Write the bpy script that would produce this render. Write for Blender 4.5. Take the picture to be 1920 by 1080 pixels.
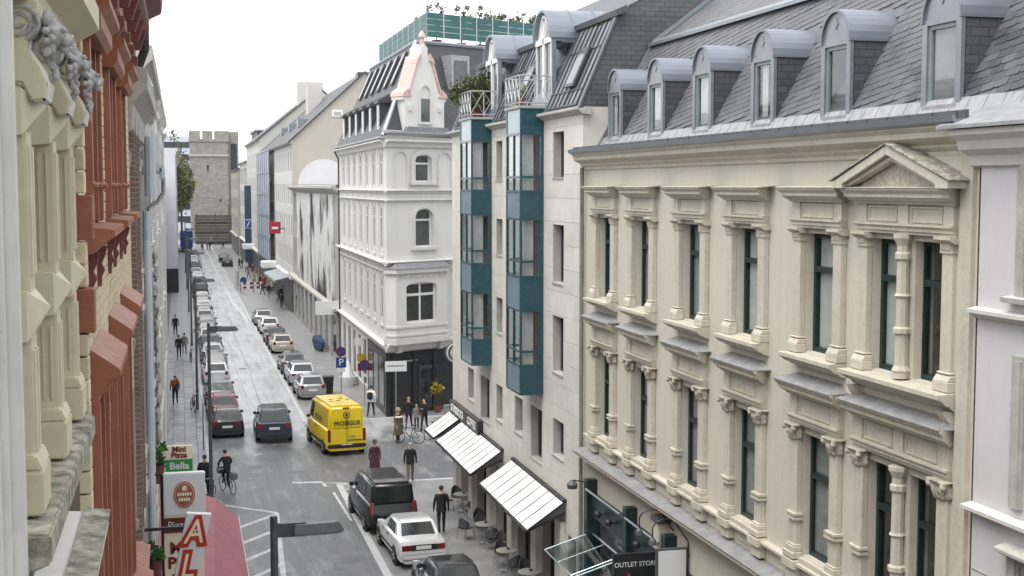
import bpy, bmesh, math, random
from mathutils import Vector, Matrix
random.seed(7)
R = math.radians
for o in list(bpy.data.objects): bpy.data.objects.remove(o)
SC = bpy.context.scene
COL = SC.collection
# ------------------------------------------------------------------ camera
cam = bpy.data.cameras.new('camera'); cam.lens = 46.875; cam.sensor_width = 36
cam.clip_start = .1; cam.clip_end = 3000
camo = bpy.data.objects.new('camera', cam); COL.objects.link(camo)
camo.location = (0, 0, 13.0)
camo.rotation_euler = (R(90) - math.atan(192 / 2500), 0, R(-14.0))
SC.camera = camo
# ------------------------------------------------------------------ overcast sky
world = bpy.data.worlds.new('World'); SC.world = world; world.use_nodes = True
wn = world.node_tree.nodes; wl = world.node_tree.links; wn.clear()
sky = wn.new('ShaderNodeTexSky'); sky.sky_type = 'NISHITA'; sky.sun_disc = False
SUN_EL, SUN_AZ = R(64), R(235)
sky.sun_elevation = SUN_EL; sky.sun_rotation = SUN_AZ; sky.air_density = 1.5; sky.dust_density = 4
mixw = wn.new('ShaderNodeMix'); mixw.data_type = 'RGBA'; mixw.inputs[0].default_value = .9
mixw.inputs[7].default_value = (8.3, 8.4, 8.55, 1)
wl.new(sky.outputs[0], mixw.inputs[6])
bg = wn.new('ShaderNodeBackground'); bg.inputs[1].default_value = .1
wl.new(mixw.outputs[2], bg.inputs[0])
wo = wn.new('ShaderNodeOutputWorld'); wl.new(bg.outputs[0], wo.inputs[0])
sun = bpy.data.lights.new('sun', 'SUN'); sun.energy = 1.5; sun.angle = R(45); sun.color = (1, .97, .92)
suno = bpy.data.objects.new('sun', sun); COL.objects.link(suno); suno.location = (0, 0, 60)
sd = Vector((math.sin(SUN_AZ) * math.cos(SUN_EL), math.cos(SUN_AZ) * math.cos(SUN_EL), math.sin(SUN_EL)))
suno.rotation_euler = sd.to_track_quat('Z', 'Y').to_euler()
vs = SC.view_settings; vs.view_transform = 'Standard'; vs.look = 'None'; vs.exposure = 1.2; vs.gamma = 1
vs.use_curve_mapping = False
# ------------------------------------------------------------------ materials
MATS = {}
def nt(name):
    m = bpy.data.materials.new(name); m.use_nodes = True
    t = m.node_tree; t.nodes.clear()
    out = t.nodes.new('ShaderNodeOutputMaterial')
    b = t.nodes.new('ShaderNodeBsdfPrincipled'); t.links.new(b.outputs[0], out.inputs[0])
    MATS[name] = m
    return m, t, b, out
def noise(t, vec, scale, detail=4, rough=.6):
    n = t.nodes.new('ShaderNodeTexNoise'); n.inputs['Scale'].default_value = scale
    n.inputs['Detail'].default_value = detail; n.inputs['Roughness'].default_value = rough
    if vec: t.links.new(vec, n.inputs['Vector'])
    return n.outputs[0]
def mapr(t, v, a, b, c, d):
    n = t.nodes.new('ShaderNodeMapRange'); t.links.new(v, n.inputs[0])
    for i, x in enumerate((a, b, c, d)): n.inputs[i + 1].default_value = x
    return n.outputs[0]
def mixc(t, fac, a, b, mode='MIX'):
    n = t.nodes.new('ShaderNodeMix'); n.data_type = 'RGBA'; n.blend_type = mode
    for s, v in ((0, fac), (6, a), (7, b)):
        if hasattr(v, 'is_output'): t.links.new(v, n.inputs[s])
        elif s == 0: n.inputs[0].default_value = v
        else: n.inputs[s].default_value = (*v, 1) if len(v) == 3 else v
    return n.outputs[2]
def math_(t, op, a, b):
    n = t.nodes.new('ShaderNodeMath'); n.operation = op
    for i, v in enumerate((a, b)):
        if hasattr(v, 'is_output'): t.links.new(v, n.inputs[i])
        else: n.inputs[i].default_value = v
    return n.outputs[0]
def pos(t, scale=(1, 1, 1)):
    g = t.nodes.new('ShaderNodeNewGeometry')
    if scale == (1, 1, 1): return g.outputs['Position']
    m = t.nodes.new('ShaderNodeMapping'); m.inputs['Scale'].default_value = scale
    t.links.new(g.outputs['Position'], m.inputs[0]); return m.outputs[0]
def M(name, col, rough=.75, var=.12, scale=1.3, bump=.0, bscale=30, metal=0, spec=.4, streak=0, dirt=None, rnd=0, coat=0, flat=False):
    m, t, b, out = nt(name)
    f = noise(t, pos(t), scale, 5)
    lo = tuple(c * (1 - var) for c in col); hi = tuple(min(1, c * (1 + var)) for c in col)
    c = mixc(t, mapr(t, f, .3, .7, 0, 1), lo, hi)
    if streak:
        s = noise(t, pos(t, (2.2, 2.2, .16)), 2.4, 5, .65)
        s2 = noise(t, pos(t), 9, 4)
        k = mapr(t, math_(t, 'MULTIPLY', s, s2), .2, .42, 0, streak)
        c = mixc(t, k, c, dirt or tuple(x * .45 for x in col))
    if rnd:
        oi = t.nodes.new('ShaderNodeObjectInfo')
        c = mixc(t, 1.0, c, mixc(t, oi.outputs['Random'], (1 - rnd,) * 3, (1 + rnd,) * 3), 'MULTIPLY')
    t.links.new(c, b.inputs['Base Color'])
    b.inputs['Metallic'].default_value = metal
    b.inputs['Specular IOR Level'].default_value = spec
    if coat: b.inputs['Coat Weight'].default_value = coat; b.inputs['Coat Roughness'].default_value = .05
    if flat: b.inputs['Roughness'].default_value = rough
    else: t.links.new(mapr(t, noise(t, pos(t), scale * 4, 4), .3, .7, max(.03, rough - .1), min(1, rough + .1)), b.inputs['Roughness'])
    if bump:
        bp = t.nodes.new('ShaderNodeBump'); bp.inputs['Strength'].default_value = bump; bp.inputs['Distance'].default_value = .02
        t.links.new(noise(t, pos(t), bscale, 5, .7), bp.inputs['Height']); t.links.new(bp.outputs[0], b.inputs['Normal'])
    return m
def slate_mat(name, col, sx, sy, rough=.5):
    """far slate or tile courses, relief only"""
    m, t, b, out = nt(name)
    tc = t.nodes.new('ShaderNodeTexCoord')
    br = t.nodes.new('ShaderNodeTexBrick'); br.inputs['Scale'].default_value = 1
    br.inputs['Brick Width'].default_value = sx; br.inputs['Row Height'].default_value = sy
    br.inputs['Mortar Size'].default_value = .012
    br.inputs['Color1'].default_value = (*[c * .8 for c in col], 1); br.inputs['Color2'].default_value = (*[c * 1.25 for c in col], 1)
    br.inputs['Mortar'].default_value = (*[c * .3 for c in col], 1)
    t.links.new(tc.outputs['UV'], br.inputs['Vector'])
    c = mixc(t, mapr(t, noise(t, pos(t), 1.5, 5), .3, .7, 0, .5), br.outputs[0], tuple(x * 1.5 for x in col))
    t.links.new(c, b.inputs['Base Color']); b.inputs['Roughness'].default_value = rough
    bp = t.nodes.new('ShaderNodeBump'); bp.inputs['Strength'].default_value = .6; bp.inputs['Distance'].default_value = .02
    bp.invert = True
    t.links.new(br.outputs['Fac'], bp.inputs['Height']); t.links.new(bp.outputs[0], b.inputs['Normal'])
    return m
def glass_mat(name, tint=(.93, .95, .95), keep=1.0, rough=.02):
    m, t, b, out = nt(name); t.nodes.remove(b)
    tr = t.nodes.new('ShaderNodeBsdfTransparent'); tr.inputs[0].default_value = (*[c * keep for c in tint], 1)
    gl = t.nodes.new('ShaderNodeBsdfGlossy'); gl.inputs['Roughness'].default_value = rough
    fr = t.nodes.new('ShaderNodeFresnel'); fr.inputs[0].default_value = 1.6
    gm = t.nodes.new('ShaderNodeNewGeometry'); t.links.new(mapr(t, gm.outputs['Backfacing'], 0, 1, 1.6, 1 / 1.6), fr.inputs[0])
    bp = t.nodes.new('ShaderNodeBump'); bp.inputs['Strength'].default_value = .06; bp.inputs['Distance'].default_value = .02
    t.links.new(noise(t, pos(t), 1.7, 2), bp.inputs['Height']); t.links.new(bp.outputs[0], gl.inputs['Normal'])
    mx = t.nodes.new('ShaderNodeMixShader'); t.links.new(fr.outputs[0], mx.inputs[0])
    t.links.new(tr.outputs[0], mx.inputs[1]); t.links.new(gl.outputs[0], mx.inputs[2])
    t.links.new(mx.outputs[0], out.inputs[0]); return m
def dark_glass(name, col=(.018, .022, .024), rough=.06, var=.4):
    m = M(name, col, rough, var, .6, spec=.75)
    return m
def road_mat():
    m, t, b, out = nt('wet_asphalt')
    g = pos(t)
    sep = t.nodes.new('ShaderNodeSeparateXYZ'); t.links.new(g, sep.inputs[0])
    st = noise(t, pos(t, (2.3, .10, 1)), 1.0, 6, .65)       # long tyre streaks
    bl = noise(t, pos(t, (.35, .12, 1)), 1.0, 5, .6)        # broad damp patches
    fi = noise(t, g, 22, 4)
    wet = math_(t, 'ADD', math_(t, 'MULTIPLY', st, .75), math_(t, 'MULTIPLY', bl, .75))
    wet = mapr(t, wet, .50, .80, 0, 1)
    # the junction surface drained earlier than the straight beyond it
    far = mapr(t, math_(t, 'ADD', sep.outputs[1], mapr(t, noise(t, pos(t, (.5, .2, 1)), 1, 4), .3, .7, -7, 7)), 60, 76, .22, 1.0)
    edge = mapr(t, math_(t, 'ABSOLUTE', math_(t, 'SUBTRACT', sep.outputs[0], 4.3), 0), 2.1, 2.9, 1, .35)
    wet = math_(t, 'MULTIPLY', math_(t, 'MULTIPLY', wet, far), edge)
    # sky glare painted as pale base colour up the street, dark asphalt with pale smears on the junction
    new = mapr(t, math_(t, 'ADD', sep.outputs[1], mapr(t, noise(t, pos(t, (.8, .3, 1)), 1, 5), .3, .7, -5, 5)), 66, 72, 1, 0)  # junction mask, the lane beyond it takes the painted glare
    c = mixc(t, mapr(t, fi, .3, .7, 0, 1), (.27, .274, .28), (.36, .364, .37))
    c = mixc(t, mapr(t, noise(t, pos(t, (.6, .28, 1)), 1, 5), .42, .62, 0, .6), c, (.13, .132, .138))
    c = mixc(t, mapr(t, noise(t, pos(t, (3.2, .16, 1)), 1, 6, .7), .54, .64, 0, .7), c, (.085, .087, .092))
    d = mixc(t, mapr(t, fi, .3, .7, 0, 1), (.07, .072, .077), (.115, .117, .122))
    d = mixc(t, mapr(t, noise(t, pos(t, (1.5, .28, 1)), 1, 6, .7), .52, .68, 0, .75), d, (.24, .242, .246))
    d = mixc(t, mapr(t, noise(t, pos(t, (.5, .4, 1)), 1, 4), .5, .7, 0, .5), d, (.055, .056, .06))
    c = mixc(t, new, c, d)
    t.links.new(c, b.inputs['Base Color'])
    b.inputs['Roughness'].default_value = .55
    t.links.new(wet, b.inputs['Coat Weight']); b.inputs['Coat Roughness'].default_value = .36; b.inputs['Coat IOR'].default_value = 1.6
    b.inputs['Specular IOR Level'].default_value = .6
    bp = t.nodes.new('ShaderNodeBump'); bp.inputs['Strength'].default_value = .10; bp.inputs['Distance'].default_value = .006
    t.links.new(noise(t, g, 45, 3), bp.inputs['Height']); t.links.new(bp.outputs[0], b.inputs['Normal'])
    return m
def brickwall_mat(name, c1, c2, mortar, bw=.25, rh=.075):
    m, t, b, out = nt(name)
    tc = t.nodes.new('ShaderNodeTexCoord'); sp = t.nodes.new('ShaderNodeSeparateXYZ'); t.links.new(pos(t), sp.inputs[0])
    cb = t.nodes.new('ShaderNodeCombineXYZ'); t.links.new(math_(t, 'ADD', sp.outputs[1], sp.outputs[0]), cb.inputs[0]); t.links.new(sp.outputs[2], cb.inputs[1])
    br = t.nodes.new('ShaderNodeTexBrick'); br.inputs['Scale'].default_value = 1
    br.inputs['Brick Width'].default_value = bw; br.inputs['Row Height'].default_value = rh; br.inputs['Mortar Size'].default_value = .008
    for k, v in (('Color1', c1), ('Color2', c2), ('Mortar', mortar)): br.inputs[k].default_value = (*v, 1)
    t.links.new(cb.outputs[0], br.inputs['Vector'])
    c = mixc(t, mapr(t, noise(t, pos(t), 1.2, 5), .35, .65, 0, .35), br.outputs[0], tuple(x * .7 for x in c1))
    t.links.new(c, b.inputs['Base Color']); b.inputs['Roughness'].default_value = .85
    bp = t.nodes.new('ShaderNodeBump'); bp.inputs['Strength'].default_value = .5; bp.inputs['Distance'].default_value = .01; bp.invert = True
    t.links.new(br.outputs['Fac'], bp.inputs['Height']); t.links.new(bp.outputs[0], b.inputs['Normal'])
    return m
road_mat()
M('concrete', (.215, .215, .22), .42, .22, .9, .2, 40, spec=.55, streak=0)
M('kerb', (.42, .42, .42), .6, .15, 3, .2)
M('slab_stone', (.20, .205, .215), .42, .15, 2, .15, 30, rnd=.3)
M('mortar', (.13, .13, .13), .8)
M('road_paint', (.50, .505, .51), .5, .3, 2.2, .1, streak=.7, dirt=(.22, .22, .225))
M('tar', (.07, .07, .073), .45, .2, 4)
M('patch', (.075, .075, .08), .5, .2, 2, .2)
M('old_patch', (.12, .121, .125), .5, .25, 1.5, .2, 30)
M('beige', (.55, .52, .445), .8, .035, .4, .1, 25, streak=.28, dirt=(.36, .335, .275))
M('beige_trim', (.52, .487, .405), .78, .07, 1.6, .15, 25, streak=.40, dirt=(.26, .24, .19))
M('beige_carved', (.44, .405, .335), .8, .28, 14, .5, 30, streak=.6, dirt=(.16, .14, .11))
M('zinc', (.24, .26, .285), .38, .12, 2, .06, 20, metal=.55)
M('zinc_old', (.33, .335, .345), .5, .2, 4, .12, 20, metal=.35, streak=.5, dirt=(.2, .2, .21))
M('zinc_blue', (.20, .225, .26), .4, .08, 1.2, .05, 20, metal=.5)
M('slate', (.125, .128, .14), .42, .2, 3, .25, 40, rnd=.35, spec=.5)
M('slate_old', (.082, .086, .096), .5, .25, 2, .35, 30, rnd=.3, streak=.4, dirt=(.10, .095, .07))
slate_mat('slate_dark', (.055, .058, .066), .3, .14)
slate_mat('slate_far', (.042, .042, .046), .3, .16)
slate_mat('slate_upper', (.095, .096, .102), .32, .17, .55)
M('green_frame', (.010, .028, .028), .35, .2, 4)
M('grey_frame', (.20, .24, .25), .4, .15, 4)
M('dark_frame', (.05, .055, .06), .4, .2, 4)
M('pylon_blue', (.02, .05, .09), .4, .1, 3)
M('white_frame', (.66, .66, .65), .4, .06, 4)
M('curtain', (.50, .51, .51), .9, .15, 3)
M('curtain_grey', (.27, .28, .28), .9, .15, 3)
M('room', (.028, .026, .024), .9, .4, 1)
M('travertine', (.60, .575, .53), .62, .09, 1.4, .06, 20, rnd=.05, streak=.28, dirt=(.42, .40, .37))
M('joint', (.40, .385, .36), .85, .1, 3)
M('stone_sill', (.33, .325, .31), .7, .12, 3)
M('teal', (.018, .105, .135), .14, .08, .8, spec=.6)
M('teal_sky_sheen', (.15, .225, .27), .12, .08, .8, spec=.7)  # sky reflection on the street-facing teal panels put into a paler colour
M('teal_frame', (.012, .060, .075), .22, .1, 2, spec=.55)
M('awning_white', (.68, .69, .68), .55, .03, 1, streak=.15, dirt=(.6, .6, .58))
M('black_metal', (.022, .022, .024), .4, .2, 5)
M('dark_metal', (.075, .08, .085), .42, .2, 5)
M('steel', (.45, .46, .47), .35, .1, 5, metal=.8)
M('white_wall', (.62, .615, .60), .75, .04, .7, .06, 25, streak=.30, dirt=(.45, .44, .42))
M('white_trim', (.57, .56, .535), .72, .06, 2, .08, 25, streak=.2, dirt=(.35, .34, .32))
M('pink_trim', (.52, .38, .35), .7, .12, 4, .1)
M('lilac_wall', (.55, .545, .56), .75, .04, .7, .06, 25, streak=.2, dirt=(.45, .44, .46))
M('cream', (.585, .545, .40), .75, .05, 1.2, .1, 25, streak=.28, dirt=(.36, .31, .20))
M('cream_white', (.72, .71, .68), .7, .05, 1.5, .08, 25, streak=.25, dirt=(.48, .46, .42))
M('mossy_stone', (.40, .38, .31), .9, .45, 11, .8, 26, streak=.95, dirt=(.10, .10, .085))
M('grey_stone', (.42, .42, .415), .8, .25, 20, .5, 40, streak=.4, dirt=(.13, .13, .13))
M('terracotta', (.30, .112, .065), .55, .14, 2.5, .1, 30, streak=.35, dirt=(.17, .05, .03))
M('dark_terracotta', (.17, .055, .05), .6, .15, 2.5, .1, 30)
M('yellow_brick', (.60, .52, .36), .8, .12, 5, .2, 40, rnd=.12)
M('brick_joint', (.20, .17, .12), .9)
brickwall_mat('brown_brick', (.20, .135, .115), (.27, .18, .15), (.34, .32, .29))
brickwall_mat('rough_stone', (.22, .21, .19), (.31, .295, .265), (.15, .145, .13), .8, .4)
M('pipe_blue', (.50, .55, .60), .4, .08, 3)
M('stone_grey', (.42, .41, .38), .8, .15, 3, .2, 25, streak=.5, dirt=(.2, .19, .17))
M('far_beige', (.40, .37, .325), .8, .06, .4, .05, 10, streak=.2, dirt=(.3, .28, .25))
M('far_cream', (.52, .51, .48), .8, .06, .4, .05, 10, streak=.2, dirt=(.36, .35, .33))
M('far_grey', (.34, .335, .32), .8, .1, .6, .05, 10, streak=.3, dirt=(.2, .2, .19))
M('far_white', (.52, .515, .50), .8, .05, .5, streak=.2, dirt=(.45, .45, .45))
M('scaffold_blue', (.34, .385, .47), .75, .10, .3, .1, 4)
M('far_lilac', (.56, .56, .60), .8, .08, .5)
M('black_shop', (.018, .019, .021), .35, .3, 1, spec=.5)
M('red_sign', (.36, .02, .04), .4, .1, 3)
M('blue_sign', (.012, .05, .20), .4, .1, 3)
M('sign_white', (.66, .67, .69), .4, .03, 2)
M('sign_cream', (.82, .72, .55), .5, .05, 2)
M('sign_red', (.42, .035, .02), .45, .1, 3)
M('emblem_red', (.33, .12, .085), .45, .2, 8)
M('sign_green', (.03, .28, .06), .45, .1, 3)
M('sign_brown', (.16, .03, .02), .45, .1, 3)
M('awning_pink', (.34, .12, .15), .7, .1, 1.5, .1, 60, streak=.3, dirt=(.27, .07, .10))
M('teal_mesh', (.03, .11, .108), .5, .14, 1.2)
M('purple_sign', (.12, .03, .12), .4, .1, 3)
M('rubber', (.014, .014, .014), .8, .2, 5)
M('rim', (.35, .36, .37), .3, .1, 5, metal=.7)
M('plate_white', (.75, .75, .72), .4, .05, 5)
M('tail_red', (.16, .008, .008), .2, .2, 8, spec=.7)
M('lamp_clear', (.55, .56, .58), .15, .2, 8, spec=.7)
M('trim_black', (.02, .02, .021), .5, .2, 5)
dark_glass('car_glass', (.020, .024, .026), .05)
dark_glass('pane_dark')
dark_glass('pane_grey', (.07, .078, .08), .08)
M('pane_far', (.035, .04, .043), .5, .4, .6, spec=.15)
glass_mat('pane_clear'); glass_mat('canopy_glass', (.80, .88, .88), .97, .04); glass_mat('rail_glass', (.8, .85, .87), .9)
for n, c in dict(white=(.72, .73, .74), silver=(.42, .43, .44), black=(.006, .006, .007), navy=(.010, .018, .045), red=(.20, .015, .025),
                 grey=(.13, .135, .145), beige=(.50, .48, .42), yellow=(.83, .60, .008), dkgrey=(.012, .013, .016), ltgrey=(.55, .56, .58)).items():
    M('paint_' + n, tuple(x * .9 for x in c), .28, .0, 1, flat=True, metal=.45 if n in ('silver', 'grey', 'ltgrey') else 0, spec=.5, coat=.8)
M('skin', (.50, .30, .22), .55, .06, 6)
for n, c in dict(black=(.014, .014, .016), charcoal=(.035, .037, .042), brown=(.10, .085, .06), taupe=(.15, .12, .095), white=(.68, .68, .66), blue=(.03, .05, .12),
                 jean=(.06, .08, .13), tan=(.36, .29, .19), grey=(.17, .17, .18), red=(.25, .02, .03), orange=(.55, .17, .03), cream=(.5, .45, .36), plum=(.07, .02, .04)).items():
    M('cloth_' + n, c, .85, .15, 8, .15, 80)
M('hair_dark', (.022, .016, .012), .6, .3, 30); M('hair_fair', (.30, .21, .11), .6, .3, 30); M('hair_grey', (.3, .29, .28), .6, .2, 30)
M('plank_grey', (.075, .068, .06), .85, .3, 4)
M('bark', (.09, .07, .05), .9, .3, 10, .5)
def leaf(name, col):
    m = M(name, col, .6, .35, 2.2, spec=.3, rnd=.1)
    b = [n for n in m.node_tree.nodes if n.type == 'BSDF_PRINCIPLED'][0]
    return m
leaf('leaf_spring', (.13, .15, .04)); leaf('leaf_olive', (.075, .085, .025)); leaf('leaf_dry', (.15, .12, .07)); leaf('leaf_green', (.04, .12, .02)); leaf('leaf_yellow', (.35, .28, .03))
# ------------------------------------------------------------------ mesh builder
class Fr:
    """facade frame: a runs along the wall, d out of it, z up"""
    def __init__(s, o, t, n): s.o = o; s.t = t; s.n = n
    def p(s, a, d, z): return (s.o[0] + a * s.t[0] + d * s.n[0], s.o[1] + a * s.t[1] + d * s.n[1], z)
RF = Fr((11, 0), (0, 1), (-1, 0))
LF = Fr((-.8, 0), (0, 1), (1, 0))
def world_off(p):
    v = Vector((0, 0, 0))
    while p is not None: v += p.location; p = p.parent
    return v
class MB:
    def __init__(s): s.v = []; s.f = []
    def add(s, v, f):
        n = len(s.v); s.v += [tuple(x) for x in v]; s.f += [tuple(i + n for i in q) for q in f]; return s
    def box(s, x0, x1, y0, y1, z0, z1):
        return s.add([(x0, y0, z0), (x1, y0, z0), (x1, y1, z0), (x0, y1, z0), (x0, y0, z1), (x1, y0, z1), (x1, y1, z1), (x0, y1, z1)],
                     [(3, 2, 1, 0), (4, 5, 6, 7), (0, 1, 5, 4), (1, 2, 6, 5), (2, 3, 7, 6), (3, 0, 4, 7)])
    def fbox(s, F, a0, a1, d0, d1, z0, z1):
        c = [F.p(a, d, z) for z in (z0, z1) for (a, d) in ((a0, d0), (a1, d0), (a1, d1), (a0, d1))]
        return s.add(c, [(3, 2, 1, 0), (4, 5, 6, 7), (0, 1, 5, 4), (1, 2, 6, 5), (2, 3, 7, 6), (3, 0, 4, 7)])
    def prism(s, A, B):
        n = len(A)
        return s.add(list(A) + list(B), [tuple(range(n - 1, -1, -1)), tuple(range(n, 2 * n))] + [(i, (i + 1) % n, n + (i + 1) % n, n + i) for i in range(n)])
    def prof(s, F, pts, a0, a1, m0=0, m1=0):
        """(d,z) section swept along the wall; m = mitre growth of the ends with d"""
        return s.prism([F.p(a0 - m0 * d, d, z) for d, z in pts], [F.p(a1 + m1 * d, d, z) for d, z in pts])
    def ext(s, F, pts, d0, d1):
        return s.prism([F.p(a, d0, z) for a, z in pts], [F.p(a, d1, z) for a, z in pts])
    def quad(s, a, b, c, d): return s.add([a, b, c, d], [(0, 1, 2, 3)])
    def tube(s, p0, p1, r, n=6, r2=None):
        p0, p1 = Vector(p0), Vector(p1); r2 = r if r2 is None else r2
        ax = (p1 - p0)
        if ax.length < 1e-6: return s
        ax.normalize(); u = ax.orthogonal().normalized(); w = ax.cross(u)
        A = [p0 + (u * math.cos(t) + w * math.sin(t)) * r for t in [2 * math.pi * i / n for i in range(n)]]
        B = [p1 + (u * math.cos(t) + w * math.sin(t)) * r2 for t in [2 * math.pi * i / n for i in range(n)]]
        return s.prism(A, B)
    def path(s, pts, r, n=6):
        for a, b in zip(pts, pts[1:]): s.tube(a, b, r, n)
        return s
    def lathe(s, c, pr, n=12, ax='z'):
        rings = []
        for r, h in pr:
            ring = []
            for i in range(n):
                t = 2 * math.pi * i / n; x, y = r * math.cos(t), r * math.sin(t)
                ring.append((c[0] + x, c[1] + y, c[2] + h) if ax == 'z' else ((c[0] + h, c[1] + x, c[2] + y) if ax == 'x' else (c[0] + x, c[1] + h, c[2] + y)))
            rings.append(ring)
        v = [p for q in rings for p in q]; f = []
        for k in range(len(rings) - 1):
            for i in range(n): f.append((k * n + i, k * n + (i + 1) % n, (k + 1) * n + (i + 1) % n, (k + 1) * n + i))
        f.append(tuple(range(n - 1, -1, -1))); f.append(tuple((len(rings) - 1) * n + i for i in range(n)))
        return s.add(v, f)
    def torus(s, c, R_, r, n=20, k=6, ax='x'):
        v = []; f = []
        for i in range(n):
            t = 2 * math.pi * i / n
            for j in range(k):
                q = 2 * math.pi * j / k; rr = R_ + r * math.cos(q); h = r * math.sin(q)
                x, y = rr * math.cos(t), rr * math.sin(t)
                v.append((c[0] + h, c[1] + x, c[2] + y) if ax == 'x' else ((c[0] + x, c[1] + h, c[2] + y) if ax == 'y' else (c[0] + x, c[1] + y, c[2] + h)))
                f.append((i * k + j, ((i + 1) % n) * k + j, ((i + 1) % n) * k + (j + 1) % k, i * k + (j + 1) % k))
        return s.add(v, f)
    def blob(s, c, r, seed=0, n=8, m=6, amp=.25):
        rg = random.Random(seed); v = []; f = []
        r = (r, r, r) if not hasattr(r, '__len__') else r
        for i in range(m + 1):
            ph = math.pi * i / m
            for j in range(n):
                t = 2 * math.pi * j / n; k = 1 + rg.uniform(-amp, amp)
                v.append((c[0] + r[0] * k * math.sin(ph) * math.cos(t), c[1] + r[1] * k * math.sin(ph) * math.sin(t), c[2] + r[2] * k * math.cos(ph)))
        for i in range(m):
            for j in range(n): f.append((i * n + j, i * n + (j + 1) % n, (i + 1) * n + (j + 1) % n, (i + 1) * n + j))
        return s.add(v, f)
    def mesh(s, name, mat, off=(0, 0, 0), smooth=False, bevel=0, seg=2):
        me = bpy.data.meshes.new(name)
        o = Vector(off)
        me.from_pydata([tuple(Vector(p) - o) for p in s.v], [], s.f)
        bm = bmesh.new(); bm.from_mesh(me)
        bmesh.ops.recalc_face_normals(bm, faces=bm.faces)
        if bevel:
            es = [e for e in bm.edges if len(e.link_faces) == 2 and e.calc_face_angle(0) > .5]
            bmesh.ops.bevel(bm, geom=es, offset=bevel, segments=seg, affect='EDGES', clamp_overlap=True)
        if smooth:
            for f in bm.faces: f.smooth = True
            for e in bm.edges:
                if len(e.link_faces) == 2 and e.calc_face_angle(0) > .7: e.smooth = False
        bm.to_mesh(me); bm.free()
        me.materials.append(MATS[mat] if isinstance(mat, str) else mat)
        return me
    def build(s, name, mat, parent=None, local=False, smooth=False, bevel=0, seg=2, uv=None, loc=None):
        off = (0, 0, 0) if local else (world_off(parent) if parent else (0, 0, 0))
        if loc is not None and not local: off = Vector(off) + Vector(loc)
        me = s.mesh(name, mat, off, smooth, bevel, seg)
        if uv:
            u = me.uv_layers.new(name='UVMap')
            for lp in me.loops:
                co = me.vertices[lp.vertex_index].co; u.data[lp.index].uv = uv(co + Vector(off))
        return link(name, me, parent, loc)
def carve(mb, name, mat, parent, vox, rough=.0):
    """fuse the lumps of a carving into one worn surface"""
    off = world_off(parent); me = mb.mesh(name, mat, off); ob = bpy.data.objects.new(name, me)
    r = ob.modifiers.new('r', 'REMESH'); r.mode = 'VOXEL'; r.voxel_size = vox; r.use_smooth_shade = True
    s = ob.modifiers.new('s', 'SMOOTH'); s.factor = .5; s.iterations = 2
    out = eval_mesh(ob); out.materials.clear(); out.materials.append(MATS[mat]); return link(name, out, parent)
def link(name, me, parent=None, loc=None, rz=0):
    o = bpy.data.objects.new(name, me); COL.objects.link(o)
    o.parent = parent
    if loc is not None: o.location = loc
    if rz: o.rotation_euler[2] = rz
    return o
def tag(o, label=None, cat=None, group=None, kind=None):
    if label: o['label'] = label
    if cat: o['category'] = cat
    if group: o['group'] = group
    if kind: o['kind'] = kind
    return o
def thing(name, label, cat, loc=(0, 0, 0), rz=0, group=None):
    o = bpy.data.objects.new(name, None); COL.objects.link(o); o.empty_display_size = .2
    o.location = loc; o.rotation_euler = (0, 0, rz)
    return tag(o, label, cat, group)
KIDS = {}
def copy_tree(o, parent=None):
    c = o.copy(); COL.objects.link(c); c.parent = parent
    for ch in list(o.children): copy_tree(ch, c)
    return c
def struct(o): o['kind'] = 'structure'; return o
# ------------------------------------------------------------------ facade helpers
def wall(mb, F, a0, a1, z0, z1, ops, d=0, depth=.3):
    """wall sheet with real openings and reveals"""
    A = sorted({a0, a1, *[x for o in ops for x in o[:2]]}); Z = sorted({z0, z1, *[x for o in ops for x in o[2:4]]})
    for i in range(len(A) - 1):
        for j in range(len(Z) - 1):
            ca, cz = (A[i] + A[i + 1]) / 2, (Z[j] + Z[j + 1]) / 2
            if any(o[0] < ca < o[1] and o[2] < cz < o[3] for o in ops): continue
            mb.quad(F.p(A[i], d, Z[j]), F.p(A[i + 1], d, Z[j]), F.p(A[i + 1], d, Z[j + 1]), F.p(A[i], d, Z[j + 1]))
    for (b0, b1, y0, y1) in [o[:4] for o in ops]:
        e = d - depth
        for (p, q) in (((b0, y0), (b0, y1)), ((b0, y1), (b1, y1)), ((b1, y1), (b1, y0)), ((b1, y0), (b0, y0))):
            mb.quad(F.p(p[0], d, p[1]), F.p(q[0], d, q[1]), F.p(q[0], e, q[1]), F.p(p[0], e, p[1]))
    return mb
def arch(a0, a1, zs, zt, n=8, flat=1.0):
    c = (a0 + a1) / 2; r = (a1 - a0) / 2
    return [(c - r * math.cos(math.pi * i / n), zs + (zt - zs) * math.sin(math.pi * i / n)) for i in range(n + 1)]
def arch_fill(mb, F, a0, a1, zs, zt, d0, d1, n=8):
    """fills the corners above an arch inside a rectangular opening"""
    P = arch(a0, a1, zs, zt, n)
    for i in range(n):
        p, q = P[i], P[i + 1]
        mb.ext(F, [p, q, (q[0], zt + .001), (p[0], zt + .001)], d0, d1)
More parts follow.
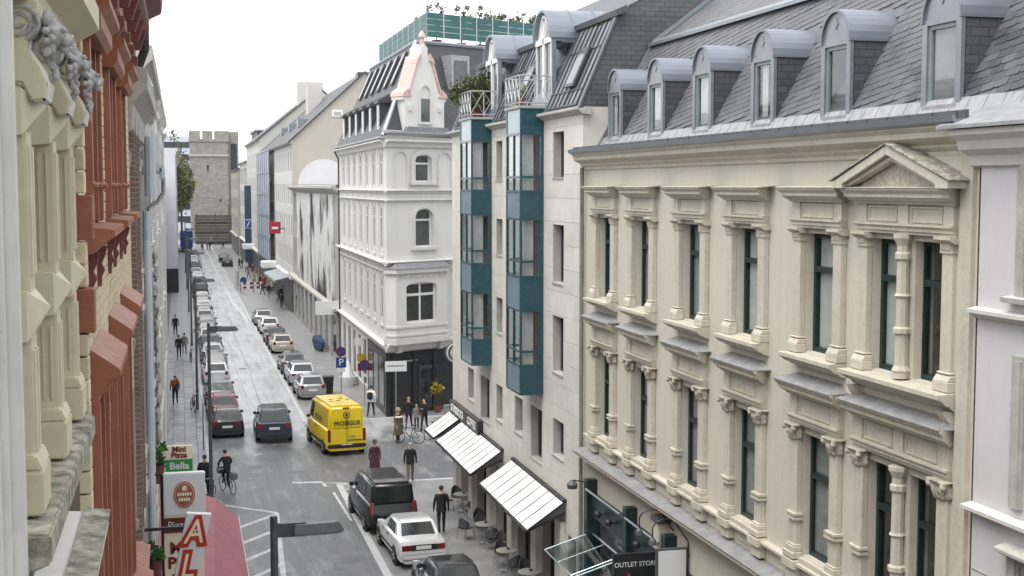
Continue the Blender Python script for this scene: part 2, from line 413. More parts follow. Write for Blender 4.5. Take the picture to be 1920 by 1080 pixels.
def window(F, par, a0, a1, z0, z1, d, frame='white_frame', pane='pane_dark', cols=1, trans=None, fw=.06, dep=.06, curtain=None, room=False, name='window', split=True):
    """frame (part) with its panes and curtain (sub-parts); trans = heights of cross bars"""
    mb = MB(); zs = [z0] + list(trans or []) + [z1]
    mb.fbox(F, a0, a0 + fw, d - dep, d, z0, z1); mb.fbox(F, a1 - fw, a1, d - dep, d, z0, z1)
    mb.fbox(F, a0 + fw, a1 - fw, d - dep, d, z0, z0 + fw); mb.fbox(F, a0 + fw, a1 - fw, d - dep, d, z1 - fw, z1)
    for t in (trans or []): mb.fbox(F, a0 + fw, a1 - fw, d - dep, d + .02, t - fw * .6, t + fw * .6)
    for c in range(1, cols):
        x = a0 + (a1 - a0) * c / cols
        for k in range(len(zs) - 1): mb.fbox(F, x - fw / 2, x + fw / 2, d - dep, d - .004, zs[k] + fw * .6, zs[k + 1] - fw * .6)
    w = mb.build(name, frame, par)
    e = d - dep * .6
    for k in range(len(zs) - 1):
        for c in range(cols if split else 1):
            n = cols if split else 1
            x0 = a0 + (a1 - a0) * c / n; x1 = a0 + (a1 - a0) * (c + 1) / n
            MB().fbox(F, x0 + .01, x1 - .01, e - .008, e, zs[k] + .01, zs[k + 1] - .01).build('pane', pane, w)
    if curtain:
        mb = MB(); k0, k1, cm = curtain; n = max(4, int((k1 - k0) * (a1 - a0) / .05))
        for i in range(n):
            x0 = a0 + fw + (a1 - a0 - 2 * fw) * (k0 + (k1 - k0) * i / n); x1 = a0 + fw + (a1 - a0 - 2 * fw) * (k0 + (k1 - k0) * (i + 1) / n)
            g = e - .02 - (.025 if i % 2 else 0); h = e - .02 - (0 if i % 2 else .025)
            mb.quad(F.p(x0, g, z0 + .03), F.p(x1, h, z0 + .03), F.p(x1, h, z1 - .03), F.p(x0, g, z1 - .03))
        mb.build('curtain', cm, w, smooth=True)
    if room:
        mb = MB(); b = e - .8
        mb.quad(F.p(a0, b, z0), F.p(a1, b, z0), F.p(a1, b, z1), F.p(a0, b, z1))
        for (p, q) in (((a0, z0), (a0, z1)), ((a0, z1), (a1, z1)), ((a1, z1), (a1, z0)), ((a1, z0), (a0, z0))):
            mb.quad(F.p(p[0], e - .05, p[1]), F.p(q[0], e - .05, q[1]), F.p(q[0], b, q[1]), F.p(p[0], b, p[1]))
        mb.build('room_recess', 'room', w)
    return w
TMP = bpy.data.scenes.new('scratch')
def eval_mesh(ob):
    TMP.collection.objects.link(ob); vl = TMP.view_layers[0]; vl.update()
    me = bpy.data.meshes.new_from_object(ob.evaluated_get(vl.depsgraph))
    bpy.data.objects.remove(ob); return me
def text_mesh(txt, size, extr=.004, spacing=1.0, bold=0):
    cu = bpy.data.curves.new('lettering', 'FONT'); cu.body = txt; cu.size = size; cu.extrude = extr
    cu.align_x = 'CENTER'; cu.align_y = 'CENTER'; cu.space_character = spacing; cu.offset = bold; cu.resolution_u = 3
    return eval_mesh(bpy.data.objects.new('lettering', cu))
def text(name, txt, size, mat, parent, center, right, up, sx=1.0, local=True, extr=.004, bold=0):
    """lettering on a plane: right and up are unit vectors"""
    me = text_mesh(txt, size, extr, 1.0, bold); r = Vector(right).normalized(); u = Vector(up).normalized(); n = r.cross(u)
    off = Vector((0, 0, 0)) if local else world_off(parent); c = Vector(center) - off
    for v in me.vertices: v.co = c + r * (v.co.x * sx) + u * v.co.y + n * v.co.z
    me.materials.clear(); me.materials.append(MATS[mat])
    return link(name, me, parent)
# ================================================================== ground
def sheet(name, mat, x0, x1, y0, y1, z, kind='structure', parent=None, th=0):
    mb = MB()
    if th: mb.box(x0, x1, y0, y1, z - th, z)
    else: mb.quad((x0, y0, z), (x1, y0, z), (x1, y1, z), (x0, y1, z))
    o = mb.build(name, mat, parent)
    if kind: o['kind'] = kind
    return o
sheet('ground', 'patch', -600, 900, -100, 1500, -.03)
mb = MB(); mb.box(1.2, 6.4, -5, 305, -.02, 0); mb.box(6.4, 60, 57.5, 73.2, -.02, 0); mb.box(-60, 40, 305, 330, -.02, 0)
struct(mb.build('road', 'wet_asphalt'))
mb = MB(); mb.box(6.4, 6.68, -5, 57.5, -.02, .03); mb.box(6.4, 6.68, 73.2, 300, -.02, .03); mb.box(6.68, 30, 57.25, 57.5, -.02, .035); mb.box(6.68, 30, 73.2, 73.45, -.02, .035)
mb.box(1.06, 1.2, -5, 300, -.02, .11)
struct(mb.build('kerb', 'kerb', bevel=.01))
mb = MB(); mb.box(6.68, 11.6, -5, 57.25, -.02, .024); mb.box(11.6, 30, 54.3, 57.25, -.02, .025); mb.box(6.68, 30, 73.45, 300, -.02, .024)
pav = struct(mb.build('pavement', 'concrete'))
lpav = struct(MB().box(-3, 1.06, -5, 300, -.02, .085).build('left_pavement', 'mortar'))
# individual paving slabs of the left footway
sl = MB().box(-.29, .29, -.44, .44, -.02, .016).mesh('paving_slab', 'slab_stone', bevel=.006, seg=1)
rest = MB(); k = 0
for j in range(-4, 240):
    for i in range(4):
        x = -.94 + .6 * i + .12; y = 46 + j * .9 + (.45 if i % 2 else 0)
        if 0 <= j < 74 and k < 296:
            o = link('paving_slab', sl, lpav, (x, y, .085 + random.uniform(0, .004))); k += 1
        else: rest.box(x - .29, x + .29, y - .44, y + .44, .07, .101)
rest.build('paving_slab', 'slab_stone', lpav)['kind'] = 'stuff'
# painted markings, worn
def stripe(name, pts, w, z=.004, label=None, mat='road_paint'):
    mb = MB()
    for (x0, y0), (x1, y1) in zip(pts, pts[1:]):
        d = Vector((x1 - x0, y1 - y0, 0)).normalized(); n = Vector((-d.y, d.x, 0)) * w / 2
        mb.quad((x0 - n.x, y0 - n.y, z), (x1 - n.x, y1 - n.y, z), (x1 + n.x, y1 + n.y, z), (x0 + n.x, y0 + n.y, z))
    return struct(mb.build(name, mat))
stripe('road_marking', [(1.45, 54.9), (3.55, 53.0), (3.1, 43.0), (2.95, 36)], .18)
for k in range(7):
    y = 51.8 - k * 2.35
    stripe('road_marking', [(1.4, y - 1.5), (3.45 - k * .07, y + .9)], .22, .0045)
for y0, y1, x in ((103, 101, 5.9), (99.5, 98.2, 5.95), (96, 95, 6.0), (62.5, 61.2, 2.0), (58.0, 57.2, 5.9)):
    stripe('road_marking', [(x, y0), (x + .05, y1)], .14)
stripe('road_marking', [(4.6, 58.3), (5.9, 58.1)], .3); stripe('road_marking', [(6.0, 57.9), (6.9, 57.7)], .12)
stripe('road_marking', [(3.3, 64.6), (3.7, 65.3)], .1)
stripe('road_marking', [(5.2, 300), (5.35, 200), (5.55, 160), (5.8, 140)], .35); stripe('road_marking', [(4.1, 270), (3.9, 185)], .45)
stripe('road_marking', [(5.9, 150), (6.15, 128)], .3, .0042)
stripe('kerb_line', [(6.15, 56.0), (6.28, 51)], .1)
for x0, x1, y0, y1 in ((2.0, 5.6, 59.9, 60.7), (4.9, 6.1, 38, 47.5), (1.3, 2.3, 36, 44.5)):
    sheet('asphalt_patch', 'old_patch', x0, x1, y0, y1, .002)
rg = random.Random(5)
def seam(pts, w): stripe('tar_seam', pts, w, .0025, mat='tar')
seam([(4.55 + .06 * math.sin(k * .5) + rg.uniform(-.02, .02), 62 + k * 2.2) for k in range(34)], .03)
seam([(3.75 + rg.uniform(-.06, .06), 76 + k * 2.6) for k in range(16)], .022)
for y in (61.5, 97.0, 73.6): seam([(1.25 + k * .8, y + rg.uniform(-.12, .12)) for k in range(7)], .035)
seam([(6.0 + rg.uniform(-.04, .04), 34 + k * 1.8) for k in range(13)], .025); seam([(4.2 + rg.uniform(-.08, .08), 36 + k * 1.7) for k in range(12)], .022)
seam([(7 + k * .9, 65 + rg.uniform(-.15, .15)) for k in range(9)], .03)
for x, y in ((5.6, 45.5), (3.2, 62), (4.6, 78), (4.2, 96)):
    tag(MB().lathe((x, y, 0), [(.32, -.01), (.32, .006), (.27, .006), (.26, .003)], 20).build('manhole_cover', 'dark_metal'),
        'round dark iron manhole cover set in the wet road', 'manhole cover', 'manhole covers in the road')

# ================================================================== beige house with dormers
B = thing('beige_house', 'long beige stucco house with pilastered windows and six barrel dormers in its slate roof', 'building', (14, 26, 0))
F = RF
bays = [33.72, 30.78, 27.55, 24.57, 21.49]          # window axes along the street
UP = (10.0, 12.15); LO = (6.22, 8.5)
ops = [(c - .62, c + .62, *UP) for c in bays] + [(c - .62, c + .62, *LO) for c in bays]
ops += [(17.48, 18.48, *UP), (18.72, 19.72, *UP), (17.48, 18.48, *LO), (18.72, 19.72, *LO)]
gops = [(31.6, 34.5, .3, 4.5), (28.7, 31.2, .3, 4.5), (24.8, 28.2, .3, 4.3), (20.5, 24, .3, 4.3), (17, 20, .3, 4.3)]
mb = MB(); wall(mb, F, 16.69, 35.78, .03, 13.66, ops + gops, 0, .26)
mb.build('wall', 'beige', B)
# slightly proud end bay
mb = MB(); wall(mb, F, 16.69, 20.2, 5.8, 13.6, [(17.22, 19.98, 9.9, 12.8), (17.22, 19.98, 6.0, 9.4)], .05, .05)
mb.quad(F.p(20.2, 0, 5.8), F.p(20.2, .05, 5.8), F.p(20.2, .05, 13.6), F.p(20.2, 0, 13.6))
mb.build('end_bay', 'beige', B)
MB().fbox(F, 16.75, 17.05, .05, .12, 5.8, 13.6).build('corner_strip', 'beige_trim', B)
def pilaster(c, w, z0, z1, kind):
    """one pilaster with base and capital; returns shaft part"""
    h = w / 2; d = .12
    s = MB(); s.fbox(F, c - h, c + h, 0, d, z0, z1)
    sh = s.build('pilaster', 'beige_trim', B, bevel=.012, seg=1)
    b = MB()
    if kind == 'up':
        b.fbox(F, c - h - .06, c + h + .06, 0, d + .08, z0 - .02, z0 + .13)
        b.prof(F, [(0, z0 + .13), (d + .08, z0 + .13), (d + .02, z0 + .22), (0, z0 + .22)], c - h - .05, c + h + .05)
        b.fbox(F, c - h - .03, c + h + .03, 0, d + .03, z0 + .235, z0 + .265)
    else:
        b.fbox(F, c - h - .07, c + h + .07, 0, d + .09, z0 - .02, z0 + .10)
        b.fbox(F, c - h - .04, c + h + .04, 0, d + .05, z0 + .10, z0 + .2)
        b.fbox(F, c - h - .02, c + h + .02, 0, d + .03, z0 + .2, z0 + .24)
        rg_ = MB()
        for zz in (z0 + .70, z0 + .78): rg_.fbox(F, c - h - .05, c + h + .05, 0, d + .055, zz, zz + .045)
        rg_.fbox(F, c - h - .02, c + h + .02, 0, d + .02, z0 + .744, z0 + .781); rg_.build('ring', 'beige_trim', sh)
    b.build('base', 'beige_trim', sh, bevel=.01, seg=1)
    k = MB()
    if kind == 'up':
        k.fbox(F, c - h - .02, c + h + .02, 0, d + .02, z1 - .02, z1 + .04)
        for i in range(5): k.fbox(F, c - h + .01 + i * (w - .02) / 5 + .012, c - h + .01 + (i + 1) * (w - .02) / 5 - .012, d, d + .045, z1 + .04, z1 + .12)
        k.fbox(F, c - h, c + h, 0, d + .005, z1 + .04, z1 + .12)
        k.prof(F, [(0, z1 + .12), (d + .02, z1 + .12), (d + .10, z1 + .18), (d + .10, z1 + .225), (0, z1 + .225)], c - h - .08, c + h + .08)
    else:
        rg = random.Random(int(c * 100))
        pts = []
        k.prof(F, [(0, z1), (d + .01, z1), (d + .03, z1 + .12), (d + .11, z1 + .25), (0, z1 + .25)], c - h - .01, c + h + .01, .25, .25)
        for row, (zz, o, n) in enumerate(((z1 + .05, .03, 3), (z1 + .13, .05, 4))):
            for i in range(n):
                x = c - h + (i + .5) * w / n
                k.blob(F.p(x, d + o, zz), (.05, .05, .075), int(c * 10 + i + row * 7), 6, 4, .2)
            k.blob(F.p(c - h - .02, d * .5, zz), (.05, .05, .075), i, 6, 4, .2); k.blob(F.p(c + h + .02, d * .5, zz), (.05, .05, .075), i, 6, 4, .2)
        for sx in (-1, 1): k.blob(F.p(c + sx * (h + .045), d + .09, z1 + .20), (.055, .055, .06), 3, 8, 5, .1)
        k.fbox(F, c - h - .10, c + h + .10, 0, d + .12, z1 + .245, z1 + .285)
    if kind == 'lo': carve(k, 'capital', 'beige_carved', sh, .014)
    else: k.build('capital', 'beige_trim', sh)
    return sh
def colonnette(c, z0, z1):
    s = MB(); q = F.p(c, .10, 0)
    pr = [(.13, z0), (.13, z0 + .1), (.15, z0 + .12), (.11, z0 + .2), (.10, z0 + .68), (.14, z0 + .71), (.14, z0 + .78), (.10, z0 + .81),
          (.095, z0 + 1.25), (.13, z0 + 1.29), (.10, z0 + 1.33), (.095, z1 - .42), (.13, z1 - .38), (.13, z1 - .30), (.10, z1 - .27), (.10, z1 - .18), (.16, z1 - .06), (.16, z1)]
    s.lathe((q[0], q[1], 0), pr, 8)
    s.fbox(F, c - .16, c + .16, -.35, -.02, z0, z1)
    s.build('colonnette', 'beige_trim', B)
def entab(c, w, z, kind):
    """architrave, panelled frieze and cornice over a window of outer width w"""
    h = w / 2; d = .12
    a = MB()
    a.prof(F, [(0, z), (d, z), (d, z + .05), (d + .03, z + .05), (d + .03, z + .1), (d + .07, z + .13), (d + .07, z + .16), (0, z + .16)], c - h, c + h, .3, .3)
    a.build('architrave', 'beige_trim', B)
    f = MB(); z2 = z + .16; hh = .30 if kind == 'up' else .36
    f.fbox(F, c - h, c + h, 0, d - .03, z2, z2 + hh)
    for x0, x1 in ((c - h - .004, c - h + .26), (c + h - .26, c + h + .004)): f.fbox(F, x0, x1, 0, d + .005, z2 + .002, z2 + hh)
    if w > 2.6: f.fbox(F, c - .15, c + .15, 0, d + .004, z2 + .002, z2 + hh)
    segs = [(c - h + .31, c + h - .31)] if w < 2.6 else [(c - h + .31, c - .2), (c + .2, c + h - .31)]
    for x0, x1 in segs:
        for q in ((x0, x1, z2 + .03, z2 + .06), (x0, x1, z2 + hh - .06, z2 + hh - .03), (x0, x0 + .03, z2 + .06, z2 + hh - .06), (x1 - .03, x1, z2 + .06, z2 + hh - .06)):
            f.fbox(F, q[0], q[1], 0, d - .008, q[2], q[3])
    f.build('frieze', 'beige_trim', B)
    z3 = z2 + hh; k = MB()
    k.prof(F, [(0, z3), (d + .04, z3), (d + .07, z3 + .05), (d + .10, z3 + .05), (d + .16, z3 + .10), (d + .19, z3 + .11), (d + .19, z3 + .16), (d + .25, z3 + .22), (d + .25, z3 + .25), (0, z3 + .27)], c - h, c + h, .55, .55)
    k.build('cornice', 'beige_trim', B)
    if kind == 'lo':
        m = MB(); e = d + .28; zz = z3 + .255
        a0, a1 = c - h - .16, c + h + .16
        P = [F.p(a0, 0, zz), F.p(a0, e, zz), F.p(a1, e, zz), F.p(a1, 0, zz)]
        U = [F.p(a0, 0, zz + .02), F.p(a0, e, zz + .02), F.p(a1, e, zz + .02), F.p(a1, 0, zz + .02), F.p(a0 + .28, 0, zz + .15), F.p(a1 - .28, 0, zz + .15)]
        m.add(P + U, [(0, 1, 2, 3), (0, 1, 5, 4), (1, 2, 6, 5), (2, 3, 7, 6), (4, 5, 8), (5, 6, 9, 8), (6, 7, 9)])
        m.build('zinc_hood', 'zinc_old', B)
    else:
        MB().prof(F, [(0, z3 + .272), (d + .27, z3 + .252), (d + .27, z3 + .262), (0, z3 + .30)], c - h - .25, c + h + .25).build('cornice_flashing', 'beige_trim', B)
    return z3 + .27
cur = [(.55, 1, 'curtain_grey'), (.35, 1, 'curtain_grey'), (.1, 1, 'curtain_grey'), (.3, 1, 'curtain'), (.05, 1, 'curtain'), None]
for i, c in enumerate(bays):
    for kind, (z0, z1) in (('up', UP), ('lo', LO)):
        w = 1.82
        for s in (-1, 1): pilaster(c + s * .765, .28, z0 if kind == 'up' else z0 - .04, (z1 - .12) if kind == 'up' else z1 - .12, kind)
        entab(c, w, z1 + .10 if kind == 'up' else z1 + .17, kind)
        cu = cur[i] if kind == 'up' else ((.1, 1, 'curtain_grey') if i % 2 else (.5, 1, 'curtain_grey'))
        window(F, B, c - .62, c + .62, z0, z1, -.16, 'green_frame', 'pane_clear', 2 if i == 9 else 1, [z0 + 1.5], .085, .09, cu, True)
        m = MB()
        if kind == 'up':
            m.prof(F, [(0, 9.72), (.10, 9.74), (.18, 9.80), (.22, 9.80), (.32, 9.88), (.36, 9.90), (.36, 9.965), (-.3, 9.985), (-.3, 9.72)], c - .95, c + .95, .12, .12)
            m.build('window_sill', 'beige_trim', B, bevel=0)
        else:
            m.fbox(F, c - .62, c + .62, -.2, .1, 6.10, 6.205); m.build('window_sill', 'beige_trim', B)
# double window of the end bay
for kind, (z0, z1) in (('up', UP), ('lo', LO)):
    for s in (-1, 1): pilaster(18.6 + s * 1.25, .28, z0 if kind == 'up' else z0 - .04, z1 - .12, kind)
    colonnette(18.6, z0, z1 + .1)
    top = entab(18.6, 2.79, z1 + .10 if kind == 'up' else z1 + .17, kind)
    for a0, a1, cu in ((17.48, 18.48, (.1, .5, 'curtain_grey')), (18.72, 19.72, (0.05, 1, 'curtain'))):
        window(F, B, a0, a1, z0, z1, -.16, 'green_frame', 'pane_clear', 1, [z0 + 1.5], .085, .09, cu if kind == 'up' else None, True)
    m = MB()
    if kind == 'up':
        m.prof(F, [(0, 9.70), (.12, 9.72), (.2, 9.80), (.24, 9.80), (.34, 9.88), (.40, 9.90), (.40, 9.965), (-.3, 9.985), (-.3, 9.7)], 17.1, 20.05, .1, .12)
        for x in (17.15, 19.85): m.prof(F, [(0, 9.45), (.12, 9.5), (.2, 9.6), (.25, 9.7), (0, 9.7)], x, x + .2)
    else: m.fbox(F, 17.53, 19.67, -.2, .1, 6.10, 6.205)
    m.build('window_sill', 'beige_trim', B)
    if kind == 'up':
        zt = top - .02; d0, d1 = .05, .44
        P = MB(); P.ext(F, [(20.32, zt), (20.32, zt + .10), (18.60, zt + .66), (18.60, zt + .52), (20.00, zt + .07), (20.00, zt)], d0, d1)
        P.ext(F, [(16.88, zt), (16.88, zt + .10), (18.60, zt + .66), (18.60, zt + .52), (17.21, zt + .07), (17.21, zt)], d0, d1)
        P.ext(F, [(20.09, zt + .035), (18.60, zt + .5), (18.60, zt + .43), (19.90, zt + .035)], d0, d1 - .08); P.ext(F, [(17.11, zt + .035), (18.60, zt + .5), (18.60, zt + .43), (17.30, zt + .035)], d0, d1 - .08)
        pd = P.build('pediment', 'beige_trim', B)
        MB().ext(F, [(19.86, zt + .02), (18.60, zt + .42), (17.34, zt + .02)], d0, d1 - .22).build('tympanum', 'beige_carved', pd)
        m = MB(); m.prism([F.p(20.39, .0, zt + .11), F.p(20.39, d1 + .03, zt + .11), F.p(18.60, d1 + .03, zt + .675), F.p(18.60, 0, zt + .675)], [F.p(20.39, 0, zt + .13), F.p(20.39, d1 + .03, zt + .13), F.p(18.60, d1 + .03, zt + .695), F.p(18.60, 0, zt + .695)])
        m.prism([F.p(16.81, 0, zt + .11), F.p(16.81, d1 + .03, zt + .11), F.p(18.60, d1 + .03, zt + .675), F.p(18.60, 0, zt + .675)], [F.p(16.81, 0, zt + .13), F.p(16.81, d1 + .03, zt + .13), F.p(18.60, d1 + .03, zt + .695), F.p(18.60, 0, zt + .695)])
        m.build('pediment_cover', 'mossy_stone', pd)
# sill band, pedestals and ledge below the lower windows
m = MB(); m.prof(F, [(0, 5.98), (.06, 6.0), (.12, 6.05), (.16, 6.05), (.16, 6.10), (0, 6.11)], 16.75, 35.3); m.build('sill_band', 'beige_trim', B)
for c in [x + s * .765 for x in bays for s in (-1, 1)] + [17.37, 19.83]:
    m = MB(); m.fbox(F, c - .19, c + .19, 0, .15, 5.74, 5.97); m.fbox(F, c - .25, c + .25, 0, .22, 5.97, 6.14); m.build('pedestal', 'beige_trim', B, bevel=.012, seg=1)
for i in range(5):
    c = bays[i]; MB().fbox(F, c - .5, c + .5, 0, .03, 5.78, 5.95).build('apron_panel', 'beige_trim', B, bevel=.01, seg=1)
m = MB(); m.prof(F, [(0, 5.3), (.10, 5.33), (.18, 5.42), (.24, 5.42), (.34, 5.52), (.42, 5.54), (.42, 5.62), (0, 5.64)], 16.75, 35.4, 0, 0); m.build('ledge', 'beige_trim', B)
m = MB(); m.prof(F, [(0, 5.645), (.45, 5.625), (.45, 5.64), (0, 5.70)], 16.75, 35.45); m.build('ledge_flashing', 'zinc_old', B)
# eaves cornice, gutter
m = MB(); m.prof(F, [(0, 13.42), (.06, 13.44), (.06, 13.5), (.14, 13.56), (.14, 13.6), (.28, 13.66), (.34, 13.70), (.34, 13.78), (.40, 13.84), (.40, 13.88), (0, 13.9)], 16.7, 35.7); m.build('eaves_cornice', 'beige_trim', B)
m = MB(); m.prof(F, [(.22, 13.9), (.40, 13.86), (.49, 13.90), (.51, 13.99), (.47, 13.99), (.43, 13.93), (.25, 13.95)], 16.7, 35.7); m.build('gutter', 'zinc', B)
m = MB(); m.fbox(F, 16.7, 35.9, -.6, .24, 13.9, 13.955); m.prof(F, [(.24, 13.93), (.30, 13.93), (.30, 14.06), (.24, 14.07)], 16.7, 35.9)
for i in range(30): m.fbox(F, 16.9 + i * .64, 16.93 + i * .64, .30, .315, 13.95, 14.06)
m.build('eaves_board', 'dark_metal', B)
m = MB()
for i in range(2): m.path([F.p(35.62, .12, 13.5), F.p(35.62, .12, .1)], .055, 8)
m.build('downpipe', 'stone_grey', B, smooth=True)
# --- roof: lower mansard slope with slates, upper slope
SX0, SZ0, SX1, SZ1 = 11.40, 13.98, 13.05, 16.95
su = Vector((SX1 - SX0, 0, SZ1 - SZ0)); SLEN = su.length; su.normalize(); sn = Vector((-su.z, 0, su.x))
def spt(y, v, h=0):
    p = Vector((SX0, y, SZ0)) + su * v + sn * h; return (p.x, p.y, p.z)
RY0, RY1 = 8.0, 35.9
m = MB(); m.quad(spt(RY0, 0), spt(RY1, 0), spt(RY1, SLEN), spt(RY0, SLEN))
roof = m.build('roof', 'slate_old', B)
dorm_y = [34.75, 31.55, 28.5, 25.27, 22.15, 18.7]
sl_s = MB(); sl_s.add([(-.15, 0, .012), (.15, 0, .012), (.15, .17, 0), (-.15, .17, 0), (-.11, -.03, .013), (.13, -.03, .013), (-.15, 0, 0), (.15, 0, 0), (-.11, -.03, 0), (.13, -.03, 0)],
         [(0, 1, 2, 3), (4, 5, 1, 0), (8, 9, 5, 4), (6, 8, 4, 0), (9, 7, 1, 5)])
tilt = R(9)
slm = sl_s.mesh('slate', 'slate_old')
ct, st_ = math.cos(tilt), math.sin(tilt)
cands = []
nrow = 0
v = -5.0
while v < SLEN + .3:
    y = RY0 + (nrow % 2) * .15 + random.uniform(-.03, .03)
    while y < RY1 + 6:
        u = y; vv = v + (RY1 - y) * math.tan(tilt)   # courses climb towards the near end
        if .42 < vv < SLEN - .12 and RY0 + .2 < u < RY1 - .1:
            hid = False
            for dy in dorm_y:
                if abs(u - dy) < .50 and vv < 2.55: hid = True
            if not hid: cands.append((u, vv))
        y += .30
    v += .145; nrow += 1
# the 290 slates that show largest: near end, beside the last dormers
cands.sort(key=lambda q: (q[0] - 16.0) ** 2 * .25 + (q[1] - 1.3) ** 2 if q[0] > 14.4 else 1e6)
rest = MB()
ex = Vector((0, -1, 0)); 
rm = Matrix((( 0, su.x, sn.x), (-1, 0, 0), (0, su.z, sn.z)))     # local x -> -Y, y -> up slope, z -> normal
for i, (u, vv) in enumerate(cands):
    jit = random.uniform(-.02, .02); hh = .004 + random.uniform(0, .007); ta = tilt + jit
    rot = rm @ Matrix.Rotation(ta, 3, 'Z')
    p = Vector(spt(u, vv, hh))
    if i < 290:
        o = link('slate', slm, roof, p - world_off(roof)); o.rotation_euler = rot.to_euler()
    else:
        n0 = len(rest.v); rest.v += [tuple(p + rot @ Vector(q)) for q in sl_s.v]; rest.f += [tuple(k + n0 for k in f) for f in sl_s.f]
rest.build('slate', 'slate_old', roof)['kind'] = 'stuff'
m = MB()   # zinc apron along the foot of the slates
k = 0; y = RY0
m.prism([spt(RY0, -.02, .004), spt(RY0, .40, .004), spt(RY0, .40, .022), spt(RY0, -.02, .022)], [spt(RY1, -.02, .004), spt(RY1, .40, .004), spt(RY1, .40, .022), spt(RY1, -.02, .022)])
while y < RY1: m.prism([spt(y, 0, .02), spt(y, .40, .02), spt(y, .40, .03), spt(y, 0, .03)], [spt(y + .015, 0, .02), spt(y + .015, .40, .02), spt(y + .015, .40, .03), spt(y + .015, 0, .03)]); y += .45
m.build('zinc_apron', 'zinc_old', roof)
m = MB(); m.quad((SX1, RY0, SZ1), (SX1, RY1, SZ1), (18.5, RY1, 21.0), (18.5, RY0, 21.0)); m.quad((18.5, RY0, 21.0), (18.5, RY1, 21.0), (25, RY1, 15), (25, RY0, 15))
sl2 = math.hypot(5.45, 4.05) / 5.45
m.build('upper_slope', 'slate_upper', roof, uv=lambda p: (p.y + p.z * .2, (p.x - SX1) * sl2 + p.y * -.12))
m = MB(); m.prism([(SX1 - .16, RY0, SZ1 - .06), (SX1 - .16, RY0, SZ1 + .02), (SX1 + .1, RY0, SZ1 + .16), (SX1 + .1, RY0, SZ1)], [(SX1 - .16, RY1, SZ1 - .06), (SX1 - .16, RY1, SZ1 + .02), (SX1 + .1, RY1, SZ1 + .16), (SX1 + .1, RY1, SZ1)])
m.build('roof_break_flashing', 'zinc', roof)
m = MB()
for (p, q) in (((SX0, SZ0), (SX1, SZ1)), ((SX1, SZ1), (18.5, 21.0))):
    m.prism([(p[0], RY1 - .12, p[1] + .02), (p[0], RY1 + .04, p[1] + .02), (p[0], RY1 + .04, p[1] + .14), (p[0], RY1 - .12, p[1] + .14)], [(q[0], RY1 - .12, q[1] + .02), (q[0], RY1 + .04, q[1] + .02), (q[0], RY1 + .04, q[1] + .14), (q[0], RY1 - .12, q[1] + .14)])
m.build('verge_flashing', 'zinc', roof)
# --- dormers
def dormer(yc, cu, seed):
    hw = .56; xf = 11.6; zb, zs, zt = 14.22, 15.60, 16.16; xb = 12.95
    f2 = Fr((xf, 0), (0, 1), (-1, 0))
    ck = MB()
    for s in (-1, 1):
        y0, y1 = yc + s * (hw - .07), yc + s * (hw - .02)
        ck.prism([(xf + .02, y0, zb), (xf + .02, y0, zs), (xb, y0, zs)], [(xf + .02, y1, zb), (xf + .02, y1, zs), (xb, y1, zs)])
    ck.box(xf + .3, xb, yc - hw + .06, yc + hw - .06, zs - .12, zs - .02)
    d = ck.build('dormer', 'slate_dark', B, uv=lambda p: (p.x, p.z))
    z = MB(); A = arch(yc - hw, yc + hw, zs, zt, 14); A2 = arch(yc - hw + .05, yc + hw - .05, zs, zt - .05, 14)
    for i in range(14):
        z.prism([(xf - .10, *A[i]), (xf - .10, *A[i + 1]), (xf - .10, *A2[i + 1]), (xf - .10, *A2[i])], [(xb, *A[i]), (xb, *A[i + 1]), (xb, *A2[i + 1]), (xb, *A2[i])])
    z.box(xf - .1, xb, yc - hw - .015, yc - hw + .06, zs - .05, zs); z.box(xf - .1, xb, yc + hw - .06, yc + hw + .015, zs - .05, zs)
    z.build('barrel_roof', 'zinc_blue', d, smooth=True)
    t = MB(); t.ext(f2, [(a, zz) for a, zz in A2] , .0, .05)
    t.ext(f2, [(yc + .02, zs + .20), (yc - .05, zs + .30), (yc + .02, zs + .42), (yc - .02, zs + .30)], .05, .065)
    t.build('gable_panel', 'zinc', d)
    j = MB()
    j.fbox(f2, yc - hw + .01, yc - hw + .15, 0, .07, zb, zs); j.fbox(f2, yc + hw - .15, yc + hw - .01, 0, .07, zb, zs); j.fbox(f2, yc - hw + .15, yc + hw - .15, 0, .07, zs - .09, zs - .001)
    j.build('surround', 'zinc', d)
    MB().fbox(f2, yc - hw + .1, yc + hw - .1, -.1, .11, zb - .06, zb + .03).build('sill', 'zinc_old', d)
    # the window is one frame part with its pane
    w = window(f2, B, yc - hw + .15, yc + hw - .15, zb + .03, zs - .09, .03, 'grey_frame', 'pane_clear', 1, None, .07, .06, cu, True, 'dormer_window')
for i, y in enumerate(dorm_y):
    dormer(y, [(.5, .95, 'curtain'), (0, .9, 'curtain'), (0, .95, 'curtain'), (.35, .8, 'curtain'), None, (0, .98, 'curtain_grey')][i], i)
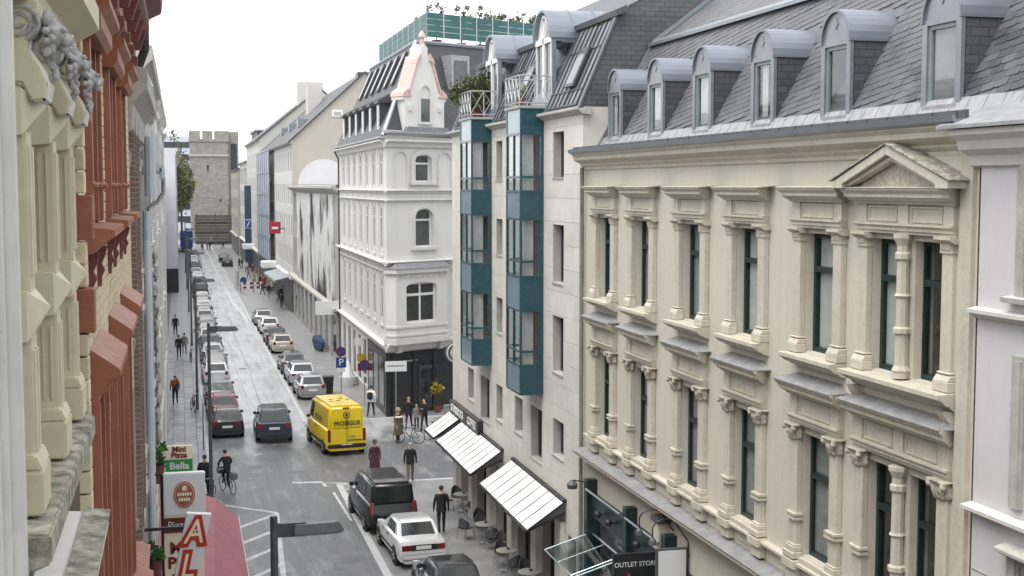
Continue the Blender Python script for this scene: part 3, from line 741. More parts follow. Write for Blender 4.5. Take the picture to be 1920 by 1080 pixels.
# --- shopfront of the beige house
S = MB()
S.fbox(F, 31.4, 34.75, -.1, .18, 3.95, 4.55); S.fbox(F, 28.5, 31.2, -.1, .18, 3.95, 4.55)
for a in (34.55, 31.25, 28.5): S.fbox(F, a - .12, a + .16, -.1, .30, .03, 4.95)
sf = S.build('shopfront', 'green_frame', B, bevel=.01, seg=1)
m = MB()
for a0, a1 in ((31.5, 34.4), (28.7, 31.1)): m.path([F.p(a1, .34, 4.72), F.p(a0, .34, 4.72)], .03, 6)
m.build('rail', 'zinc', sf)
for a in (33.4, 32.5, 30.3, 29.4):
    m = MB(); m.blob(F.p(a, .32, 4.25), .10, 3, 8, 6, .05); m.tube(F.p(a, .18, 4.25), F.p(a, .3, 4.25), .03)
    m.build('spot_lamp', 'black_metal', sf, smooth=True)
for a0, a1 in ((31.45, 34.42), (28.7, 31.1)): MB().fbox(F, a0, a1, -.12, -.1, .4, 3.95).build('shop_pane', 'pane_clear', sf)
m = MB(); m.quad(F.p(28, -1.6, .03), F.p(35, -1.6, .03), F.p(35, -1.6, 4.6), F.p(28, -1.6, 4.6)); m.build('shop_interior', 'curtain_grey', sf)
for a0, a1 in ((24.8, 28.2), (20.5, 24), (17, 20)): window(F, B, a0, a1, .3, 4.3, -.3, 'green_frame', 'pane_dark', 2, [3.3], .09, name='shop_window')
# glass canopies
for a0, a1 in ((32.1, 34.6), (29.3, 31.9)):
    c = thing('glass_canopy', ('sloping clear glass canopy beside the stone clad house', 'sloping clear glass canopy behind the black outlet sign')[a0 < 30], 'canopy', F.p((a0 + a1) / 2, 0, 3.2), 0, 'glass canopies on the beige shopfront')
    c.location[2] = 3.0
    P = [F.p(a0, .12, 3.45), F.p(a1, .12, 3.45), F.p(a1, 1.45, 3.05), F.p(a0, 1.45, 3.05)]
    m = MB(); m.prism(P, [(x, y, z + .02) for x, y, z in P]); m.build('pane', 'canopy_glass', c)
    m = MB(); m.path([P[0], P[1]], .03); m.path([P[3], P[2]], .018); m.path([P[0], P[3]], .02); m.path([P[1], P[2]], .02); m.path([tuple((Vector(P[0]) + Vector(P[1])) / 2), tuple((Vector(P[2]) + Vector(P[3])) / 2)], .012)
    m.build('frame', 'steel', c)
# wall lamp at the far end of the shopfront
t = thing('wall_lamp', 'small round grey floodlight on a bracket at the end of the green shop beam', 'lamp', F.p(35.0, .0, 4.6))
m = MB(); m.path([F.p(35.0, 0, 4.75), F.p(35.0, .55, 4.85)], .02); m.build('bracket', 'black_metal', t)
m = MB(); m.lathe(F.p(35.0, .55, 4.62), [(.14, 0), (.16, .12), (.06, .22)], 10); m.build('lamp_shade', 'dark_metal', t)
# blade signs
t = thing('outlet_sign', 'black blade sign reading OUTLET STORE with a red flame shape', 'sign', (10.0, 29.2, 3.2))
MB().box(9.72, 10.80, 29.16, 29.28, 2.7, 4.38).build('panel', 'black_shop', t, bevel=.01)
text('lettering', 'OUTLET STORE', .16, 'sign_white', t, (10.27, 29.150, 4.12), (1, 0, 0), (0, 0, 1), .95, False)
m = MB(); ff = Fr((0, 29.155), (1, 0), (0, -1)); m.ext(ff, [(10.05, 3.2), (10.15, 3.6), (10.05, 3.95), (10.22, 3.75), (10.34, 3.5), (10.5, 3.2)], 0, .006); m.build('flame', 'sign_red', t)
m = MB(); m.ext(ff, [(10.2, 3.2), (10.28, 3.5), (10.42, 3.35), (10.5, 3.55), (10.6, 3.2)], .006, .01); m.build('flame', 'cloth_orange', t)
m = MB(); m.path([(11, 29.22, 4.2), (10.8, 29.22, 4.2)], .03); m.build('bracket', 'black_metal', t)
t = thing('blank_sign', 'blank white blade sign in a dark frame on the beige house', 'sign', (10.5, 27.6, 3.2))
MB().box(10.20, 10.93, 27.56, 27.66, 2.75, 4.90).build('frame', 'dark_metal', t)
MB().box(10.24, 10.89, 27.545, 27.675, 2.79, 4.86).build('panel', 'sign_white', t)
m = MB()
for z in (3.2, 4.0, 4.7): m.path([(10.93, 27.61, z), (11, 27.61, z)], .02)
m.path([(10.965, 27.61, 2.8), (10.965, 27.61, 5.0)], .018); m.build('bracket', 'black_metal', t)
for a in (28.6, 27.7):
    t = thing('gooseneck_lamp', 'black curved arm lamp bent over the blank white sign', 'lamp', F.p(a, 0, 4.8), 0, 'curved arm lamps above the blank sign')
    m = MB(); pts = [F.p(a, .0, 5.0), F.p(a, .25, 5.35)] + [F.p(a, .25 + .30 * (1 - math.cos(k)), 5.35 + .2 * math.sin(k)) for k in (.6, 1.2, 1.8, 2.4, 3.0)] + [F.p(a, .85, 5.1)]
    m.path(pts, .016); m.build('arm', 'black_metal', t)
    m = MB(); q = F.p(a, .85, 5.0); m.lathe(q, [(.10, -.02), (.08, .08), (.03, .14)], 10); m.build('lamp_shade', 'dark_metal', t)
t = thing('vent_box', 'small beige box with grey cap fixed on the beige wall by the signs', 'box', F.p(29.0, 0, 4.7))
MB().fbox(F, 28.8, 29.2, 0, .3, 4.5, 5.15).build('casing', 'beige', t); MB().fbox(F, 28.76, 29.24, 0, .34, 5.15, 5.27).build('cap', 'dark_metal', t)
# ================================================================== white house at the near end
W = thing('white_house', 'white rendered house with string courses beside the beige house', 'building', (14, 12, 0))
m = MB(); wall(m, Fr((10.93, 0), (0, 1), (-1, 0)), 6, 16.62, .03, 13.7, [(14.5, 15.45, 8.75, 10.55), (14.5, 15.45, 11.6, 13.2), (14.5, 15.45, 6.2, 7.9)], 0, .25); m.quad((10.93, 16.62, 0), (20, 16.62, 0), (20, 16.62, 13.7), (10.93, 16.62, 13.7))
m.build('wall', 'lilac_wall', W)
FW = Fr((10.93, 0), (0, 1), (-1, 0))
for z, dd in ((11.25, .16), (8.45, .18)): MB().prof(FW, [(0, z - .12), (.05, z - .1), (dd - .04, z - .04), (dd, z - .03), (dd, z + .02), (0, z + .05)], 6, 16.66).build('string_course', 'white_trim', W)
MB().prof(FW, [(0, 7.95), (.1, 7.97), (.2, 8.03), (.24, 8.05), (.24, 8.09), (0, 8.16)], 13.9, 15.75).build('window_hood', 'stone_grey', W)
for z in (7.55, 7.1, 6.65): MB().fbox(FW, 6, 16.6, 0, .012, z - .015, z).build('groove', 'stone_grey', W)
for z0, z1 in ((8.75, 10.55), (11.6, 13.2), (6.2, 7.9)):
    m = MB(); m.fbox(FW, 15.45, 15.72, 0, .05, z0 - .1, z1 + .16); m.fbox(FW, 15.50, 15.62, .05, .08, z0 - .1, z1 + .1); m.fbox(FW, 14.2, 15.45, 0, .05, z1, z1 + .16); m.build('window_surround', 'stone_grey', W)
    if z0 > 11: MB().prof(FW, [(0, z0 - .2), (.16, z0 - .17), (.18, z0 - .1), (0, z0 - .08)], 14.1, 15.85).build('window_sill', 'white_trim', W)
    window(FW, W, 14.5, 15.45, z0, z1, -.18, 'white_frame', 'pane_grey', 1, [z0 + 1.2], .07)
m = MB(); m.prof(FW, [(0, 13.25), (.08, 13.28), (.1, 13.42), (.26, 13.5), (.3, 13.62), (.42, 13.7), (.42, 13.78), (0, 13.8)], 6, 16.8); m.build('cornice', 'white_trim', W)
m = MB(); m.prof(FW, [(.0, 13.8), (.5, 13.79), (.5, 13.84), (-.4, 14.15), (-.4, 13.8)], 6, 17.0); m.build('zinc_roof', 'zinc_old', W)
# ================================================================== cafe house clad in pale stone
C = thing('stone_clad_house', 'pale stone clad house with teal glazed oriels above white cafe awnings', 'building', (15, 45, 0))
F = RF
A0, A1 = 35.9, 54.35
Rw = [(37.8, 39.0, 13.25, 14.6), (37.8, 39.0, 10.08, 11.83), (37.8, 39.0, 7.35, 9.07)]
Mw = [(45.5, 46.45, 13.2, 14.57), (45.5, 46.45, 10.53, 11.82), (45.5, 46.45, 7.74, 9.02)]
Lw = [(51.6, 52.4, 13.2, 14.57), (51.6, 52.4, 10.53, 11.82), (51.6, 52.4, 7.74, 9.02)]
Fw = [(50.25, 51.35, 4.6, 5.85), (47.55, 49.05, 4.2, 5.85), (45.5, 46.5, 4.6, 5.87), (42.65, 43.75, 4.65, 5.88), (40.2, 41.6, 4.2, 5.9), (37.75, 38.95, 4.8, 5.92)]
Gw = [(36.4, 37.3, .1, 2.7), (38.4, 40.2, .1, 2.9), (41.2, 43.4, .1, 2.9), (44.4, 46.6, .1, 2.9), (47.6, 49.8, .1, 2.9), (50.8, 52.8, .1, 2.9)]
allo = Rw + Mw + Lw + Fw + Gw
OR = [(40.05, 41.85), (47.15, 49.1)]
m = MB(); wall(m, F, A0, A1, .03, 15.1, allo, -.03, .33); m.build('wall', 'joint', C)
m = MB(); m.quad((11.03, A1, .03), (24, A1, .03), (24, A1, 15.1), (11.03, A1, 15.1)); m.build('side_wall', 'travertine', C); m = MB(); m.quad((11.03, A0, 12), (13.5, A0, 12), (13.5, A0, 15.2), (11.03, A0, 15.2)); m.build('side_wall', 'travertine', C)
# stone panels, one object each
holes = [(a - .0, b + .0, c, d) for a, b, c, d in allo] + [(a, b, 6.45, 15.2) for a, b in OR]
def subtract(r, h):
    a0, a1, z0, z1 = r; b0, b1, y0, y1 = h
    if b0 >= a1 or b1 <= a0 or y0 >= z1 or y1 <= z0: return [r]
    out = []
    if b0 > a0: out.append((a0, b0, z0, z1))
    if b1 < a1: out.append((b1, a1, z0, z1))
    m0, m1 = max(a0, b0), min(a1, b1)
    if y0 > z0: out.append((m0, m1, z0, y0))
    if y1 < z1: out.append((m0, m1, y1, z1))
    return out
zr = [.03]; 
while zr[-1] < 15.0: zr.append(min(15.1, zr[-1] + .70))
for j in range(len(zr) - 1):
    a = A0 - (.85 if j % 2 else 0); n = 0
    while a < A1:
        r0, r1 = max(A0, a), min(A1, a + 1.7); a += 1.7
        if r1 - r0 < .02: continue
        rects = [(r0 + .004, r1 - .004, zr[j] + .004, zr[j + 1] - .004)]
        for h in holes: rects = [q for r in rects for q in subtract(r, h)]
        rects = [q for q in rects if q[1] - q[0] > .015 and q[3] - q[2] > .015]
        if not rects: continue
        off = random.uniform(0, .003)
        for q in rects: MB().fbox(F, q[0], q[1], -.025, off, q[2], q[3]).build('stone_panel', 'travertine', C)
for i, (a0, a1, z0, z1) in enumerate(Rw + Mw + Lw + Fw):
    cu = [None, (.0, .35, 'curtain_grey'), (.55, .97, 'curtain'), None][i % 4]
    window(F, C, a0, a1, z0, z1, -.26, 'dark_frame', 'pane_clear', 1, None, .07, .05, cu, True)
    MB().fbox(F, a0, a1, -.26, .03, z0 - .06, z0 - .001).build('window_sill', 'stone_sill', C)
for a0, a1, z0, z1 in Gw:
    window(F, C, a0, a1, z0, z1, -.3, 'black_metal', 'pane_dark', 2, [2.2], .07, name='shop_window')
for a in (37.85, 40.7, 43.9, 47.1, 50.3, 53.3):
    MB().fbox(F, a - .32, a + .32, .005, .16, .03, 3.0).build('pier', 'travertine', C, bevel=.01, seg=1)
# oriels
def oriel(a0, a1):
    zb = [(13.25, 14.6), (10.25, 11.95), (7.45, 9.1)]
    lo, hi = 6.48, 15.38; d = .75
    body = MB(); body.fbox(F, a0 + .01, a1 - .01, -.2, -.05, lo, hi)
    body.fbox(F, a0, a1, -.2, d - .06, lo, lo + .9); body.fbox(F, a0, a1, -.2, d - .06, 14.62, hi)
    for k in ((9.12, 10.2), (11.97, 12.83)): body.fbox(F, a0, a1, -.2, d - .06, *k)
    body.prism([F.p(a0, -.2, lo), F.p(a1, -.2, lo), F.p(a1, d - .06, lo), F.p(a0, d - .06, lo)], [F.p(a0, -.2, lo - .02), F.p(a1, -.2, lo - .02), F.p(a1, .65, lo - .02), F.p(a0, .65, lo - .02)])
    o = body.build('oriel', 'teal_frame', C)
    fr = MB(); e = .06
    fr.fbox(F, a0 - .012, a0 + e, d - e, d + .012, lo, hi); fr.fbox(F, a1 - e, a1 + .012, d - e, d + .012, lo, hi)
    fr.fbox(F, a0 - .012, a0 + e, 0, .10, lo, hi); fr.fbox(F, a1 - e, a1 + .012, 0, .10, lo, hi)
    edges = [lo, 7.38, 7.82, 9.1, 10.16, 10.64, 11.95, 12.82, 13.26, 14.6, hi]
    for z in edges:
        fr.fbox(F, a0 + e, a1 - e, d - e, d + .01, z - .035, z + .035)
        for y0, y1 in ((a0 - .01, a0 + e), (a1 - e, a1 + .01)): fr.fbox(F, y0, y1, .10, d - e, z - .035, z + .035)
    am = (a0 + a1) / 2
    for z0, z1 in ((7.38, 9.1), (10.16, 11.95), (12.82, 14.6)): fr.fbox(F, am - .03, am + .03, d - e, d + .005, z0 + .035, z1 - .035)
    fr.build('mullions', 'teal_frame', o)
    for z0, z1 in ((lo, 7.38), (9.1, 10.16), (11.95, 12.82), (14.6, hi)):
        MB().fbox(F, a0 + e, a1 - e, d - .05, d - .012, z0 + .035, z1 - .035).build('spandrel', 'teal_sky_sheen', o)
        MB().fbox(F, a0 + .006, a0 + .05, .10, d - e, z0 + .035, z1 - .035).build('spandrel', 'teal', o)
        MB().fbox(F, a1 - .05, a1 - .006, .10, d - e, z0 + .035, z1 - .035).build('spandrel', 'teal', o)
    for z0, z1 in ((7.38, 7.82), (7.82, 9.1), (10.16, 10.64), (10.64, 11.95), (12.82, 13.26), (13.26, 14.6)):
        for x0, x1 in ((a0 + e, am - .03), (am + .03, a1 - e)): MB().fbox(F, x0, x1, d - .04, d - .03, z0 + .035, z1 - .035).build('pane', 'pane_clear', o)
        for x in (a0 + .02, a1 - .03): MB().fbox(F, x, x + .01, .10, d - e, z0 + .035, z1 - .035).build('pane', 'pane_clear', o)
    for z0, z1 in zb:
        cb = MB(); n = 8
        for i in range(n):
            dd0 = .30 + .35 * i / n; dd1 = .30 + .35 * (i + 1) / n; g = a0 + .12 + (.02 if i % 2 else 0); h2 = a0 + .12 + (0 if i % 2 else .02)
            cb.quad(F.p(g, dd0, z0 - .4), F.p(h2, dd1, z0 - .4), F.p(h2, dd1, z1), F.p(g, dd0, z1))
        cb.build('curtain', 'curtain', o, smooth=True)
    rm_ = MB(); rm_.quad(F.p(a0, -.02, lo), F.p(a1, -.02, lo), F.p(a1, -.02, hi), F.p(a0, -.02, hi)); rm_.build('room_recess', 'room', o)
for a0, a1 in OR: oriel(a0, a1)
# eaves, mansard
m = MB(); segs = [(A0 - .15, OR[0][0]), (OR[0][1], OR[1][0]), (OR[1][1], A1 + .1)]
for s0, s1 in segs: m.prof(F, [(-.2, 14.98), (.05, 15.0), (.16, 15.08), (.24, 15.12), (.24, 15.2), (.18, 15.2), (.18, 15.15), (-.2, 15.2)], s0, s1)
m.build('eaves_gutter', 'stone_grey', C)
MX0, MZ0, MX1, MZ1 = 10.95, 15.18, 12.15, 17.85
mu = Vector((MX1 - MX0, 0, MZ1 - MZ0)); ML = mu.length; mu.normalize(); mn = Vector((-mu.z, 0, mu.x))
def mpt(y, v, h=0):
    p = Vector((MX0, y, MZ0)) + mu * v + mn * h; return (p.x, p.y, p.z)
HIP = 37.0    # where the hipped end starts at the top
m = MB(); m.quad(mpt(A0, 0), mpt(A1, 0), mpt(A1, ML), mpt(A0 + .25, ML)); 
rf = m.build('roof', 'zinc_blue', C)
m = MB(); m.quad((MX0, A0, MZ0), (MX1, A0 + .25, MZ1), (24, A0 + .25, MZ1), (24, A0, MZ0)); m.quad((MX1, A0 + .25, MZ1), (MX1 + .3, A0 + .3, MZ1 + .25), (15.5, A0 + .6, 19.6), (24, A0 + .25, MZ1))
m.build('slate_hip', 'slate_dark', rf, uv=lambda p: (p.x, p.z))
m = MB(); m.quad(mpt(A0 + .25, ML), mpt(A1, ML), (16.0, A1, 20.2), (16.0, A0 + .6, 20.2)); m.quad((16, A0 + .6, 20.2), (16, A1, 20.2), (24, A1, 18), (24, A0, 18)); m.build('upper_slope', 'slate_dark', rf, uv=lambda p: (p.y, p.x * 1.2))
m = MB(); m.prism([(MX1 - .16, A0, MZ1 - .10), (MX1 - .20, A0, MZ1 + .06), (MX1 + .12, A0, MZ1 + .20), (MX1 + .12, A0, MZ1)], [(MX1 - .16, A1, MZ1 - .10), (MX1 - .20, A1, MZ1 + .06), (MX1 + .12, A1, MZ1 + .20), (MX1 + .12, A1, MZ1)])
m.prism([mpt(A0 - .03, -.05, .02), mpt(A0 + .22, -.05, .02), mpt(A0 + .22, -.05, .08), mpt(A0 - .03, -.05, .08)], [mpt(A0 + .2, ML, .02), mpt(A0 + .45, ML, .02), mpt(A0 + .45, ML, .08), mpt(A0 + .2, ML, .08)])
m.build('roof_flashing', 'dark_metal', rf)
# standing glazing: bars and panes on the slope
def slopebox(m, y0, y1, v0, v1, h0, h1): m.prism([mpt(y0, v0, h0), mpt(y1, v0, h0), mpt(y1, v1, h0), mpt(y0, v1, h0)], [mpt(y0, v0, h1), mpt(y1, v0, h1), mpt(y1, v1, h1), mpt(y0, v1, h1)])
for (y0, y1) in ((36.45, 39.6), (42.3, 46.7), (49.6, 53.8)):
    m = MB(); n = int((y1 - y0) / .42)
    for i in range(n + 1):
        y = y0 + (y1 - y0) * i / n; slopebox(m, y - .016, y + .016, .1, ML - .12, .01, .07)
    for v in (.12, .62, 1.95, ML - .14): slopebox(m, y0, y1, v - .025, v + .025, .01, .06)
    g = m.build('glazing_bars', 'dark_frame', rf)
    for i in range(n):
        a, b = y0 + (y1 - y0) * i / n + .022, y0 + (y1 - y0) * (i + 1) / n - .022
        q = MB(); slopebox(q, a, b, .14, ML - .16, .02, .03); q.build('pane', 'pane_grey' if i % 5 == 2 else 'zinc', rf)
    q = MB(); slopebox(q, y0 + .8, y0 + 1.7, .7, 1.95, .10, .17); q.build('roof_window', 'dark_frame', rf)
    q = MB(); slopebox(q, y0 + .9, y0 + 1.6, .78, 1.87, .172, .18); q.build('pane', 'pane_grey', rf)
# barrel dormers over the oriels
for a0, a1 in OR:
    yc = (a0 + a1) / 2 - .02; hw = .98; xf = 11.25; zs, zt = 17.55, 18.5; xb = 14.0
    f2 = Fr((xf, 0), (0, 1), (-1, 0))
    ck = MB()
    for s in (-1, 1):
        y0, y1 = yc + s * (hw - .08), yc + s * (hw - .01)
        ck.box(xf + .0, xf + .12, min(y0, y1), max(y0, y1), 15.4, zs); ck.box(xf + .12, xf + 1.1, min(y0, y1), max(y0, y1), 15.4, 16.1); ck.box(xf + .12, 12.6, min(y0, y1), max(y0, y1), zs - .1, zs)
    ck.box(xf + .3, 12.6, yc - hw + .02, yc + hw - .02, zs - .14, zs - .04); d = ck.build('barrel_dormer', 'zinc_blue', C)
    for s in (-1, 1): MB().box(xf + .12, 12.3, yc + s * (hw - .045) - .008, yc + s * (hw - .045) + .008, 16.1, zs - .1).build('cheek_pane', 'pane_clear', d)
    z = MB(); A = arch(yc - hw - .04, yc + hw + .04, zs, zt, 16); A2 = arch(yc - hw + .04, yc + hw - .04, zs, zt - .08, 16)
    for i in range(16): z.prism([(xf - .12, *A[i]), (xf - .12, *A[i + 1]), (xf - .12, *A2[i + 1]), (xf - .12, *A2[i])], [(xb, *A[i]), (xb, *A[i + 1]), (xb, *A2[i + 1]), (xb, *A2[i])])
    A3 = arch(yc - hw - .06, yc + hw + .06, zs, zt + .02, 16)
    for x in (11.9, 12.7, 13.4):
        for i in range(16): z.prism([(x, *A3[i]), (x, *A3[i + 1]), (x, *A[i + 1]), (x, *A[i])], [(x + .03, *A3[i]), (x + .03, *A3[i + 1]), (x + .03, *A[i + 1]), (x + .03, *A[i])])
    z.build('barrel_roof', 'zinc_blue', d, smooth=True)
    g = MB()
    for x0, x1 in ((yc - hw + .08, yc - .06), (yc + .06, yc + hw - .08)):
        g.fbox(f2, x0, x0 + .06, -.05, .03, 15.5, zs - .1); g.fbox(f2, x1 - .06, x1, -.05, .03, 15.5, zs - .1)
    g.fbox(f2, yc - hw + .05, yc + hw - .05, -.05, .04, zs - .12, zs + .06); g.fbox(f2, yc - .06, yc + .06, -.05, .04, 15.5, zs + .06)
    c0 = zs + .42
    for i in range(16):
        t0, t1 = 2 * math.pi * i / 16, 2 * math.pi * (i + 1) / 16
        g.ext(f2, [(yc + .36 * math.cos(t0), c0 + .36 * math.sin(t0)), (yc + .36 * math.cos(t1), c0 + .36 * math.sin(t1)), (yc + .29 * math.cos(t1), c0 + .29 * math.sin(t1)), (yc + .29 * math.cos(t0), c0 + .29 * math.sin(t0))], -.04, .03)
    for sg in (-1, 1): g.ext(f2, [(yc - .03 * sg, c0 - .3), (yc + .02 * sg, c0 - .3), (yc + .22 * sg, c0 + .2), (yc + .17 * sg, c0 + .22)], -.04, .025)
    g.build('front_frame', 'white_frame', d)
    A4 = arch(yc - hw + .05, yc + hw - .05, zs + .06, zt - .09, 14)
    MB().ext(f2, A4, -.07, -.05).build('round_pane', 'sign_white', d)
    MB().fbox(f2, yc - hw + .08, yc + hw - .08, -.045, -.035, 15.5, zs - .1).build('pane', 'pane_grey', d)
    # balcony on the oriel
    b = MB(); b.fbox(F, a0 - .05, a1 + .05, -.3, .82, 15.38, 15.46); fl = b.build('balcony_floor', 'stone_sill', C)
    r = MB(); pts = [F.p(a0, -.2, 0), F.p(a0, .78, 0), F.p(a1, .78, 0), F.p(a1, -.2, 0)]
    for z in (15.55, 16.38):
        r.path([(p[0], p[1], z) for p in pts], .022)
    for p, q in zip(pts, pts[1:]):
        n = 4 if abs(p[1] - q[1]) > 1 else 2
        for i in range(n):
            u0 = Vector(p).lerp(Vector(q), i / n); u1 = Vector(p).lerp(Vector(q), (i + 1) / n)
            r.path([(u0.x, u0.y, 15.46), (u0.x, u0.y, 16.38)], .018); r.path([(u0.x, u0.y, 15.55), (u1.x, u1.y, 16.38)], .011); r.path([(u1.x, u1.y, 15.55), (u0.x, u0.y, 16.38)], .011)
    r.path([(pts[3][0], pts[3][1], 15.46), (pts[3][0], pts[3][1], 16.38)], .018)
    r.build('balcony_railing', 'steel', fl)
# foliage helper
def foliage(c, rad, n, size, seed, squash=.5, hollow=.35, up=.0):
    rg = random.Random(seed); mb = MB()
    cl = []
    for _ in range(max(5, n // 60)):
        u = Vector((rg.gauss(0, 1), rg.gauss(0, 1), rg.gauss(0, 1))).normalized() * rg.uniform(hollow, 1) 
        cl.append((Vector(c) + Vector((u.x * rad[0], u.y * rad[1], u.z * rad[2])), rg.uniform(.16, .42)))
    for _ in range(n):
        k, rr = rg.choice(cl); u = Vector((rg.gauss(0, 1), rg.gauss(0, 1), rg.gauss(0, 1))).normalized() * rr * rg.uniform(.3, 1.1)
        p = k + Vector((u.x * rad[0], u.y * rad[1], u.z * rad[2])); s = size * rg.uniform(.6, 1.4)
        d1 = Vector((rg.gauss(0, 1), rg.gauss(0, 1), rg.gauss(0, 1) + up)).normalized(); d2 = d1.orthogonal().normalized()
        d2 = (d2 * math.cos(rg.uniform(0, 6)) + d1.cross(d2) * math.sin(rg.uniform(0, 6))); 
        if d2.length < .1: d2 = d1.orthogonal()
        d2.normalize()
        mb.add([p, p + d1 * s * .5 + d2 * s * squash * .5, p + d1 * s, p + d1 * s * .5 - d2 * s * squash * .5], [(0, 1, 2, 3)])
    return mb
def potted(name, label, loc, rad, n, size, mat, seed, cat='plant', pot=.2, group=None, h=.6):
    t = thing(name, label, cat, loc, 0, group)
    m = MB(); m.lathe(loc, [(pot * .7, 0), (pot, .35), (pot * 1.05, .38), (pot * .9, .38), (pot * .9, .33)], 10); m.build('pot', 'dark_terracotta', t)
    m = MB(); rg = random.Random(seed)
    for i in range(7): m.tube((loc[0], loc[1], loc[2] + .3), (loc[0] + rg.uniform(-.7, .7) * rad[0], loc[1] + rg.uniform(-.7, .7) * rad[1], loc[2] + h + rg.uniform(.2, 1.2) * rad[2]), .018, 5, .006)
    m.build('stems', 'bark', t)
    foliage((loc[0], loc[1], loc[2] + h + rad[2] * .6), rad, n, size, seed, up=.4).build('foliage', mat, t); return t
potted('balcony_plant', 'large olive green bush in a pot on the rear teal oriel balcony', (10.9, 49.0, 15.46), (.95, .95, .85), 2600, .16, 'leaf_olive', 5, pot=.25, h=.5)
potted('balcony_plant', 'small bare twiggy plant on the nearer teal oriel balcony', (10.6, 41.4, 15.46), (.35, .4, .4), 160, .07, 'leaf_dry', 6, pot=.15, h=.3)
# sign band and lettering above the first awnings
t = thing('cafe_sign', 'black strip sign with white capitals STARBUCKS COFFEE over the awnings', 'sign', F.p(51, 0, 3.6))
MB().fbox(F, 48.6, 54.0, .005, .22, 3.62, 4.12).build('panel', 'black_shop', t)
text('lettering', 'STARBUCKS', .44, 'sign_white', t, F.p(52.45, .225, 3.86), (0, -1, 0), (0, 0, 1), 1.0, False, .02); text('lettering', 'COFFEE', .44, 'sign_white', t, F.p(49.7, .225, 3.86), (0, -1, 0), (0, 0, 1), 1.0, False, .02)
# round projecting sign round the corner in the side street
t = thing('round_sign', 'round white and grey sign projecting from the side of the stone clad house', 'sign', (11.4, 54.9, 5.4))
qx, qy, qz = 11.28, 55.0, 5.95
m = MB(); m.lathe((qx, qy, qz), [(.47, -.06), (.5, -.04), (.5, .04), (.47, .06)], 24, 'y'); m.build('disc', 'dark_metal', t)
m = MB(); m.torus((qx, qy - .06, qz), .40, .03, 24, 6, 'y'); m.build('ring', 'sign_white', t)
m = MB(); m.lathe((qx, qy - .065, qz), [(.28, -.01), (.28, .01)], 16, 'y'); m.build('centre', 'curtain', t)
m = MB(); m.tube((qx, qy - .05, qz), (qx, 54.35, qz), .03); m.build('bracket', 'black_metal', t)
# awnings
for (a0, a1, n, lab) in ((52.3, 54.25, 3, 'short white striped awning by the corner of the stone clad house'), (45.3, 51.7, 9, 'long white awning with dark seams between the short awning and the last one'), (37.4, 43.8, 8, 'long white awning with dark seams next to the beige house')):
    t = thing('awning', lab, 'awning', F.p((a0 + a1) / 2, .3, 3.2))
    di, do, zi, zo = .10, 1.22, 3.62, 2.86
    for i in range(n):
        b0 = a0 + (a1 - a0) * i / n + .025; b1 = a0 + (a1 - a0) * (i + 1) / n - .025
        P = [F.p(b0, di, zi), F.p(b1, di, zi), F.p(b1, do, zo), F.p(b0, do, zo)]; mid = [F.p(b0, (di + do) / 2, (zi + zo) / 2 - .015), F.p(b1, (di + do) / 2, (zi + zo) / 2 - .015)]
        q = MB(); q.add([P[0], P[1], mid[1], mid[0], P[2], P[3]], [(0, 1, 2, 3), (3, 2, 4, 5)]); q.add([(x, y, z + .012) for x, y, z in (P[0], P[1], mid[1], mid[0], P[2], P[3])], [(0, 1, 2, 3), (3, 2, 4, 5)])
        q.build('strip', 'awning_white', t)
    q = MB()
    for i in range(n + 1):
        b = a0 + (a1 - a0) * i / n; q.prism([F.p(b - .025, di, zi - .02), F.p(b + .025, di, zi - .02), F.p(b + .025, di, zi + .016), F.p(b - .025, di, zi + .016)], [F.p(b - .025, do, zo - .02), F.p(b + .025, do, zo - .02), F.p(b + .025, do, zo + .016), F.p(b - .025, do, zo + .016)])
    q.fbox(F, a0, a1, do - .01, do + .05, zo - .06, zo + .02); q.fbox(F, a0, a1, .005, .12, zi - .02, zi + .10)
    for b in (a0, a1): q.prism([F.p(b - .02, .05, zi - .35), F.p(b + .02, .05, zi - .35), F.p(b + .02, .05, zi - .25), F.p(b - .02, .05, zi - .25)], [F.p(b - .02, do, zo - .06), F.p(b + .02, do, zo - .06), F.p(b + .02, do, zo + .0), F.p(b - .02, do, zo + .0)])
    q.build('frame', 'black_metal', t)
    q = MB()
    for b in (a0 + .002, a1 - .002): q.add([F.p(b, di, zi - .02), F.p(b, do, zo - .03), F.p(b, .12, zi - .3)], [(0, 1, 2)])
    q.build('side_cheek', 'dark_metal', t)
# ================================================================== white corner house with slate mansard
K = thing('white_corner_house', 'ornate white corner house with dark slate mansard and pink trimmed gable', 'building', (16, 84, 0))
FS = Fr((11.2, 0), (0, 1), (-1, 0)); c60, s60 = math.cos(R(60)), math.sin(R(60))
FC = Fr((11.2, 73.8), (s60, c60), (c60, -s60))
SW, SE = 73.8, 96.2
cols = [75.6 + 2.95 * i for i in range(7)]
flr = [(13.0, 14.9), (9.4, 11.8), (5.4, 7.8)]
ops = [(c - .5, c + .5, z0, z1) for c in cols for z0, z1 in flr]
gops = [(a, a + 1.5, .5, 3.4) for a in (82.6, 85.2, 87.8, 90.4, 93.2)]
m = MB(); wall(m, FS, SW, SE, .03, 15.7, ops + gops, 0, .08)
m.quad((11.2, SE, .03), (24, SE, .03), (24, SE, 15.7), (11.2, SE, 15.7)); m.build('street_wall', 'white_wall', K)
cops = [(2.04, 3.26, 13.2, 14.75), (2.02, 3.36, 9.5, 11.7), (.9, 3.3, 5.2, 7.6), (.3, 6.0, .2, 3.7)]
m = MB(); wall(m, FC, 0, 8, .03, 15.9, cops, 0, .25); 
arch_fill(m, FC, 2.04, 3.26, 14.45, 14.75, -.2, -.001); arch_fill(m, FC, 2.02, 3.36, 11.2, 11.7, -.2, -.001)
m.build('corner_wall', 'white_wall', K)
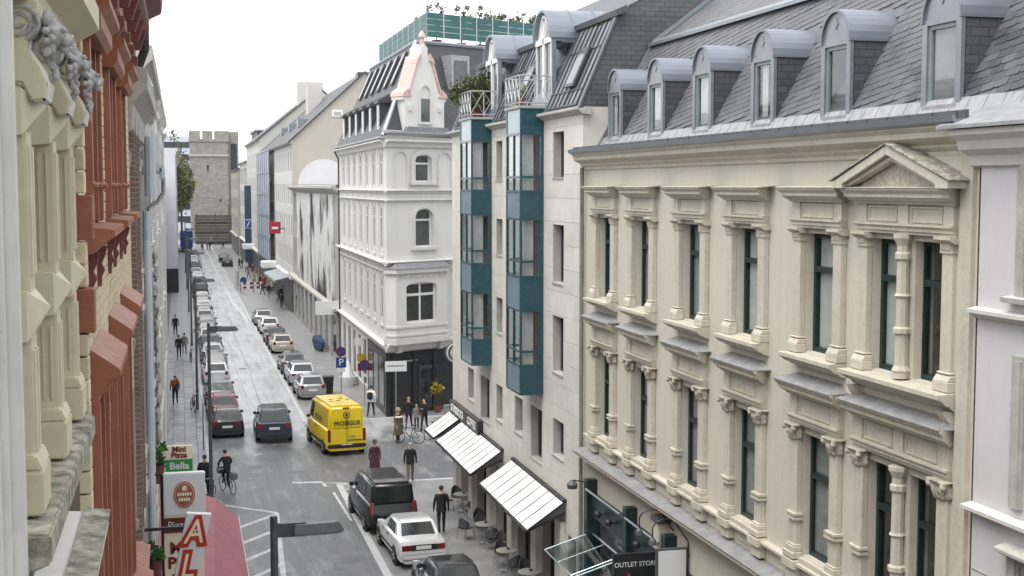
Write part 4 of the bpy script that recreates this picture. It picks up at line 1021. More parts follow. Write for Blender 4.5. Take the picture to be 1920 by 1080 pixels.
for c in cols:
    for z0, z1 in flr:
        window(FS, K, c - .5, c + .5, z0, z1, -.01, 'white_frame', 'pane_far', 2, [z1 - .6], .06, split=False)
        t = MB()
        for s in (-1, 1): t.fbox(FS, c + s * .57 - .06, c + s * .57 + .06, 0, .05, z0 - .3, z1 + .05); t.fbox(FS, c + s * .57 - .08, c + s * .57 + .08, 0, .07, z1 + .05, z1 + .16)
        A = arch(c - .7, c + .7, z1 + .1, z1 + .55, 8); A2 = arch(c - .5, c + .5, z1 + .1, z1 + .38, 8)
        for i in range(8): t.ext(FS, [A[i], A[i + 1], A2[i + 1], A2[i]], 0, .05)
        t.fbox(FS, c - .7, c + .7, 0, .08, z0 - .42, z0 - .3); t.build('window_surround', 'white_trim', K)
    for z0, z1 in ((12.2, 15.3), (8.7, 12.1), (4.6, 8.5)):
        MB().fbox(FS, c + 1.475 - .2, c + 1.475 + .2, 0, .03, z0, z1).build('pilaster_strip', 'white_trim', K)
for z, h, d in ((15.55, .45, .42), (12.75, .2, .22), (12.2, .14, .16), (8.75, .28, .35), (8.2, .1, .14), (4.1, .45, .30)):
    pr = [(0, z - h), (d * .35, z - h * .9), (d * .5, z - h * .5), (d * .9, z - h * .25), (d, z - h * .2), (d, z), (0, z + .04)]
    MB().prof(FS, pr, SW - d * .4, SE).build('string_course', 'white_trim', K); MB().prof(FC, pr, -d * .5, 8).build('string_course', 'white_trim', K)
m = MB()
for i in range(26): m.fbox(FC, .15 + i * .28, .29 + i * .28, 0, .14, 15.22, 15.40)
m.build('frieze_brackets', 'white_trim', K)
for c0, c1 in ((.45, 1.55), (3.75, 4.85)):
    m = MB(); A = arch(c0, c1, 14.3, 15.0, 8); A2 = arch(c0 + .1, c1 - .1, 14.3, 14.88, 8)
    for i in range(8): m.ext(FC, [A[i], A[i + 1], A2[i + 1], A2[i]], 0, .08)
    m.fbox(FC, c0, c0 + .1, 0, .08, 12.9, 14.3); m.fbox(FC, c1 - .1, c1, 0, .08, 12.9, 14.3); m.build('blind_arch', 'white_trim', K)
def archtrim(a0, a1, z0, zs, zt, w=.16, d=.1):
    m = MB(); A = arch(a0 - w, a1 + w, zs, zt + w, 10); A2 = arch(a0, a1, zs, zt, 10)
    for i in range(10): m.ext(FC, [A[i], A[i + 1], A2[i + 1], A2[i]], 0, d)
    m.fbox(FC, a0 - w, a0, 0, d, z0, zs); m.fbox(FC, a1, a1 + w, 0, d, z0, zs); m.fbox(FC, a0 - w - .1, a1 + w + .1, 0, d + .1, z0 - .16, z0); m.build('window_surround', 'white_trim', K)
archtrim(2.04, 3.26, 13.2, 14.45, 14.75, .3); archtrim(2.02, 3.36, 9.5, 11.2, 11.7)
window(FC, K, 2.04, 3.26, 13.2, 14.75, -.16, 'white_frame', 'pane_grey', 1, [14.25], .09, name='arched_window')
window(FC, K, 2.02, 3.36, 9.5, 11.7, -.16, 'white_frame', 'pane_grey', 1, [11.05], .09, name='arched_window')
# corner oriel
m = MB(); ofr = [(-.1, 0), (.2, .55), (3.95, .55), (4.45, 0)]
def ring(z, k=1): return [FC.p(a if k == 1 else 2.1 + (a - 2.1) * k, d * k, z) for a, d in ofr]
FO = Fr((FC.p(0, .55, 0)[0], FC.p(0, .55, 0)[1]), FC.t, FC.n)
wall(m, FO, .2, 3.95, 4.3, 8.3, [(.95, 3.2, 5.25, 7.55)], 0, .3); arch_fill(m, FO, .95, 3.2, 7.3, 7.55, -.25, -.001)
m.quad(FC.p(-.1, 0, 4.3), FC.p(.2, .55, 4.3), FC.p(.2, .55, 8.3), FC.p(-.1, 0, 8.3)); m.quad(FC.p(3.95, .55, 4.3), FC.p(4.45, 0, 4.3), FC.p(4.45, 0, 8.3), FC.p(3.95, .55, 8.3))
o = m.build('oriel', 'white_wall', K)
for z, g, h in ((4.1, .14, .35), (8.1, .16, .25), (5.0, .06, .12), (4.55, .08, .1)):
    P = [FC.p(-.1 - g, 0, z), FC.p(.2 - g * .6, .55 + g, z), FC.p(3.95 + g * .6, .55 + g, z), FC.p(4.45 + g, 0, z)]
    MB().prism(P, [(x, y, zz + h) for x, y, zz in P]).build('moulding', 'white_trim', o)
for a in (.45, 3.55):
    m = MB(); m.prof(FC, [(0, 3.55), (.3, 3.6), (.45, 3.85), (.55, 4.1), (0, 4.1)], a, a + .35); m.build('console', 'white_trim', o)
P = [FC.p(-.3, 0, 8.36), FC.p(.1, .78, 8.36), FC.p(4.05, .78, 8.36), FC.p(4.65, 0, 8.36)]; Q = [FC.p(.1, 0, 8.75), FC.p(.4, .2, 8.75), FC.p(3.8, .2, 8.75), FC.p(4.2, 0, 8.75)]
MB().prism(P, Q).build('oriel_roof', 'slate', o)
window(FO, K, .95, 3.2, 5.25, 7.55, -.18, 'white_frame', 'pane_dark', 2, [6.85], .12, name='oriel_window')
m = MB()
for i in range(9): m.torus(FO.p(.4 + i * .42, .02, 7.95), .13, .03, 10, 4, 'y')
m.build('scroll_frieze', 'white_trim', o)
# dark ground-floor shop
m = MB(); m.fbox(FC, -.02, 8, .01, .10, .03, 3.62); 
for a in (.2, 1.7, 3.2): m.fbox(FC, a, a + .16, .10, .22, .03, 3.5)
m.fbox(FC, .3, 6, .10, .16, 2.9, 3.5)
sh = m.build('shop_front', 'black_shop', K)
MB().fbox(FC, 2.2, 3.6, .10, .14, .1, 2.7).build('shop_door', 'dark_frame', sh); MB().fbox(FC, 2.3, 2.85, .14, .15, .2, 2.5).build('pane', 'pane_dark', sh); MB().fbox(FC, 2.95, 3.5, .14, .15, .2, 2.5).build('pane', 'pane_dark', sh)
MB().fbox(FC, 1.0, 2.0, .16, .2, 3.05, 3.12).build('light_strip', 'steel', sh)
m = MB(); m.fbox(FS, SW, 81.3, .01, .10, .03, 3.62); m.build('shop_front', 'black_shop', K)
for a in (74.5, 76.7, 78.9): MB().fbox(FS, a, a + 1.7, .10, .12, .5, 3.2).build('shop_pane', 'pane_dark', K)
for g in gops: window(FS, K, *g, -.15, 'dark_frame', 'pane_dark', 1, [2.7], .08, split=False, name='shop_window')
m = MB(); m.fbox(FS, 81.3, SE, .005, .08, .03, .5); m.build('plinth', 'stone_grey', K)
for a, z, mt in ((83.6, 2.9, 'sign_white'), (82.4, 2.1, 'leaf_yellow'), (82.2, 1.5, 'tail_red')  ):
    MB().fbox(FS, a, a + .1, .1, .6 if a < 90 else 1.3, z, z + (.45 if a < 90 else .7)).build('projecting_sign', mt, K)
m = MB(); m.path([FS.p(95.6, .12, 15), FS.p(95.6, .12, .1)], .06, 6); m.path([FS.p(95.6, .12, 14.9), FS.p(95.6, .4, 15.4)], .06, 6); m.build('downpipe', 'dark_frame', K)
# mansard
e0 = FC.p(8, .1, 0); T1 = (13.5, 77.2); T2 = (13.5, SE); T3 = (22, 82)
m = MB(); m.quad((11.0, 73.7, 15.75), (11.0, SE, 15.75), (T2[0], SE, 21.3), (T1[0], T1[1], 21.3))
rf = m.build('roof', 'slate_far', K, uv=lambda p: (p.y, p.z))
m = MB(); m.quad((11.0, 73.7, 15.75), (e0[0] + 5, e0[1] + 2.9, 15.75), (T3[0], T3[1], 21.3), (T1[0], T1[1], 21.3)); m.build('corner_slope', 'slate_far', rf, uv=lambda p: (p.x, p.z))
m = MB(); m.quad((T1[0], T1[1], 21.3), (T2[0], T2[1], 21.3), (24, SE, 21.3), (T3[0], T3[1], 21.3)); m.quad((11, SE, 15.7), (24, SE, 15.7), (24, SE, 21.3), (13.5, SE, 21.3)); m.build('roof_deck', 'zinc_old', rf)
m = MB(); m.tube((11.0, 73.7, 15.75), (T1[0], T1[1], 21.35), .13, 6); m.build('hip_flashing', 'zinc', rf)
m = MB(); m.tube((T1[0], T1[1], 21.32), (T2[0], T2[1], 21.32), .12, 6); m.tube((T1[0], T1[1], 21.32), (T3[0], T3[1], 21.32), .12, 6); m.build('ridge_flashing', 'zinc', rf)
q0 = FC.p(4.6, -.2, 15.9); q1 = FC.p(5.0, -2.6, 21.2)
m = MB(); m.tube(q0, q1, .16, 6); m.build('valley_flashing', 'zinc', rf)
m = MB(); m.prof(FS, [(-.1, 15.58), (.45, 15.6), (.45, 15.72), (-.1, 15.78)], SW - .3, SE); m.prof(FC, [(-.1, 15.9), (.4, 15.9), (.4, 16.02), (-.1, 16.1)], -.2, 8); m.build('gutter', 'zinc_old', rf)
def rx(z): return 11.0 + (z - 15.75) * 2.5 / 5.55
for i in range(6):
    y = 77.0 + i * 3.3; xx = 11.25
    m = MB(); m.box(xx, xx + 1.3, y - .55, y + .55, 16.05, 17.75); d = m.build('box_dormer', 'slate_far', K, uv=lambda p: (p.x, p.z))
    m = MB(); m.prism([(xx - .15, y - .75, 17.7), (xx - .15, y + .75, 17.7), (xx + 1.5, y + .75, 17.8), (xx + 1.5, y - .75, 17.8)], [(xx - .15, y - .75, 17.85), (xx - .15, y + .75, 17.85), (xx + 1.5, y + .75, 18.75), (xx + 1.5, y - .75, 18.75)]); m.build('dormer_roof', 'slate_far', d, uv=lambda p: (p.y, p.z))
    fd = Fr((xx, 0), (0, 1), (-1, 0)); MB().fbox(fd, y - .4, y + .4, 0, .03, 16.25, 17.6).build('dormer_window', 'white_frame', d)
    MB().fbox(fd, y - .3, y + .3, .03, .04, 16.35, 17.5).build('pane', 'pane_grey', d)
for i in range(6):
    y = 79.0 + i * 2.9
    m = MB(); P = [(rx(18.9) - .06, y - .4, 18.9), (rx(18.9) - .06, y + .4, 18.9), (rx(20.9) - .06, y + .4, 20.9), (rx(20.9) - .06, y - .4, 20.9)]
    m.prism(P, [(x - .09, yy, z + .04) for x, yy, z in P]); d = m.build('skylight', 'dark_frame', K)
    P2 = [(rx(19.05) - .16, y - .34, 19.05 + .04), (rx(19.05) - .16, y + .34, 19.09), (rx(20.75) - .16, y + .34, 20.79), (rx(20.75) - .16, y - .34, 20.79)]
    m = MB(); m.quad(*P2); m.build('pane', 'pane_dark', d)
# gable
FG = FC; cx = 2.72
m = MB(); m.ext(FG, [(1.28, 16.02), (4.17, 16.02), (4.17, 17.75), (4.32, 17.8), (4.32, 18.0), (3.85, 18.1), (3.2, 20.0), (2.95, 20.4), (2.95, 20.75), (cx, 21.0), (2.49, 20.75), (2.49, 20.4), (2.25, 20.0), (1.6, 18.1), (1.12, 18.0), (1.12, 17.8), (1.28, 17.75)], -.9, .12)
g = m.build('gable', 'white_wall', K)
for s in (-1, 1):
    m = MB(); m.ext(FG, [(cx + s * 1.18, 18.12), (cx + s * 1.30, 18.06), (cx + s * .5, 20.3), (cx + s * .42, 20.05)], -.95, .2); m.build('gable_coping', 'pink_trim', g)
    m = MB(); m.ext(FG, [(cx + s * 1.0, 18.0), (cx + s * 1.65, 17.98), (cx + s * 1.6, 18.2), (cx + s * 1.25, 18.45)], -.95, .2); m.build('gable_coping', 'pink_trim', g)
    m = MB(); m.ext(FG, [(cx + s * .32, 20.05), (cx + s * .68, 19.85), (cx + s * .62, 20.1), (cx + s * .35, 20.45)], -.3, .24); m.build('kneeler', 'pink_trim', g)
q = FG.p(cx, -.1, 0)
m = MB(); m.lathe((q[0], q[1], 0), [(.2, 20.3), (.16, 20.9), (.13, 21.3), (.22, 21.35), (.2, 21.5), (.03, 21.75)], 8); m.build('finial', 'pink_trim', g)
m = MB(); A = arch(2.25, 3.2, 18.2, 18.75, 8); A2 = arch(2.38, 3.07, 18.2, 18.6, 8)
for i in range(8): m.ext(FG, [A[i], A[i + 1], A2[i + 1], A2[i]], .12, .2)
m.fbox(FG, 2.25, 2.38, .12, .2, 16.6, 18.2); m.fbox(FG, 3.07, 3.2, .12, .2, 16.6, 18.2); m.fbox(FG, 2.2, 3.25, .12, .26, 16.45, 16.6); m.build('window_surround', 'white_trim', g)
MB().fbox(FG, 2.38, 3.07, .121, .14, 16.6, 17.9).build('pane', 'pane_grey', g); 
for a in (1.62, 3.82): MB().fbox(FG, a - .1, a + .1, .12, .3, 17.2, 17.5).build('gable_bracket', 'white_trim', g)
MB().ext(FG, [(1.1, 16.02), (4.4, 16.02), (4.2, 16.3), (1.3, 16.3)], .12, .4).build('apron', 'zinc', g)
m = MB(); dw = FC.p(6.1, -.6, 0); FD = Fr((dw[0], dw[1]), FC.t, FC.n)
MB().fbox(FD, -.7, .7, -1.6, 0, 18.6, 20.6).build('corner_dormer', 'zinc_old', K); MB().fbox(FD, -.5, .5, 0, .03, 18.8, 20.3).build('dormer_window', 'pane_grey', K)
# teal roof terrace screen
t = thing('terrace_screen', 'teal slatted privacy screen round the roof terrace of the corner house', 'fence', (16, 84, 21.3))
A_, B_, C_ = Vector((14.35, 78.3, 0)), Vector((14.35, 97.5, 0)), Vector((23.5, 83.4, 0))
def screen(p, q, n):
    for i in range(n):
        u, v = p.lerp(q, i / n), p.lerp(q, (i + 1) / n); d = (v - u).normalized(); nn = Vector((d.y, -d.x, 0)) * .02
        for k in range(4):
            z0 = 21.75 + k * .36; uu, vv = u + d * .05, v - d * .05
            MB().prism([tuple(uu - nn + Vector((0, 0, z0))), tuple(vv - nn + Vector((0, 0, z0))), tuple(vv + nn + Vector((0, 0, z0))), tuple(uu + nn + Vector((0, 0, z0)))], [tuple(uu - nn + Vector((0, 0, z0 + .345))), tuple(vv - nn + Vector((0, 0, z0 + .345))), tuple(vv + nn + Vector((0, 0, z0 + .345))), tuple(uu + nn + Vector((0, 0, z0 + .345)))]).build('panel', 'teal_mesh', t)
        MB().tube((u.x, u.y, 21.35), (u.x, u.y, 23.35), .035, 6).build('post', 'steel', t)
screen(A_, B_, 9); screen(A_, C_, 8)
for i, (x, y, r, mt, n) in enumerate(((15.2, 79.6, .5, 'leaf_dry', 260), (17.0, 81.0, .7, 'leaf_olive', 420), (18.3, 81.6, .8, 'leaf_dry', 480), (19.6, 82.2, .7, 'leaf_olive', 420), (21.0, 83.0, .8, 'leaf_dry', 460), (22.2, 83.8, .6, 'leaf_olive', 320), (15.0, 84.0, .45, 'leaf_dry', 200), (15.0, 90, .5, 'leaf_dry', 160))):
    potted('terrace_shrub', 'twiggy potted shrub with %s leaves rising above the teal roof terrace screen' % ('dry brown' if mt == 'leaf_dry' else 'olive green'), (x, y, 21.32), (r, r, .75), n, .16, mt, 40 + i, 'shrub', .3, 'shrubs behind the teal roof screen', 1.55)
# ================================================================== mural house
N = thing('mural_house', 'low flat roofed house with a tall black, white and grey mural on its front', 'building', (16, 116, 0))
M('mural', (.6, .6, .6), .8, .05, 1)
mt = MATS['mural'].node_tree; bs = [n for n in mt.nodes if n.type == 'BSDF_PRINCIPLED'][0]
nz = noise(mt, pos(mt, (1, .22, .16)), 1.0, 5, .6); rp = mt.nodes.new('ShaderNodeValToRGB')
for p_, c_ in ((.41, (.025, .025, .028, 1)), (.45, (.20, .195, .19, 1)), (.5, (.50, .50, .51, 1)), (.58, (.58, .58, .57, 1)), (.66, (.25, .25, .245, 1))):
    e = rp.color_ramp.elements.new(p_); e.color = c_
mt.links.new(nz, rp.inputs[0]); mt.links.new(rp.outputs[0], bs.inputs['Base Color'])
no = [(132.2, 133.4, 9.5, 12.2), (134.2, 135.4, 9.5, 12.2), (132.2, 133.4, 5.2, 7.8), (134.2, 135.4, 5.2, 7.8)]
m = MB(); wall(m, FS, 96.3, 137, .03, 12.6, no, 0, .2); m.build('wall', 'far_grey', N)
for q in no: window(FS, N, *q, -.12, 'white_frame', 'pane_far', 1, None, .07)
MB().fbox(FS, 99.5, 131, .01, .12, 4.2, 12.3).build('mural_panel', 'mural', N)
m = MB(); m.prof(FS, [(0, 12.4), (.4, 12.7), (.6, 12.8), (.6, 13.0), (0, 13.05)], 96.3, 137.2); m.build('cornice', 'stone_grey', N)
MB().box(11.0, 24, 96.3, 137, 12.9, 13.05).build('roof', 'zinc_old', N)
m = MB(); m.prof(FS, [(0, 3.9), (.5, 3.9), (.5, 4.1), (0, 4.2)], 96.3, 137); m.build('ledge', 'stone_grey', N)
for i in range(9): MB().fbox(FS, 98 + i * 4.2, 101 + i * 4.2, .005, .04, .5, 3.5).build('shop_window', 'pane_dark', N)
for i in range(10): MB().fbox(FS, 97.2 + i * 4.2, 97.7 + i * 4.2, .006, .14, .03, 3.9).build('shop_pier', 'far_grey', N)
MB().box(9.5, 11.2, 97.2, 97.4, 3.6, 4.6).build('projecting_sign', 'sign_white', N)
# ================================================================== further houses, right side
def house(name, label, X, y0, y1, eave, ridge, rx_, mat, roofm, floors, cols, wmat='pane_far', w=1.2, depth=14, frame='white_frame', base='black_shop', gable=None, side=1):
    H = thing(name, label, 'building', (X + side * depth / 2, (y0 + y1) / 2, 0)); f = Fr((X, 0), (0, 1), (-side, 0))
    step = (y1 - y0) / cols; op = [(y0 + step * (i + .5) - w / 2, y0 + step * (i + .5) + w / 2, a, b) for i in range(cols) for a, b in floors]
    m = MB(); wall(m, f, y0, y1, .03, eave, op, 0, .08); m.build('wall', mat, H)
    for q in op: window(f, H, *q, -.02, frame, wmat, 2 if w > 1.1 else 1, None, .08, split=False)
    m = MB(); x1 = X + side * depth
    for yy in (y0, y1): MB().add([(X, yy, .03), (x1, yy, .03), (x1, yy, eave), (X + side * rx_, yy, ridge), (X, yy, eave)], [(0, 1, 2, 3, 4)]).build('gable_wall', gable or mat, H)
    m = MB(); xo = X - side * .4; zo = eave - .4 * (ridge - eave) / rx_
    m.prism([(xo, y0 - .2, zo), (X + side * rx_, y0 - .2, ridge), (X + side * rx_, y0 - .2, ridge + .2), (xo, y0 - .2, zo + .2)], [(xo, y1 + .2, zo), (X + side * rx_, y1 + .2, ridge), (X + side * rx_, y1 + .2, ridge + .2), (xo, y1 + .2, zo + .2)])
    m.prism([(X + side * rx_, y0 - .2, ridge), (x1, y0 - .2, eave), (x1, y0 - .2, eave + .2), (X + side * rx_, y0 - .2, ridge + .2)], [(X + side * rx_, y1 + .2, ridge), (x1, y1 + .2, eave), (x1, y1 + .2, eave + .2), (X + side * rx_, y1 + .2, ridge + .2)])
    rf = m.build('roof', roofm, H, uv=lambda p: (p.y, p.x * 1.4))
    m = MB(); m.fbox(f, y0, y1, .005, .12, .05, 3.4); m.build('shop_front', base, H)
    m = MB(); m.prof(f, [(0, 3.4), (.35, 3.4), (.35, 3.6), (0, 3.75)], y0, y1); m.prof(f, [(0, eave - .4), (.3, eave - .2), (.35, eave - .05), (0, eave)], y0, y1); m.build('ledge', mat, H)
    return H, f, rf
H1, f1, r1 = house('gabled_house', 'house with a broad blank beige gable wall rising above the mural house', 11.2, 137.2, 189, 17.6, 24.5, 7.5, 'far_white', 'slate_far', [(14.4, 16.6), (11.0, 13.2), (7.8, 10.0), (4.6, 6.6)], 17, 'pane_far', 1.6, 15, 'white_frame', 'black_shop', 'far_beige')
m = MB(); m.box(18.0, 19.8, 137.4, 139.5, 21.2, 24.6); m.build('chimney', 'dark_frame', r1); MB().box(15.5, 17.2, 165, 168, 21.2, 25.2).build('chimney', 'far_cream', r1)
m = MB()
for i in range(24):
    t0, t1 = math.pi * i / 24, math.pi * (i + 1) / 24
    m.add([(14.4, 137.18, 13.1), (14.4 - 2.6 * math.cos(t0), 137.18, 13.1 + 2.6 * math.sin(t0)), (14.4 - 2.6 * math.cos(t1), 137.18, 13.1 + 2.6 * math.sin(t1))], [(0, 1, 2)])
m.build('painted_arch', 'lilac_wall', H1); MB().box(15.3, 16.4, 137.1, 137.2, 20.0, 20.7).build('gable_vent', 'sign_white', H1); MB().box(15.5, 16.2, 137.06, 137.12, 20.15, 20.5).build('vent_louvre', 'far_grey', H1)
for i in range(3): MB().box(12.6, 14.0, 146 + i * 12, 147.5 + i * 12, 19.3, 20.2).build('roof_window', 'zinc', r1)
t = thing('scaffold', 'scaffold hung with pale blue netting on the front of the gabled house', 'scaffold', (10.4, 176, 0))
for k in range(5): MB().box(10.55, 10.6, 163, 189, 3.9 + k * 2.7, 6.45 + k * 2.7).build('net', 'scaffold_blue', t)
m = MB()
for y in range(163, 190, 4): m.tube((10.5, y, 0), (10.5, y, 17.4), .05, 5)
for k in range(6): m.tube((10.5, 163, 3.8 + k * 2.7), (10.5, 189, 3.8 + k * 2.7), .05, 5)
m.build('tubes', 'steel', t)
H2, f2_, r2 = house('cream_gable_house', 'taller cream house whose bare gable shows above the netted scaffold', 11.0, 189.4, 226, 19.6, 26.5, 8.5, 'far_cream', 'slate_far', [(15.5, 17.8), (12, 14.2), (8.5, 10.7), (5, 7)], 9, 'pane_far', 1.6, 17)
MB().box(16.5, 20.0, 190, 192.5, 23.5, 27.5).build('chimney', 'far_cream', r2)
H3, f3, r3 = house('dark_window_house', 'distant white house with tall dark windows next to the tower square', 11.0, 226.4, 252, 17.0, 19, 6, 'far_white', 'zinc', [(13.2, 16), (9.2, 12), (5, 8)], 4, 'pane_dark', 4.5, 14)
H4, f4, r4 = house('ochre_house', 'distant ochre stone house beside the tower', 10.6, 252.4, 284, 16, 18, 6, 'far_beige', 'slate_far', [(12.2, 14.4), (8.6, 10.8), (5, 7.2)], 7, 'pane_far', 1.3, 14, 'dark_frame')
t = thing('blue_pylon_sign', 'tall dark blue pylon with a white square logo by the far shops', 'sign', (10.4, 214, 0))
MB().box(10.0, 11.0, 213.5, 214, .03, 13).build('pylon', 'pylon_blue', t); MB().box(9.9, 11.1, 213.4, 213.5, 6.3, 7.7).build('panel', 'sign_white', t); MB().box(10.0, 11.0, 213.36, 213.4, 6.4, 7.6).build('panel_face', 'blue_sign', t)
m = MB(); m.prism([(10.25, 213.34, 6.6), (10.4, 213.34, 6.6), (10.8, 213.34, 7.4), (10.65, 213.34, 7.4)], [(10.25, 213.36, 6.6), (10.4, 213.36, 6.6), (10.8, 213.36, 7.4), (10.65, 213.36, 7.4)]); m.build('slash_mark', 'sign_white', t)
t = thing('red_sign', 'small red projecting sign with white lettering on the gabled house', 'sign', (10.3, 148, 8))
MB().box(9.55, 10.75, 147.9, 148.2, 7.75, 9.05).build('panel', 'red_sign', t); MB().box(10.75, 11.2, 148, 148.1, 8.2, 8.4).build('bracket', 'steel', t)
MB().box(9.8, 10.5, 147.87, 147.9, 8.25, 8.5).build('lettering', 'sign_white', t)
for i, (y, z) in enumerate(((141, 3.6), (147, 3.5), (153, 3.4))):
    t = thing('shop_canopy', ('greenish canopy of the far shop next to the mural house', 'greenish canopy of the far shop under the red sign', 'greenish canopy of the far shop before the scaffold')[i], 'canopy', (10.5, y, 3.3), 0, 'canopies of the far shops')
    MB().prism([(9.4, y - 2.6, z - .4), (9.4, y + 2.6, z - .4), (11.0, y + 2.6, z), (11.0, y - 2.6, z)], [(9.4, y - 2.6, z - .3), (9.4, y + 2.6, z - .3), (11.0, y + 2.6, z + .1), (11.0, y - 2.6, z + .1)]).build('sheet', 'grey_frame', t)
    MB().box(9.35, 9.45, y - 2.6, y + 2.6, z - .55, z - .3).build('fascia', 'far_grey', t)
for i, y in enumerate((160, 208)):
    t = thing('white_canopy', 'white shop canopy jutting over the far footway %s' % ('under the scaffold', 'beside the blue pylon')[i], 'canopy', (10.3, y, 3.4))
    MB().box(9.3, 11.1, y - 1.5, y + 1.5, 3.3, 4.1).build('box', 'sign_white', t, bevel=.1)
# ================================================================== old gate tower
T = thing('stone_gate_tower', 'old square stone gate tower with battlements closing the street', 'tower', (7.8, 316, 0))
m = MB(); m.box(2.6, 11.0, 310, 322, 0, 22.9); m.build('shaft', 'rough_stone', T)
m = MB(); m.box(2.4, 11.2, 309.7, 322.3, 19.6, 20.0); m.build('string_course', 'stone_grey', T)
m = MB(); m.box(2.4, 11.2, 309.75, 322.3, 22.9, 23.5); m.build('parapet', 'rough_stone', T)
for x0, x1 in ((2.4, 4.9), (5.35, 7.6), (8.0, 11.2)): MB().box(x0, x1, 309.75, 310.8, 23.5, 25.3).build('merlon', 'rough_stone', T)
m = MB(); m.box(11.0, 13.4, 311, 322, 0, 25.2); m.build('stair_turret', 'rough_stone', T); MB().box(11.6, 13.0, 310.9, 311, 8, 22.5).build('glazing', 'pane_far', T)
for z in (8, 12.8, 17.6): MB().box(11.5, 13.1, 310.8, 310.95, z, z + .3).build('glazing_bar', 'dark_frame', T)
MB().box(6.3, 6.7, 309.95, 310.05, 16.2, 17.6).build('arrow_slit', 'room', T); MB().box(9.0, 9.4, 309.95, 310.05, 9.2, 10).build('arrow_slit', 'room', T)
t = thing('timber_hoarding', 'dark horizontal plank hoarding built against the foot of the stone tower', 'hoarding', (8, 303, 0))
for k in range(9): MB().box(3.4 - .15 * (k % 2), 13.4, 303 - .05 * (k % 3), 303.4, .1 + k * .72, .74 + k * .72).build('plank', 'black_shop' if k % 3 == 0 else 'plank_grey', t)
for x in (3.6, 7.6, 10.6, 13.2): MB().box(x, x + .3, 302.7, 302.9, 0, 8.6 if x > 10 else 6.9).build('post', 'bark', t)
MB().box(12.2, 13.8, 302.4, 302.6, 5.6, 6.8).build('notice', 'sign_white', t)
# buildings and hill beyond
t = thing('glass_office_block', 'pale blue glass office block showing beyond the tower', 'building', (-8, 380, 0))
MB().box(-30, 5.0, 380, 400, 0, 26.5).build('body', 'pipe_blue', t); 
for k in range(7): MB().box(-30, 5.02, 379.9, 380, 3 + k * 3.4, 4.6 + k * 3.4).build('glass_band', 'pane_far', t)
t = thing('flat_roof_block', 'grey flat roofed block with dark glazed top storey behind the cream house', 'building', (24, 262, 0))
MB().box(14, 34, 255, 275, 0, 20.2).build('body', 'far_grey', t); MB().box(14.5, 33, 256, 275, 20.2, 23.2).build('top_storey', 'dark_frame', t); MB().box(14, 34, 255, 275, 23.2, 23.5).build('roof', 'zinc', t)
# tall buildings behind the camera's right, closing the side street
H5, f5, r5 = house('side_street_house', 'plain grey house closing the side street', 26, 58, 73, 15, 18, 5, 'far_grey', 'slate_far', [(11.6, 13.6), (8.4, 10.4), (5, 7)], 5, 'pane_far', 1.2, 12)
# far tree by the tower
def tree(label, loc, h, rad, n, size, leafm, seed, group=None, name='street_tree'):
    rg = random.Random(seed); t = thing(name, label, 'tree', loc, 0, group); x, y, z = loc
    m = MB(); m.tube((x, y, z), (x, y, z + h * .4), .28, 8, .2); top = (x, y, z + h * .4)
    for i in range(9):
        a = 2 * math.pi * i / 9 + rg.uniform(-.3, .3); e = (x + rad * .7 * math.cos(a) * rg.uniform(.5, 1), y + rad * .7 * math.sin(a), z + h * rg.uniform(.6, .92)); mid = tuple((Vector(top) + Vector(e)) / 2 + Vector((0, 0, .4)))
        m.tube(top, mid, .13, 6, .07); m.tube(mid, e, .07, 5, .02)
    m.build('trunk', 'bark', t); foliage((x, y, z + h * .66), (rad, rad, h * .38), n, size, seed).build('crown', leafm, t); return t
tree('spring green street tree beside the stone tower', (.5, 288, 0), 20, 2.6, 3000, .7, 'leaf_spring', 3)
tree('darker green tree showing behind the spring green one', (-1.5, 330, 0), 24, 5, 2200, .8, 'leaf_olive', 8)
# ================================================================== cream house on the left
L0 = thing('cream_house', 'cream house with carved consoles and diamond bosses on its pilasters', 'building', (-5, 5, 0))
FL = Fr((-.85, 0), (0, 1), (1, 0))          # d = X + .85
m = MB(); wall(m, FL, 3.0, 8.92, 11.45, 15.5, [(4.6, 5.95, 11.7, 14.4), (6.55, 7.25, 11.75, 13.5), (7.85, 8.45, 11.75, 13.5)], 0, .25); m.build('wall', 'cream', L0)
m = MB(); wall(m, FL, 3.0, 8.92, .05, 11.35, [], .06, .2); m.quad(FL.p(8.92, .06, 0), FL.p(8.92, -6, 0), FL.p(8.92, -6, 11.4), FL.p(8.92, .06, 11.4)); m.build('lower_wall', 'cream_white', L0)
for a0, a1 in ((6.55, 7.25), (7.85, 8.45)): window(FL, L0, a0, a1, 11.75, 13.5, -.15, 'white_frame', 'pane_dark', 1, [12.9], .06)
